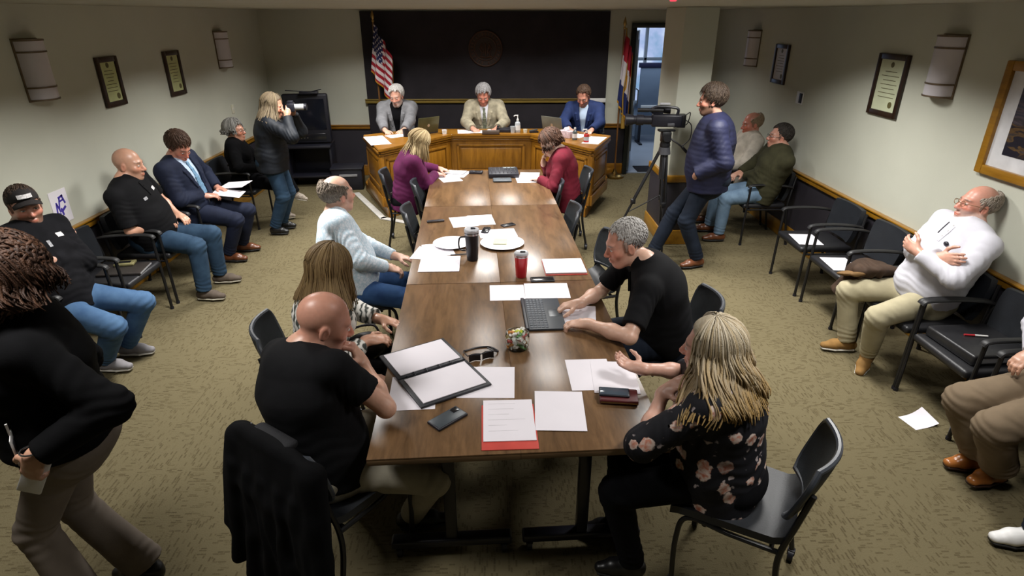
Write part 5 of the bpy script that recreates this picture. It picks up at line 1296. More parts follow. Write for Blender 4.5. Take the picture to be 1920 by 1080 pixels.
def wall_cast():
    r = person('man in a black cap and dark jacket, arms crossed, by the left wall', -12, (-3.0, 3.83, .585), (-3.145, 3.90, 1.07), (-3.12, 3.955, 1.205), (-42, -2, 3),
        aL=K(w=(-2.93, 3.78, .885), e=(.35, .7, -.7), f=(-.25, -.9, .15), n=(-.9, .1, .2), c=.5, sf=.03), aR=K(w=(-2.955, 4.02, .92), e=(.2, -.9, -.6), f=(-.1, .85, .45), n=(-.9, .0, -.1), c=.45, sf=.03),
        lL=K(a=(-2.80, 4.06, .09), k=(1, .15, .6), t=(1, .05, 0)), lR=K(a=(-2.84, 3.84, .09), k=(1, -.35, .6), t=(1, -.05, 0)),
        top=K(name='jacket', mat=F_blk3, off=.028, sleeve='long', hem=-.09, ch=.05, amp=.006, logos=[('chest_logo', .095, .80, .065, .03, E_white), ('chest_emblem', -.02, .72, .022, .045, E_grey)]), pants=K(mat=D_light, off=.02, belt=None), shoes=K(mat=Sh_grey, sole=R_white),
        hair=K(kind='short', c=(.05, .03, .02), o=.006), skin=(.54, .30, .22), face=K(red=.25, beard=((.10, .06, .04), .75)), hs=1.08, build=1.15, belly=.03, sw=.205, h=.0068)
    L, M, hc, root, t = r['L'], r['M'], r['hc'], r['root'], r['t']
    P = [ell(L(0, -.018, .038), M, V3((.085, .106, .092)) * 1.08, .01), plane(L(0, .07, .052), -(V3([0, -.20, .98]) @ M), .008)]
    Vv, F = snet(P, .006); cap_ = np_mesh('cap', Vv - root, F, fabric('cap_cloth', (.020, .017, .017), .85), t)
    bm = B(); curved_slab(bm, lambda u, v: (tuple(L((u - .5) * .15, .070 + v * .078 * math.sqrt(max(.05, 1 - (2 * u - 1) ** 2)), .060 - .012 * v - .030 * (2 * u - 1) ** 2) - root), tuple(V3([0, 0, 1]) @ M)), 16, 6, .006); obj('visor', bm, fabric('cap_visor_cloth', (.020, .017, .017), .85), cap_, 50)
    bm = B(); curved_slab(bm, lambda u, v: (tuple(L((u - .5) * .075, .096 - .35 * ((u - .5) * .075) ** 2 * 20 - .012 * v, .074 + v * .022) - root), tuple(V3([0, 1, .2]) @ M)), 8, 3, .008); obj('cap_patch', bm, E_white, cap_, 50)
    person('bald man in a black polo with hands folded on his lap, by the left wall', 0, (-3.06, 5.20, .585), (-3.14, 5.10, 1.08), (-3.095, 5.165, 1.215), (4, -4, 0),
        aL=K(w=(-2.92, 5.40, .70), e=(-.2, .8, -.6), f=(.75, -.4, -.2), n=(0, 0, -1), c=.5), aR=K(w=(-2.955, 5.13, .695), e=(-.3, -.9, -.5), f=(.65, .65, -.05), n=(0, .1, -1), c=.5),
        lL=K(a=(-2.66, 5.42, .09), k=(1, .15, .6), t=(1, .1, 0)), lR=K(a=(-2.65, 5.04, .09), k=(1, -.1, .6), t=(1, -.08, 0)),
        top=K(mat=F_black_p, off=.020, sleeve='short', slen=.86, hem=-.06, ch=.056, placket=True, logos=[('chest_logo', .085, .76, .05, .03, E_white), ('chest_emblem', -.08, .72, .035, .025, E_grey)]), pants=K(mat=D_mid, off=.022), shoes=K(mat=Sh_brown, sole=R_tan, lace=M_white),
        hair=K(kind='none'), skin=(.58, .31, .21), face=K(scalp=((.40, .24, .17), .3), beard=((.35, .2, .14), .3)), hs=1.10, build=1.16, belly=.05, sw=.205, h=.0068)
    w_ = ALLP[-1]; w = w_['wr']['R']; d = unit(w - w_['el']['R'])
    P = [cap(w - d * .035, w - d * .012, .034, .033, 0, fa=True, fb=True)]; Vv, F = snet(P, .005); np_mesh('watch_band', Vv - w_['root'], F, M_black, w_['t'])
    r = person('man in a navy suit and light blue tie reading papers by the left wall', -8, (-3.04, 6.0, .585), (-3.125, 5.945, 1.085), (-3.055, 5.955, 1.20), (-22, -30, 0),
        aL=K(w=(-2.885, 6.22, .725), e=(-.2, .9, -.4), f=(.85, -.35, -.1), n=(-.1, -.2, -.9), c=.5), aR=K(w=(-2.905, 5.94, .72), e=(-.3, -.9, -.4), f=(.8, .45, -.05), n=(0, .3, -.9), c=.5),
        lL=K(a=(-2.775, 6.28, .09), k=(1, .15, .6), t=(1, .1, 0)), lR=K(a=(-2.80, 5.98, .09), k=(1, -.1, .6), t=(1, -.05, 0)),
        top=K(name='suit_jacket', mat=F_navy, off=.030, sleeve='long', slen=.90, hem=-.10, collar=True, ch=.02, amp=.005, under=K(mat=F_lblue, tie=F_tieb, w=.085, bot=.10)), pants=K(mat=F_navy, off=.02), shoes=K(mat=L_brown, sole=R_black),
        hair=K(kind='short', c=(.060, .030, .018), o=.012, vol=.006, len=.045, part=.03), skin=(.52, .25, .18), face=K(red=.3), hs=1.07, build=1.10, belly=.02, sw=.20, h=.0072)
    person('grey curly-haired woman in black sitting cross-legged behind the photographer', 8, (-3.03, 7.31, .585), (-3.09, 7.31, 1.01), (-3.055, 7.32, 1.125), (-6, 4, 0),
        aL=K(w=(-2.80, 7.45, .70), e=(0, .8, -.6), f=(.8, -.3, -.2), n=PALM_DN, c=.6), aR=K(w=(-2.82, 7.20, .70), e=(0, -.9, -.6), f=(.8, .4, -.2), n=PALM_DN, c=.6),
        lL=K(a=(-2.52, 7.50, .32), k=(1, .3, 1), t=(.93, .25, -.3), flat=False), lR=K(a=(-2.70, 7.42, .09), k=(1, 0, .6), t=(1, .15, 0)),
        top=K(name='top', mat=F_blk2, off=.02, hem=-.09, collar=False), pants=K(mat=F_black), shoes=K(mat=plain('sandal_pattern', (.34, .29, .24), .7, 0, .3, .5, 90), sole=R_tan),
        hair=K(kind='long', c=(.27, .26, .24), c2=(.13, .125, .115), o=.022, tuft=True, n=500, len=.04, rad=.004, lift=.009, wild=.05, fuzz=.005, locks=K(n=260, length=.035, rad=.006, wave=.012, seed=4, spread=.02, face=58, freq=80, taper=.6, off=.02)), fem=True, s=.92, hs=1.0, h=.0078, glasses=G_dark, face=K(red=.3))
    r = person('photographer in a dark jacket and jeans standing by the left wall, camera raised', 6, (-2.53, 6.92, .88), (-2.495, 6.91, 1.335), (-2.42, 6.905, 1.455), (2, -12, 0),
        aL=K(w=(-2.255, 7.00, 1.365), e=(-.1, .6, -1), f=(.35, -.3, .85), n=(-.5, -.8, .1), c=.8, sf=.04), aR=K(w=(-2.265, 6.815, 1.365), e=(-.2, -.7, -1), f=(.3, .25, .9), n=(-.3, .9, .1), c=.8, sf=.04),
        lL=K(a=(-2.58, 7.03, .09), k=(1, .1, .05), t=(1, .15, 0)), lR=K(a=(-2.60, 6.83, .09), k=(1, -.1, .05), t=(1, 0, 0)),
        top=K(name='jacket', mat=fabric('dark_jacket_cloth', (.008, .010, .014), .6, .3), off=.032, hem=-.12, ch=.03, amp=.006), pants=K(mat=D_mid, off=.018), shoes=K(mat=L_black, sole=R_black),
        hair=K(kind='long', c=(.11, .08, .05), c2=(.19, .145, .085), o=.014, locks=K(n=220, length=.15, rad=.006, wave=.006, seed=14, spread=.012, face=48, freq=20)), fem=True, hs=1.02, h=.0075, s=.95, build=1.12, face=K(red=.3))
    th = thing('photo_camera', 'black stills camera with silver lens held up by the standing photographer', 'camera', (-2.235, 6.905, 1.445), math.radians(4))
    bm = B(); box(bm, (0, 0, 0), (.065, .135, .09), .010); box(bm, (0, 0, .055), (.06, .05, .03), .008); box(bm, (.01, -.055, 0), (.08, .035, .085), .010); obj('camera_body', bm, M_black, th)
    bm = B(); cyl(bm, (.03, .01, 0), (.14, .01, 0), .034); obj('lens', bm, plain('lens_silver', (.42, .42, .43), .35, .3), th); bm = B(); cyl(bm, (.14, .01, 0), (.165, .01, 0), .037); obj('lens_hood', bm, M_black, th)

def dais_cast():
    person('white-haired man in a grey blazer over a black shirt behind the dais', -88, (-1.42, 9.16, .715), (-1.42, 9.10, 1.19), (-1.405, 9.02, 1.305), (-102, -12, 3),
        aL=K(w=(-1.27, 8.62, .905), e=(.9, .2, -.5), f=(-.35, -.9, -.05), n=PALM_DN, c=.5), aR=K(w=(-1.53, 8.58, .905), e=(-.9, .2, -.5), f=(.45, -.85, -.05), n=PALM_DN, c=.5),
        lL=K(a=(-1.30, 8.86, .22), k=(0, -1, .5), t=(0, -1, 0)), lR=K(a=(-1.54, 8.86, .22), k=(0, -1, .5), t=(0, -1, 0)),
        top=K(name='blazer', mat=F_grey, off=.034, hem=-.06, ch=.02, amp=.005, slen=.9, under=K(mat=F_black, w=.085, bot=.12)), pants=K(mat=F_black), shoes=K(mat=L_black, sole=R_black),
        hair=K(kind='short', rec=.012, c=(.62, .60, .57), c2=(.50, .48, .46), o=.014, vol=.004), skin=(.58, .33, .24), face=K(beard=((.50, .45, .42), .5), red=.2, brow=(.4, .36, .33)), hs=1.09, build=1.16, sw=.205, h=.008)
    person('grey-haired man in a tan tweed blazer and tie at the middle of the dais', -92, (-.14, 9.18, .715), (-.155, 9.12, 1.20), (-.165, 9.04, 1.31), (-92, -26, 0),
        aL=K(w=(.03, 8.68, .915), e=(.9, .3, -.5), f=(-.3, -.9, -.2), n=PALM_DN, c=.6), aR=K(w=(-.31, 8.68, .905), e=(-.9, .3, -.5), f=(.35, -.9, -.05), n=PALM_DN, c=.5),
        lL=K(a=(0, 8.9, .22), k=(0, -1, .5), t=(0, -1, 0)), lR=K(a=(-.28, 8.9, .22), k=(0, -1, .5), t=(0, -1, 0)),
        top=K(name='blazer', mat=F_tan, off=.034, hem=-.06, ch=.02, amp=.005, slen=.9, under=K(mat=F_white, tie=F_tieg, w=.065, bot=.2)), pants=K(mat=F_black), shoes=K(mat=L_black, sole=R_black),
        hair=K(kind='short', rec=.010, c=(.33, .32, .32), c2=(.20, .19, .19), o=.018, vol=.006, len=.04), skin=(.52, .24, .17), face=K(red=.4, beard=((.3, .2, .17), .25), brow=(.2, .17, .15)), hs=1.08, build=1.12, sw=.20, h=.008)
    person('brown-haired man in a blue suit at the right end of the dais', -106, (1.32, 9.08, .715), (1.30, 9.02, 1.185), (1.265, 8.95, 1.30), (-112, -26, 0),
        aL=K(w=(1.34, 8.52, .905), e=(.9, .2, -.5), f=(-.4, -.85, -.1), n=PALM_DN, c=.6), aR=K(w=(1.04, 8.62, .905), e=(-.9, .2, -.5), f=(.2, -.95, -.1), n=PALM_DN, c=.6),
        lL=K(a=(1.36, 8.8, .22), k=(0, -1, .5), t=(-.2, -1, 0)), lR=K(a=(1.12, 8.84, .22), k=(0, -1, .5), t=(-.2, -1, 0)),
        top=K(name='suit_jacket', mat=F_blue, off=.032, hem=-.06, ch=.02, amp=.005, slen=.9, under=K(mat=F_lblue, w=.07, bot=.2)), pants=K(mat=F_blue), shoes=K(mat=L_black, sole=R_black),
        hair=K(kind='short', rec=.022, c=(.065, .035, .02), o=.012, vol=.003), skin=(.54, .28, .20), face=K(red=.3, beard=((.16, .10, .07), .5)), hs=1.07, build=1.12, sw=.205, h=.008)
    person('blonde woman in a plum sweater writing at the far left of the table', 14, (-.95, 6.35, .585), (-.885, 6.34, 1.04), (-.785, 6.355, 1.145), (12, -36, 0),
        aL=K(w=(-.63, 6.76, .785), e=(-.1, .8, -.6), f=(.9, -.2, -.1), n=PALM_DN, c=.5), aR=K(w=(-.66, 6.53, .785), e=(-.1, -.9, -.6), f=(.9, .3, -.1), n=PALM_DN, c=.6),
        lL=K(a=(-.52, 6.55, .09), k=(1, .1, .5), t=(1, 0, 0)), lR=K(a=(-.52, 6.25, .09), k=(1, 0, .5), t=(1, 0, 0)),
        top=K(name='sweater', mat=F_plum, off=.024, hem=-.13, collar=False, amp=.005), pants=K(mat=F_black), shoes=K(mat=L_black, sole=R_black),
        hair=K(kind='long', c=(.46, .36, .20), c2=(.30, .21, .10), o=.014, locks=K(n=260, length=.16, rad=.006, wave=.006, seed=21, spread=.012, face=44, freq=18)), fem=True, hs=1.04, h=.0075, build=1.14, belly=.03, skin=(.56, .30, .23))
    person('dark curly-haired woman in a dark red cardigan at the far right of the table', 172, (.76, 6.38, .585), (.69, 6.36, 1.05), (.575, 6.385, 1.135), (176, -36, 0),
        aL=K(w=(.47, 6.30, .775), e=(.2, -.9, -.5), f=(-.7, .6, -.05), n=PALM_DN, c=.5), aR=K(w=(.515, 6.46, .91), e=(.1, .8, -.8), f=(-.1, -.3, .9), n=(.8, -.3, .2), c=.9, sf=.03),
        lL=K(a=(.34, 6.25, .09), k=(-1, 0, .5), t=(-1, 0, 0)), lR=K(a=(.34, 6.5, .09), k=(-1, 0, .5), t=(-1, 0, 0)),
        top=K(name='cardigan', mat=F_red, off=.024, hem=-.13, collar=False, amp=.005), pants=K(mat=F_black), shoes=K(mat=L_black, sole=R_black),
        hair=K(kind='long', c=(.10, .045, .025), c2=(.035, .018, .012), o=.022, tuft=True, n=700, len=.045, rad=.004, lift=.010, wild=.06, fuzz=.005, locks=K(n=320, length=.055, rad=.006, wave=.016, seed=31, spread=.04, face=52, freq=70, taper=.6, off=.018)), fem=True, hs=1.04, h=.0075, build=1.1, skin=(.60, .40, .31))

def right_cast():
    r = person('cameraman in a navy puffer jacket and dark jeans standing by the tripod', 160, (2.085, 5.77, .93), (2.09, 5.78, 1.455), (2.015, 5.80, 1.635), (168, -4, 0),
        aL=K(w=(1.90, 5.585, .99), e=(1, -.7, -.2), f=(-.1, .75, -.65), n=(.8, .2, .1), c=.9, sf=-.02), aR=K(w=(2.0, 5.96, 1.0), e=(.7, .8, -.3), f=(-.6, -.3, -.5), n=(0, -.7, -.4), c=.9),
        lL=K(a=(2.055, 5.70, .09), k=(-1, 0, .05), t=(-.95, -.3, 0)), lR=K(a=(1.63, 5.88, .09), k=(-1, 0, .05), t=(-1, -.2, 0)),
        top=K(name='puffer_jacket', mat=F_puff, off=.040, hem=-.13, ch=.06, amp=.004, slen=.98, quilt=True), pants=K(mat=D_dark, off=.018, hemr=.058), shoes=K(mat=L_brown, sole=R_black),
        hair=K(kind='short', c=(.050, .032, .020), c2=(.026, .016, .010), o=.016, vol=.010, burn=.02, bz=-.10, len=.05, part=.03, n=700), skin=(.54, .29, .21), face=K(red=.3, beard=((.08, .05, .03), .8)), hs=1.06, build=1.26, belly=.04, sw=.225, h=.007, s=1.04)
    person('ruddy balding man in a cream sweater by the right wall, half hidden by the cameraman', 180, (2.99, 7.28, .585), (3.075, 7.27, 1.06), (3.05, 7.265, 1.185), (182, -6, 0),
        aL=K(w=(2.75, 7.15, .70), e=(.2, -.9, -.5), f=(-.8, .3, -.2), n=PALM_DN, c=.6), aR=K(w=(2.75, 7.35, .70), e=(.2, .9, -.5), f=(-.8, -.3, -.2), n=PALM_DN, c=.6),
        lL=K(a=(2.58, 7.15, .09), k=(-1, 0, .5), t=(-1, 0, 0)), lR=K(a=(2.58, 7.42, .09), k=(-1, 0, .5), t=(-1, 0, 0)),
        top=K(name='sweater', mat=F_cream, off=.026, ch=.03, hem=-.09), pants=K(mat=F_taupe), shoes=K(mat=L_brown, sole=R_black),
        hair=K(kind='horseshoe', c=(.36, .26, .16), c2=(.28, .2, .13), o=.007, hd=.062), skin=(.60, .28, .20), face=K(red=.6), hs=1.08, build=1.12, belly=.04, h=.0078)
    person('dark-haired man with glasses in an olive sweater by the right wall', 178, (2.97, 6.53, .585), (3.075, 6.42, 1.05), (3.05, 6.50, 1.175), (172, 6, 0),
        aL=K(w=(2.82, 6.70, .70), e=(.1, -.9, -.5), f=(-.55, .75, -.05), n=(0, .1, -1), c=.6), aR=K(w=(2.79, 6.76, .72), e=(.2, .9, -.5), f=(-.7, -.4, -.1), n=PALM_DN, c=.6),
        lL=K(a=(2.54, 6.47, .09), k=(-1, -.1, .6), t=(-1, 0, 0)), lR=K(a=(2.54, 6.80, .09), k=(-1, .1, .6), t=(-1, .1, 0)),
        top=K(name='sweater', mat=F_olive, off=.026, ch=.04, hem=-.08, amp=.006), pants=K(mat=D_pale, off=.018), shoes=K(mat=L_brown, sole=R_black),
        hair=K(kind='short', rec=.010, c=(.022, .016, .013), c2=(.05, .045, .04), o=.012), skin=(.54, .29, .21), face=K(red=.2), hs=1.06, build=1.10, h=.0075, glasses=G_dark)
    r = person('bald man with glasses in a white shirt, arms crossed, leaning back on the right wall', 180, (3.0, 3.76, .585), (3.155, 3.72, 1.075), (3.185, 3.79, 1.215), (174, 10, 0),
        aL=K(w=(2.79, 3.66, .935), e=(.1, -.9, -.6), f=(-.35, .85, .3), n=(.9, .3, 0), c=.6, sf=.03), aR=K(w=(2.87, 3.57, .93), e=(-.35, .85, -.5), f=(.1, -.9, .25), n=(.9, .1, -.1), c=.35, sf=.03),
        lL=K(a=(2.70, 3.74, .12), k=(-1, -.55, .8), t=(-.6, -.65, -.35), flat=False), lR=K(a=(2.68, 3.98, .09), k=(-1, .3, .6), t=(-1, .1, 0)),
        top=K(mat=F_white, off=.026, hem=-.02, ch=.055, amp=.007, slen=.90, placket=True, btn=M_white), pants=K(mat=F_khaki, off=.018), shoes=K(mat=Sh_tan, sole=R_white),
        hair=K(kind='horseshoe', c=(.28, .23, .18), c2=(.36, .31, .26), o=.005, hd=.080, hz=.11), skin=(.58, .31, .23), face=K(red=.35, beard=((.50, .42, .38), .55)), hs=1.08, build=1.14, belly=.045, sw=.20, h=.0068, glasses=G_gold)
    gp, t, root = r['gp'], r['t'], r['root']
    q, n_ = march(gp, r['sp'](.74) + r['Ls'] * .07 + r['Fs'] * .5, -r['Fs']); bm = B(); sphere(bm, Vector(q + n_ * .006 - root), .02, (.6, 1, .8), 12, 8); obj('clip_microphone', bm, M_black, t)
    q2 = [march(gp, r['sp'](v) + r['Ls'] * u + r['Fs'] * .5, -r['Fs'])[0] + r['Fs'] * .004 - root for u, v in ((-.06, .97), (-.055, .88), (-.05, .80))]
    bm = B(); tube(bm, smooth_path(q2), .003, 6); obj('lanyard', bm, M_black, t)
    person('seated person in brown trousers and tan shoes at the right edge', 182, (2.93, 2.53, .585), (3.05, 2.5, 1.08), (3.05, 2.5, 1.22), (180, 0, 0),
        aL=K(w=(2.80, 2.40, .75), e=(.3, -.9, -.4), f=(-.8, .2, -.3), n=PALM_DN, c=.6), aR=K(w=(2.80, 2.66, .75), e=(.3, .9, -.4), f=(-.8, -.2, -.3), n=PALM_DN, c=.6),
        lL=K(a=(2.735, 2.53, .10), k=(-1, -.25, .7), t=(-1, -.25, 0)), lR=K(a=(2.72, 2.64, .09), k=(-1, .12, .7), t=(-1, .05, 0)),
        top=K(mat=F_white, off=.022, hem=-.02), pants=K(mat=F_taupe, off=.030, hemr=.078, amp=.007, cuff=.05), shoes=K(mat=L_tan, sole=plain('sole_dark_brown', (.03, .012, .008), .5), boot=True),
        hair=K(kind='short', c=(.1, .08, .06), o=.008), hs=1.05, h=.0072, sw=.19)
    person('person with a white sneaker at the lower right corner, otherwise out of view', 172, (2.98, 1.92, .585), (3.08, 1.92, 1.08), (3.06, 1.92, 1.22), (180, 0, 0),
        aL=K(w=(2.75, 1.80, .70), e=(.3, -.9, -.4), f=(-.8, .2, -.3), n=PALM_DN, c=.6), aR=K(w=(2.75, 2.04, .70), e=(.3, .9, -.4), f=(-.8, -.2, -.3), n=PALM_DN, c=.6),
        lL=K(a=(2.66, 1.80, .09), k=(-1, 0, .6), t=(-1, 0, 0)), lR=K(a=(2.575, 2.095, .09), k=(-1, 0, .6), t=(-1, .12, 0)),
        top=K(mat=F_black, off=.02), pants=K(mat=D_dark, off=.016), shoes=K(mat=Sh_white, sole=R_black, lace=M_black), hair=K(kind='short', c=(.1, .08, .06), o=.008), hs=1.05, h=.009)
import os
foreground_cast(); wall_cast(); dais_cast(); right_cast()
# ------------------------------------------------------------------ things on the long table
R_ = math.radians
LP = 'loose papers on the long table'
def stack(x, y, w, l, rz, z, label, n=1, lines=0, seed=1, mat=None, group=LP, name='paper_sheet'): return sheet(x, y, w, l, rz, z, label, group, mat, .0012 * n, lines, name, 'paper', seed=seed)
stack(-.40, 2.395, .216, .280, R_(3), TZ, 'white sheet half under the black portfolio at the near left table corner')
stack(-.055, 2.475, .27, .27, R_(-2), TZ, 'white sheet right of the portfolio, below the sunglasses', 1)
t = thing('folder', 'red folder whose edge shows under the front papers at the near table edge', 'folder', (.045, 2.125, TZ), R_(1))
bm = B(); box(bm, (0, 0, .002), (.236, .312, .004), .001); obj('cover', bm, plain('folder_red', (.50, .05, .035), .5), t)
stack(.045, 2.165, .222, .292, R_(1), TZ + .0045, 'white printed sheet on the red folder at the near table edge', 3, 6, 5)
stack(.275, 2.232, .222, .295, R_(-3), TZ + .003, 'blank white sheet right of the red folder at the near table edge', 1)
stack(.455, 2.53, .216, .280, R_(1), TZ, 'white sheet just left of the red wallet, farther than the blank sheet', 1)
stack(.570, 2.50, .216, .285, R_(-4), TZ + .0014, 'white sheet under the forearm of the blonde woman in the floral blouse', 1)
# open portfolio
t = thing('portfolio', 'open black portfolio with two white pads at the near left of the table', 'portfolio', (-.322, 2.578, TZ + .0015), R_(-59.8))
bm = B(); box(bm, (-.135, 0, .006), (.262, .368, .012), .005); box(bm, (.135, 0, .006), (.262, .368, .012), .005); box(bm, (0, 0, .003), (.03, .368, .006), .002); obj('cover', bm, plain('portfolio_black', (.020, .021, .026), .45, 0, .5, .1, 12, .08), t)
for s in (-1, 1):
    bm = B(); box(bm, (s * .135, .0, .0145), (.226, .326, .005), .001); obj('pad', bm, M_paper, t)
bm = B(); tube(bm, [(0, -.14, .012), (0, .14, .012)], .006, 8); ri = obj('ring_bar', bm, M_black, t)
for k in (-.10, -.035, .035, .10):
    bm = B(); tube(bm, [(.018 * math.cos(a), k, .012 + .012 * math.sin(a)) for a in np.linspace(0, PI, 9)], .0022, 6); obj('ring', bm, M_black, ri)
def phone(x, y, rz, z, label, w=.078, l=.158, th=.011, scr=None, body=None):
    t = thing('smartphone', label, 'phone', (x, y, z), rz)
    bm = B(); box(bm, (0, 0, th / 2), (l, w, th), .005, seg=3); obj('case', bm, body or M_black, t)
    bm = B(); box(bm, (0, 0, th + .0004), (l - .012, w - .010, .0012), .0005); obj('screen', bm, scr or M_blackg, t); return t
M_slate = plain('slate_case', (.045, .055, .065), .35, 0, .5, .1, 10)
t = phone(-.222, 2.18, R_(44), TZ, 'phone in a slate grey case on the bare near left table corner', .084, .165, .014, M_slate)
bm = B(); box(bm, (.055, .018, .0155), (.034, .030, .003), .001); obj('camera_bump', bm, M_blackg, t)
# red wallet with phone
t = thing('wallet', 'dark red wallet lying before the woman in the floral blouse', 'wallet', (.555, 2.315, TZ + .003), R_(-8))
bm = B(); box(bm, (0, 0, .012), (.175, .105, .024), .007, seg=3); obj('body', bm, plain('wallet_red', (.085, .012, .014), .45, 0, .5, .2, 14), t); bm = B(); tube(bm, [(-.083, -.053, .012), (.083, -.053, .012)], .003, 6); obj('zip', bm, M_brass, t)
phone(.535, 2.325, R_(-8), TZ + .0275, 'phone with a reflective screen lying on the dark red wallet', .068, .14, .009, plain('screen_slate', (.05, .065, .085), .1))
# sunglasses with strap
t = thing('sunglasses', 'dark sunglasses with a looped strap on the table by the candy jar', 'sunglasses', (-.095, 2.705, TZ), R_(20))
bm = B()
for x in (-.036, .036): curved_slab(bm, (lambda x: lambda u, v: ((x + (u - .5) * .062, -.03 - .010 * (2 * (u - .5)) ** 2 + .006 * (1 if x else 1), .004 + v * .040), (0, -1, 0)))(x), 8, 5, .003)
obj('lens', bm, M_blackg, t, 50)
bm = B(); tube(bm, [(-.070, -.028, .040), (-.036, -.034, .045), (0, -.034, .040), (.036, -.034, .045), (.070, -.028, .040)], .0028, 6)
for s in (-1, 1): tube(bm, smooth_path([(s * .070, -.028, .038), (s * .074, .03, .030), (s * .060, .075, .012)]), .0028, 6)
obj('frame', bm, M_black, t)
bm = B(); tube(bm, smooth_path([(-.060, .075, .012), (-.045, .085, .005), (.02, .095, .004), (.085, .075, .004), (.11, .02, .005), (.085, .0, .02), (.065, .06, .012)]), .0045, 6); obj('strap', bm, M_black, t)
# candy jar
mg, nt, b = new_mat('jar_glass'); b.inputs['Base Color'].default_value = (.92, .96, .94, 1); b.inputs['Transmission Weight'].default_value = 1; b.inputs['Roughness'].default_value = .04; b.inputs['IOR'].default_value = 1.3
JX, JY = .105, 2.80
t = thing('candy_jar', 'small glass jar full of wrapped candies on the table', 'jar', (JX, JY, TZ))
bm = B(); lathe(bm, [(.040, 0), (.056, .006), (.064, .03), (.066, .06), (.061, .088), (.058, .092), (.0555, .088), (.0615, .06), (.060, .03), (.052, .010), (.001, .008)], n=36); obj('bowl', bm, mg, t)
bm = B(); tube(bm, [(.0600 * math.cos(a), .0600 * math.sin(a), .091) for a in np.linspace(0, 2 * PI, 32, endpoint=False)], .003, 6, True); obj('rim', bm, mg, t)
rc = random.Random(11); ccol = {'white': (.72, .70, .66), 'red': (.42, .06, .05), 'yellow green': (.55, .60, .06), 'orange': (.55, .22, .05), 'green': (.10, .25, .08), 'gold': (.50, .38, .14)}
protos = {}
def candy(col, loc, rot):
    m = plain('candy_' + col.replace(' ', '_'), ccol[col], .25, 0, .6, .15, 60)
    if col not in protos:
        root = thing('wrapped_candy', 'small wrapped %s candy in the glass jar' % col, 'candy', loc, 0, 'wrapped candies in the jar')
        bm = B(); sphere(bm, (0, 0, 0), .013, (1.25, .85, .7), 12, 8); obj('candy', bm, m, root)
        for s in (-1, 1):
            bm = B(); cyl(bm, (s * .013, 0, 0), (s * .027, 0, 0), .003, .010, 8); obj('twist', bm, m, root)
        protos[col] = root
    else: root = dup(protos[col], loc, 0)
    root.rotation_euler = rot
names = ['white', 'red', 'white', 'white', 'orange', 'white', 'green', 'white', 'gold', 'white']; k = 0
for lay, (z, rr, n) in enumerate(((.024, .034, 7), (.048, .038, 8), (.072, .036, 8), (.092, .024, 5), (.098, .0, 1))):
    for i in range(n):
        a = i / max(n, 1) * 2 * PI + lay * .5; col = 'yellow green' if lay == 4 else names[k % 10]; k += 1
        candy(col, (JX + rr * math.cos(a), JY + rr * math.sin(a), TZ + z + rc.uniform(-.003, .003)), (rc.uniform(-.5, .5), rc.uniform(-.5, .5), rc.uniform(0, 6)))
# tablet keyboard
t = thing('keyboard_tablet', 'slate grey tablet keyboard under the hands of the man in the black polo', 'laptop', (.272, 3.185, TZ + .0015), R_(2))
bm = B(); box(bm, (.005, 0, .006), (.215, .405, .012), .004); obj('deck', bm, plain('deck_slate', (.030, .036, .045), .45), t)
bm = B(); box(bm, (-.110, 0, .010), (.022, .405, .020), .006); obj('hinge', bm, M_black, t)
M_key = plain('key_slate', (.050, .060, .075), .5, 0, .5, .1, 30)
bm = B()
for i in range(5):
    for j in range(13): box(bm, (-.082 + i * .021, -.174 + j * .029, .0130), (.018, .025, .003), .001)
ky = obj('keys', bm, M_key, t); ky['kind'] = 'stuff'
bm = B(); box(bm, (.062, 0, .0123), (.06, .10, .0012), .0003); obj('touchpad', bm, M_slate, t)
stack(.065, 3.505, .222, .236, R_(1), TZ, 'white sheet left of the two sheets above the keyboard tablet', 1)
stack(.320, 3.525, .285, .232, R_(0), TZ + .0014, 'wide white sheet just beyond the keyboard tablet', 1)
stack(.480, 3.16, .20, .285, R_(-8), TZ, 'white sheet beneath the wrists of the man in the black polo', 1)
t = thing('report', 'thick white report with a red lower edge before the man in the black polo', 'report', (.472, 3.91, TZ), R_(2))
bm = B(); box(bm, (0, 0, .003), (.288, .272, .006), .002); obj('cover', bm, plain('folder_red', (.50, .05, .035), .5), t); bm = B(); box(bm, (0, .004, .012), (.284, .262, .012), .004); obj('pages', bm, M_paper, t)
phone(.305, 3.70, R_(3), TZ, 'black phone lying beside the red tumbler', .076, .160, .010)
def tumbler(x, y, label, h, r0, r1, col, lid, handle=False):
    t = thing('tumbler', label, 'tumbler', (x, y, TZ))
    bm = B(); lathe(bm, [(r0 * .9, 0), (r0, .006), (r1, h * .86), (r1 * 1.02, h * .90)]); obj('body', bm, col, t)
    bm = B(); lathe(bm, [(r1 * 1.04, h * .88), (r1 * 1.06, h * .94), (r1 * .98, h * .97), (r1 * .9, h * .965), (.001, h * .96)]); ld = obj('lid', bm, lid, t)
    bm = B(); box(bm, (.01, 0, h * .985), (.035, .018, .012), .004); obj('slider', bm, M_black, ld)
    bm = B(); lathe(bm, [(r1 * 1.005, h * .80), (r1 * 1.02, h * .83), (r1 * 1.005, h * .86)]); obj('band', bm, M_steel, t)
    if handle: bm = B(); tube(bm, smooth_path([(-r1 * .9, 0, h * .72), (-r1 * 1.7, 0, h * .68), (-r1 * 1.75, 0, h * .36), (-r1 * .88, 0, h * .30)]), .008, 8, flat=(.010, .006)); obj('handle', bm, col, t)
    return t
M_lidc = plain('lid_clear_grey', (.40, .40, .42), .15, .0, .6)
tumbler(.165, 3.76, 'red tumbler with a grey lid near the middle of the table', .185, .036, .046, plain('tumbler_red', (.42, .010, .018), .28, .2, .6, .05, 5), M_lidc)
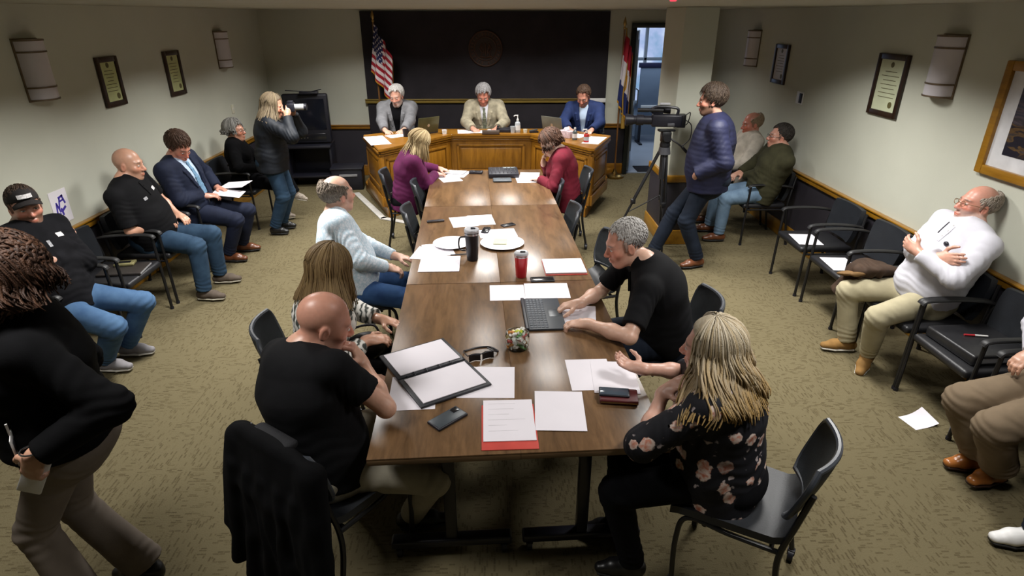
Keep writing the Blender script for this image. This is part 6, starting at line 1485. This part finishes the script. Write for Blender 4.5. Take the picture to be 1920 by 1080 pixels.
tumbler(-.175, 4.08, 'tall black tumbler with handle standing by the paper plates', .245, .040, .052, plain('tumbler_black', (.012, .012, .016), .35, .2), M_lidc, True)
def plate(x, y, r, label, z=TZ):
    t = thing('paper_plate', label, 'plate', (x, y, z)); bm = B(); lathe(bm, [(.001, .0), (r * .66, .0), (r * .74, .006), (r * .97, .018), (r, .019), (r * .97, .021), (r * .73, .010), (r * .65, .004), (.001, .004)], n=44); obj('plate_body', bm, plain('plate_white', (.80, .77, .80), .55, 0, .4, .02), t); return t
stack(.01, 4.66, .30, .20, R_(8), TZ, 'white sheet sticking out behind the right paper plate', 1)
plate(.045, 4.40, .17, 'white paper plate with a pale green napkin, right of the black tumbler')
bm = B(); box(bm, (0, 0, .004), (.105, .125, .008), .003); o = obj('napkin', bm, plain('napkin_green', (.52, .54, .33), .8)); o.location = (.03, 4.44, TZ + .0055); o.rotation_euler = (0, 0, R_(-4)); tag(o, 'pale green folded napkin lying on the right paper plate', 'napkin')
stack(-.44, 4.29, .216, .28, R_(14), TZ, 'white sheet under the left paper plate, poking out to the left', 1)
plate(-.345, 4.40, .145, 'white paper plate left of the black tumbler', TZ + .0014)
stack(-.515, 4.22, .20, .26, R_(-10), TZ + .0014, 'white sheet at the left table edge beside the left paper plate', 1)
stack(-.405, 4.00, .285, .29, R_(1), TZ + .0028, 'white sheet in front of the left paper plate, before the pale blue shirt', 2)
t = thing('pen', 'thin dark pen lying at the front rim of the left paper plate', 'pen', (-.27, 4.165, TZ + .0055), R_(8)); bm = B(); cyl(bm, (-.07, 0, .005), (.06, 0, .005), .0045, n=10); obj('barrel', bm, M_slate, t); bm = B(); cyl(bm, (.06, 0, .005), (.075, 0, .005), .0045, .001, 10); obj('tip', bm, M_steel, t)
stack(-.28, 4.97, .216, .28, R_(12), TZ, 'farther left white sheet behind the black tumbler, slightly turned', 1)
stack(-.13, 5.01, .216, .28, R_(8), TZ + .0014, 'farther right white sheet behind the black tumbler', 1)
t = thing('eyeglass_case', 'slim black glasses case lying alone on the left of the middle table', 'case', (-.52, 4.97, TZ), R_(15)); bm = B(); box(bm, (0, 0, .009), (.15, .035, .018), .007, seg=3); obj('shell', bm, M_black, t); bm = B(); box(bm, (0, -.0177, .010), (.13, .001, .002)); obj('seam', bm, M_steel, t)
phone(-.085, 4.72, R_(80), TZ + .003, 'black phone standing out dark behind the black tumbler', .06, .13, .012)
phone(.10, 4.86, R_(30), TZ, 'small dark phone behind the right paper plate', .06, .12, .010)
# far end of the table
t = thing('conference_phone', 'black sound mixer and phone unit on the far end of the long table', 'mixer', (.085, 6.64, TZ), R_(2))
bm = B(); box(bm, (0, 0, .025), (.33, .33, .05), .008); obj('case', bm, M_black, t)
bm = B(); rr = random.Random(4)
for i in range(7):
    for j in range(5): cyl(bm, (-.13 + i * .043, -.12 + j * .05, .05), (-.13 + i * .043, -.12 + j * .05, .064), .007, .006, 8)
kn_ = obj('knobs', bm, plain('knob_grey', (.10, .10, .11), .4, 0, .5, .4, 60), t); kn_['kind'] = 'stuff'
bm = B(); box(bm, (.07, .12, .0525), (.14, .05, .004), .001); obj('display', bm, plain('lcd_grey', (.15, .17, .17), .3), t)
t = thing('speaker_pad', 'flat grey speaker pad in front of the black mixer', 'speaker', (.07, 6.36, TZ), R_(2)); bm = B(); box(bm, (0, 0, .012), (.20, .13, .024), .010, seg=3); obj('case', bm, plain('pad_blue_grey', (.045, .055, .065), .5), t); bm = B(); box(bm, (0, .02, .0245), (.06, .03, .002)); obj('badge_plate', bm, M_steel, t)
t = thing('recorder', 'small black recorder at the far table edge between the two women', 'recorder', (-.22, 6.72, TZ), R_(-8)); bm = B(); box(bm, (0, 0, .013), (.15, .085, .026), .006); obj('case', bm, M_black, t); bm = B(); box(bm, (.02, 0, .027), (.07, .05, .002)); obj('screen', bm, M_blackg, t)
stack(-.50, 6.48, .216, .28, R_(20), TZ, 'white sheet nearest the viewer under the hands of the woman in plum', 1)
stack(-.42, 6.68, .216, .28, R_(-15), TZ + .0014, 'white sheet farther away before the woman in plum', 1)
t = thing('notebook', 'open white notebook at the far left table edge before the woman in plum', 'notebook', (-.45, 6.74, TZ + .003), R_(75)); bm = B(); box(bm, (0, .055, .006), (.15, .105, .010), .003); box(bm, (0, -.055, .006), (.15, .105, .010), .003); obj('pages', bm, M_paper2, t); bm = B(); box(bm, (0, 0, .001), (.155, .225, .002)); obj('cover', bm, M_slate, t)
stack(.375, 6.60, .216, .28, R_(-6), TZ, 'white sheet under the forearm of the woman in dark red', 1)
stack(.33, 6.40, .216, .24, R_(4), TZ + .0014, 'white sheet right of the speaker pad', 1)

# ------------------------------------------------------------------ things on the dais
D = TOP
def dsheet(*a, **k): return stack(*a, group='papers on the dais', **k)
dsheet(-1.55, 8.05, .26, .62, R_(20), D, 'large white sheet at the left end of the dais desktop'); dsheet(-1.33, 8.36, .28, .216, R_(35), D + .0014, 'white sheet under the hands of the white-haired man')
dsheet(-.42, 8.66, .216, .28, R_(4), D, 'left one of the sheets before the man in the tan blazer', n=4); dsheet(-.20, 8.62, .28, .216, R_(-3), D + .006, 'middle sheet before the man in the tan blazer'); dsheet(-.03, 8.70, .20, .26, R_(-12), D, 'right one of the sheets before the man in the tan blazer')
dsheet(1.30, 7.98, .22, .52, R_(-22), D, 'large white sheet at the right end of the dais desktop'); dsheet(1.13, 8.30, .20, .26, R_(-40), D, 'white sheet before the man in the blue suit')
def laptop(x, y, deg, label, col):
    t = thing('laptop', label, 'laptop', (x, y, D), R_(deg), 'laptops on the dais')
    bm = B(); box(bm, (0, .11, .009), (.34, .23, .018), .004); obj('base', bm, M_black, t)
    bm = B(); box(bm, (0, .0, .0), (.34, .010, .225), .004, Matrix.Translation((0, -.025, .12)) @ Matrix.Rotation(R_(14), 4, 'X')); lid = obj('lid', bm, col, t)
    bm = B(); box(bm, (0, .006, .0), (.31, .002, .19), 0, Matrix.Translation((0, -.025, .12)) @ Matrix.Rotation(R_(14), 4, 'X')); obj('screen', bm, M_blackg, lid)
    bm = B(); cyl(bm, (0, -.0055, .0), (0, -.0068, .0), .02, n=16); merge_ = bm; bmesh.ops.transform(bm, matrix=Matrix.Translation((0, -.025, .12)) @ Matrix.Rotation(R_(14), 4, 'X'), verts=bm.verts); obj('lid_emblem', bm, M_steel, lid)
    bm = B(); box(bm, (0, .10, .0185), (.30, .12, .002)); obj('keyboard', bm, M_key, t)
laptop(-.93, 8.50, 40, 'laptop on the dais left of centre, lid painted with a yellowish reflection', plain('laptop_yellow_reflection', (.085, .080, .035), .35, .3, .5, .3, 4)); laptop(.80, 8.50, -42, 'grey laptop on the dais right of centre', plain('laptop_grey', (.16, .16, .13), .4, .3))  # first lid's yellowish tint is a reflection put into its colour
def cup(x, y, label, h, r, col, cat='cup', name='cup'):
    t = thing(name, label, cat, (x, y, D)); bm = B(); lathe(bm, [(r * .8, 0), (r, h), (r * .94, h), (r * .75, .006), (.001, .006)], n=20); obj('cup_body', bm, col, t); return t
t = cup(-1.205, 8.30, 'dark mug beside the white-haired man on the dais', .10, .042, M_black, 'mug', 'mug'); bm = B(); tube(bm, smooth_path([(.038, 0, .08), (.07, 0, .07), (.065, 0, .03), (.036, 0, .02)]), .006, 6); obj('handle', bm, M_black, t)
cup(-.70, 8.50, 'small white cup right of the left-hand laptop', .055, .035, M_white); cup(-1.10, 8.12, 'small white cup left of the left-hand laptop', .06, .032, M_white)
t = thing('desk_phone', 'black desk phone on the dais at the elbow of the man in tan', 'phone', (.12, 8.66, D), R_(-5)); bm = B(); box(bm, (0, 0, .025), (.20, .18, .05), .010); obj('base', bm, M_black, t); bm = B(); tube(bm, smooth_path([(-.075, -.09, .06), (-.075, -.06, .075), (-.075, .06, .075), (-.075, .09, .06)]), .018, 8); obj('handset', bm, M_blackg, t)
m_cl = plain('bottle_clear', (.40, .42, .44), .12, 0, .6, .05, 6)
def bottle(x, y, label, h, r, col, capc, pump=False, cat='bottle', liquid=None):
    t = thing('bottle', label, cat, (x, y, D)); hb = h * .62
    bm = B(); lathe(bm, [(r * .92, 0), (r, .006), (r, hb * .8), (r * .8, hb * .93), (r * .38, hb), (r * .36, hb + .012)], n=24); obj('bottle_body', bm, liquid or col, t)
    bm = B(); cyl(bm, (0, 0, hb + .01), (0, 0, hb + .035), r * .45, r * .4, 14); c = obj('cap', bm, capc, t)
    if pump: bm = B(); cyl(bm, (0, 0, hb + .03), (0, 0, h - .012), .007, n=10); tube(bm, [(.006, 0, h - .01), (-.04, 0, h - .012), (-.052, 0, h - .025)], .008, 8); obj('pump', bm, capc, c)
    bm = B(); lathe(bm, [(r * 1.01, hb * .22), (r * 1.01, hb * .66)], n=24); obj('label_band', bm, M_white if not liquid else col, t); return t
bottle(.315, 8.60, 'clear spray bottle with a white top at the middle right of the dais', .24, .038, m_cl, M_white, True); cup(.245, 8.58, 'clear plastic cup left of the spray bottle', .085, .036, m_cl)
cup(.42, 8.58, 'small beige cup right of the spray bottle', .045, .03, M_cream); t = thing('stapler', 'dark stapler lying on the dais beside the grey laptop', 'stapler', (.54, 8.55, D), R_(20)); bm = B(); box(bm, (0, 0, .012), (.13, .035, .018), .006); obj('base', bm, M_black, t); bm = B(); box(bm, (-.005, 0, .035), (.125, .03, .02), .008, Matrix.Rotation(R_(-6), 4, 'Y')); obj('arm', bm, M_slate, t)
t = thing('tissue_box', 'pink and white tissue box on the dais before the blue suit', 'tissue box', (.955, 8.20, D), R_(-45)); bm = B(); box(bm, (0, 0, .045), (.20, .11, .09), .006); obj('carton', bm, plain('carton_pink', (.55, .42, .45), .6, 0, .4, .3, 30), t)
P = [ell((0, 0, .10), np.eye(3), (.045, .02, .03), .01), ell((.02, .005, .115), np.eye(3), (.02, .015, .03), .02), crumple(.006, 60, 1)]; V_, F_ = snet(P, .006); np_mesh('tissue', V_, F_, M_paper, t)
bottle(1.045, 8.02, 'clear water bottle with a dark cap before the man in the blue suit', .20, .033, plain('bottle_dark_clear', (.10, .12, .12), .12), M_white)
bottle(1.175, 7.86, 'red hand sanitiser bottle with a pump near the right end of the dais', .17, .036, m_cl, M_white, True, liquid=plain('gel_red', (.45, .02, .015), .2))
t = thing('name_plate', 'low dark name plate before the man in the tan blazer', 'name plate', (-.06, 8.475, D), R_(0)); bm = B(); prism(bm, [(-.12, -.02), (.12, -.02), (.12, .02), (-.12, .02)], 0, .006); obj('foot', bm, M_darkwood, t); bm = B(); box(bm, (0, 0, .028), (.24, .012, .05), .003, Matrix.Rotation(R_(-12), 4, 'X')); obj('plate', bm, plain('plate_brown', (.07, .045, .03), .4), t)

# ------------------------------------------------------------------ on the chairs along the walls and on the floor
SZ = .4685
stack(2.87, 5.21, .216, .29, R_(-6), SZ, 'white sheet on the seat of the farther empty armchair', group='papers on chair seats'); stack(2.865, 4.60, .216, .29, R_(-5), SZ, 'white sheet on the seat of the nearer empty armchair', group='papers on chair seats')
t = thing('black_binder', 'thick black binder lying on the armchair beside the man in white', 'binder', (2.985, 3.19, SZ), R_(3))
bm = B(); box(bm, (0, 0, .035), (.40, .40, .07), .016, seg=3); obj('cover', bm, plain('binder_leather', (.014, .014, .016), .35, 0, .5, .15, 20, .1), t)
bm = B(); tube(bm, [(-.178, -.196, .05), (.178, -.196, .05)], .006, 6); tube(bm, [(-.178, -.196, .02), (.178, -.196, .02)], .005, 6); obj('metal_edge', bm, M_steel, t); bm = B(); box(bm, (0, -.195, .035), (.34, .012, .03), .002); obj('pages', bm, plain('page_grey', (.25, .25, .26), .6), t)
t = thing('marker_pen', 'red and white pen lying on the black binder', 'pen', (2.98, 3.22, SZ + .0715), R_(-10)); bm = B(); cyl(bm, (-.07, 0, .006), (-.01, 0, .006), .006, n=10); obj('cap', bm, plain('pen_red', (.45, .02, .03), .35), t); bm = B(); cyl(bm, (-.01, 0, .006), (.065, 0, .006), .0055, n=10); obj('barrel', bm, M_white, t)
t = thing('water_bottle', 'navy bottle with a grey lid between the armchairs at the right edge', 'bottle', (3.13, 2.955, SZ)); bm = B(); lathe(bm, [(.036, 0), (.039, .005), (.039, .15), (.030, .175)]); obj('bottle_body', bm, plain('bottle_navy', (.010, .030, .075), .35, .2), t); bm = B(); lathe(bm, [(.032, .172), (.034, .178), (.034, .205), (.030, .21)]); obj('lid', bm, M_steel, t); bm = B(); lathe(bm, [(.0395, .08), (.0395, .12)]); obj('label_band', bm, M_white, t)
# brown coat lying beside the man in white
P = [ell((2.80, 4.10, .60), np.eye(3), (.16, .10, .10), .03), ell((2.72, 4.02, .66), np.eye(3), (.10, .10, .05), .05), ecap((2.66, 4.06, .64), (2.60, 4.10, .42), (0, 1, 0), (0, 1, 0), (.10, .035), (.13, .025), .04), ecap((2.86, 4.0, .66), (2.70, 3.93, .69), (1, 0, 0), (1, 0, 0), (.09, .03), (.06, .03), .04), crumple(.012, 14, 2), ripple((2.75, 4.05, .62), (1, .4, 0), .25, .010, .07)]
V_, F_ = snet(P, .008); t = thing('coat', 'brown coat bundled on the thigh of the man in the white shirt', 'coat', (2.75, 4.05, .45)); np_mesh('coat_body', V_ - V3((2.75, 4.05, .45)), F_, fabric('coat_brown', (.045, .026, .016), .8, .25, 300, .3), t)
P = [ecap((2.62, 3.95, .655), (2.60, 4.10, .60), (1, 0, 0), (1, 0, 0), (.07, .02), (.06, .018), .02), crumple(.006, 20, 3)]; V_, F_ = snet(P, .008); np_mesh('lining', V_ - V3((2.75, 4.05, .45)), F_, fabric('coat_tan_lining', (.16, .09, .035), .8), t)
# folder and wallet on the left chair
t = thing('document_folder', 'dark folder lying on the armchair between the capped man and the bald man', 'folder', (-3.03, 4.62, SZ), R_(8)); bm = B(); box(bm, (0, 0, .010), (.33, .25, .02), .006); obj('cover', bm, plain('folder_dark', (.022, .018, .016), .45), t); bm = B(); box(bm, (.166, 0, .010), (.002, .23, .012)); obj('pages', bm, plain('page_grey', (.25, .25, .26), .6), t)
t = thing('wallet', 'beige wallet lying on the dark folder by the bald man', 'wallet', (-3.06, 4.70, SZ + .0205), R_(12)); bm = B(); box(bm, (0, 0, .011), (.15, .095, .022), .007, seg=3); obj('body', bm, plain('wallet_beige', (.15, .135, .06), .5, 0, .4, .25, 20), t); bm = B(); box(bm, (.0, -.0, .0225), (.09, .045, .002)); obj('window', bm, M_blackg, t)
o = sheet(2.675, 3.085, .17, .14, R_(12), 0.0, 'crumpled white sheet on the carpet under the brown trousers', 'papers on the floor', curl=.05); 
# papers in the hands of the man in the navy suit
o = stack(-2.745, 6.315, .28, .216, R_(-10), .735, 'upper white sheets held by the man in the navy suit', 3, group='papers held on the lap'); o.rotation_euler = (R_(4), R_(-6), R_(-10))
o = stack(-2.745, 6.12, .28, .216, R_(4), .700, 'lower white sheets on the lap of the man in the navy suit', 2, group='papers held on the lap'); o.rotation_euler = (R_(2), R_(8), R_(4))
# handbag on the lap of the woman with brown hair
P = [ell((-.745, 2.985, .655), np.array([[.9, .4, 0], [-.4, .9, 0], [0, 0, 1]]), (.12, .07, .085), .02), crumple(.006, 16, 1)]; V_, F_ = snet(P, .008); t = thing('handbag', 'black handbag on the lap of the woman with light brown hair', 'handbag', (-.745, 2.985, .57)); np_mesh('bag_body', V_ - V3((-.745, 2.985, .57)), F_, plain('bag_leather', (.008, .008, .010), .4, 0, .5, .2, 20, .1), t)
bm = B(); tube(bm, smooth_path([(-.08, -.03, .14), (-.05, -.01, .21), (.05, .03, .21), (.08, .04, .14)]), .007, 8); obj('strap', bm, M_black, t)

# ------------------------------------------------------------------ video camera on its tripod
AP = Vector((1.74, 6.20, 1.07))
t = thing('tripod', 'black camera tripod standing in front of the pillar', 'tripod', (AP.x, AP.y, 0))
M_trip = plain('tripod_black', (.014, .014, .016), .4, .2, .5, .1, 10); M_tgrey = plain('tripod_grey', (.09, .09, .10), .4, .4)
bm = B(); cyl(bm, (0, 0, .80), (0, 0, 1.10), .035); cyl(bm, (0, 0, 1.06), (0, 0, 1.13), .065, .055); obj('column', bm, M_tgrey, t)
bm = B(); lathe(bm, [(.05, 1.13), (.055, 1.15), (.045, 1.19)]); box(bm, (0, 0, 1.235), (.10, .09, .11), .015); cyl(bm, (0, -.07, 1.23), (0, .07, 1.23), .04); hd = obj('fluid_head', bm, M_trip, t)
bm = B(); box(bm, (0, 0, 1.30), (.17, .07, .022), .005); obj('quick_plate', bm, M_trip, hd); bm = B(); tube(bm, smooth_path([(.04, -.06, 1.22), (.12, -.075, 1.17), (.19, -.07, 1.11)]), .009, 8); cyl(bm, (.16, -.075, 1.14), (.21, -.07, 1.09), .015); obj('pan_handle', bm, M_trip, hd)
for k, (fx, fy) in enumerate(((-.50, .05), (.03, -.20), (.08, .13))):
    bm = B(); a = Vector((fx * .10, fy * .10, 1.08)); e = Vector((fx, fy, .02)); s = a.cross(e).normalized() if True else None
    n_ = Vector((fy, -fx, 0)).normalized() * .022; mid = a.lerp(e, .5)
    cyl(bm, a + n_, mid + n_, .012); cyl(bm, a - n_, mid - n_, .012); cyl(bm, mid, e, .013, .011); box(bm, mid, (.05, .05, .05), .008); lg = obj('leg', bm, M_trip, t)
    bm = B(); lathe(bm, [(.014, 0), (.022, .004), (.018, .03), (.012, .04)], (fx, fy, 0), 14); obj('foot', bm, M_black, lg)
    bm = B(); tube(bm, [a.lerp(e, .62), Vector((0, 0, .62))], .006, 6); obj('spreader', bm, M_trip, lg)
t = thing('video_camera', 'black shoulder video camera on the tripod, lens pointing left at the dais', 'video camera', (1.70, 6.20, 1.312), R_(172))
bm = B(); box(bm, (-.03, 0, .085), (.30, .11, .12), .015, seg=3); obj('camera_body', bm, M_black, t)
bm = B(); box(bm, (-.17, 0, .085), (.09, .095, .13), .010); obj('battery', bm, M_trip, t)
bm = B(); cyl(bm, (.11, 0, .085), (.30, 0, .085), .044); cyl(bm, (.20, 0, .085), (.27, 0, .085), .052); cyl(bm, (.30, 0, .085), (.38, 0, .085), .047, .06); lz = obj('lens', bm, M_black, t); bm = B(); lathe(bm, [(.001, 0), (.04, .004), (.045, .0)], n=20); bmesh.ops.transform(bm, matrix=Matrix.Translation((.376, 0, .085)) @ Matrix.Rotation(PI / 2, 4, 'Y'), verts=bm.verts); obj('front_glass', bm, plain('lens_glass', (.10, .11, .12), .05), lz)
bm = B(); tube(bm, smooth_path([(-.13, 0, .14), (-.12, 0, .205), (.08, 0, .215), (.13, 0, .16)]), .014, 8); obj('top_handle', bm, M_black, t)
bm = B(); cyl(bm, (.02, .06, .19), (.22, .06, .19), .016); cyl(bm, (.16, .06, .19), (.27, .06, .19), .020); obj('microphone', bm, M_trip, t)
bm = B(); box(bm, (.06, -.09, .17), (.12, .07, .06), .010); cyl(bm, (.0, -.09, .17), (-.07, -.09, .17), .028, .034); obj('viewfinder', bm, M_black, t)
bm = B(); box(bm, (.0, .0, .245), (.10, .03, .022), .005); obj('light_bar', bm, plain('bar_grey', (.40, .40, .42), .4), t)
bm = B(); tube(bm, smooth_path([(-.20, .02, .10), (-.27, .05, .05), (-.27, .06, -.08), (-.20, .05, -.16)]), .005, 6); tube(bm, smooth_path([(-.20, -.02, .12), (-.26, -.03, .16), (-.24, -.03, .05), (-.18, -.03, .03)]), .005, 6); obj('cable', bm, M_black, t)
for k, (y, z) in enumerate(((-.062, .06), (-.062, .10), (.06, .05))):
    bm = B(); box(bm, (-.07, y, z), (.07, .016, .03), .004); obj('audio_box', bm, M_tgrey, t)
# ------------------------------------------------------------------ lights and camera
def area(name, x, y, z, w, l, power, col=(1, .98, .945), spread=138):
    li = bpy.data.lights.new(name, 'AREA'); li.shape = 'RECTANGLE'; li.size = w; li.size_y = l; li.energy = power; li.color = col; li.spread = math.radians(spread)
    o = bpy.data.objects.new(name, li); C.objects.link(o); o.location = (x, y, z); return o
for xx, yy, pw in ((-1.85, 4.2, 72), (2.0, 3.6, 46), (.25, 4.6, 26), (-1.85, 6.3, 68), (.25, 6.3, 62), (2.1, 5.0, 58), (-1.75, 8.1, 42), (.0, 8.2, 36), (1.5, 8.3, 32)):
    area('ceiling_panel_light', xx, yy, ZC - .005, .45, .45, pw)
for xx, yy, pw in ((-1.6, 1.7, 36), (1.6, 1.7, 38)): area('ceiling_panel_light', xx, yy, 2.795, .5, .5, pw)
area('hall_light', 2.9, 11.6, 2.8, 1.2, 1.2, 30, (.75, .87, 1.0))
w = bpy.data.worlds.new('world'); S.world = w; w.use_nodes = True
w.node_tree.nodes['Background'].inputs[0].default_value = (.5, .6, .8, 1); w.node_tree.nodes['Background'].inputs[1].default_value = .1

cd = bpy.data.cameras.new('camera'); co = bpy.data.objects.new('camera', cd); C.objects.link(co)
cd.sensor_width = 36; cd.lens = 36 * 1131 / 1920; cd.clip_start = .05
co.location = (0, 0, 2.36); co.rotation_euler = (math.radians(90 - 24.3), 0, math.radians(-1.57))
S.camera = co
S.view_settings.view_transform = 'Standard'; S.view_settings.look = 'None'; S.view_settings.gamma = 1; S.view_settings.use_curve_mapping = False
S.view_settings.exposure = -.30
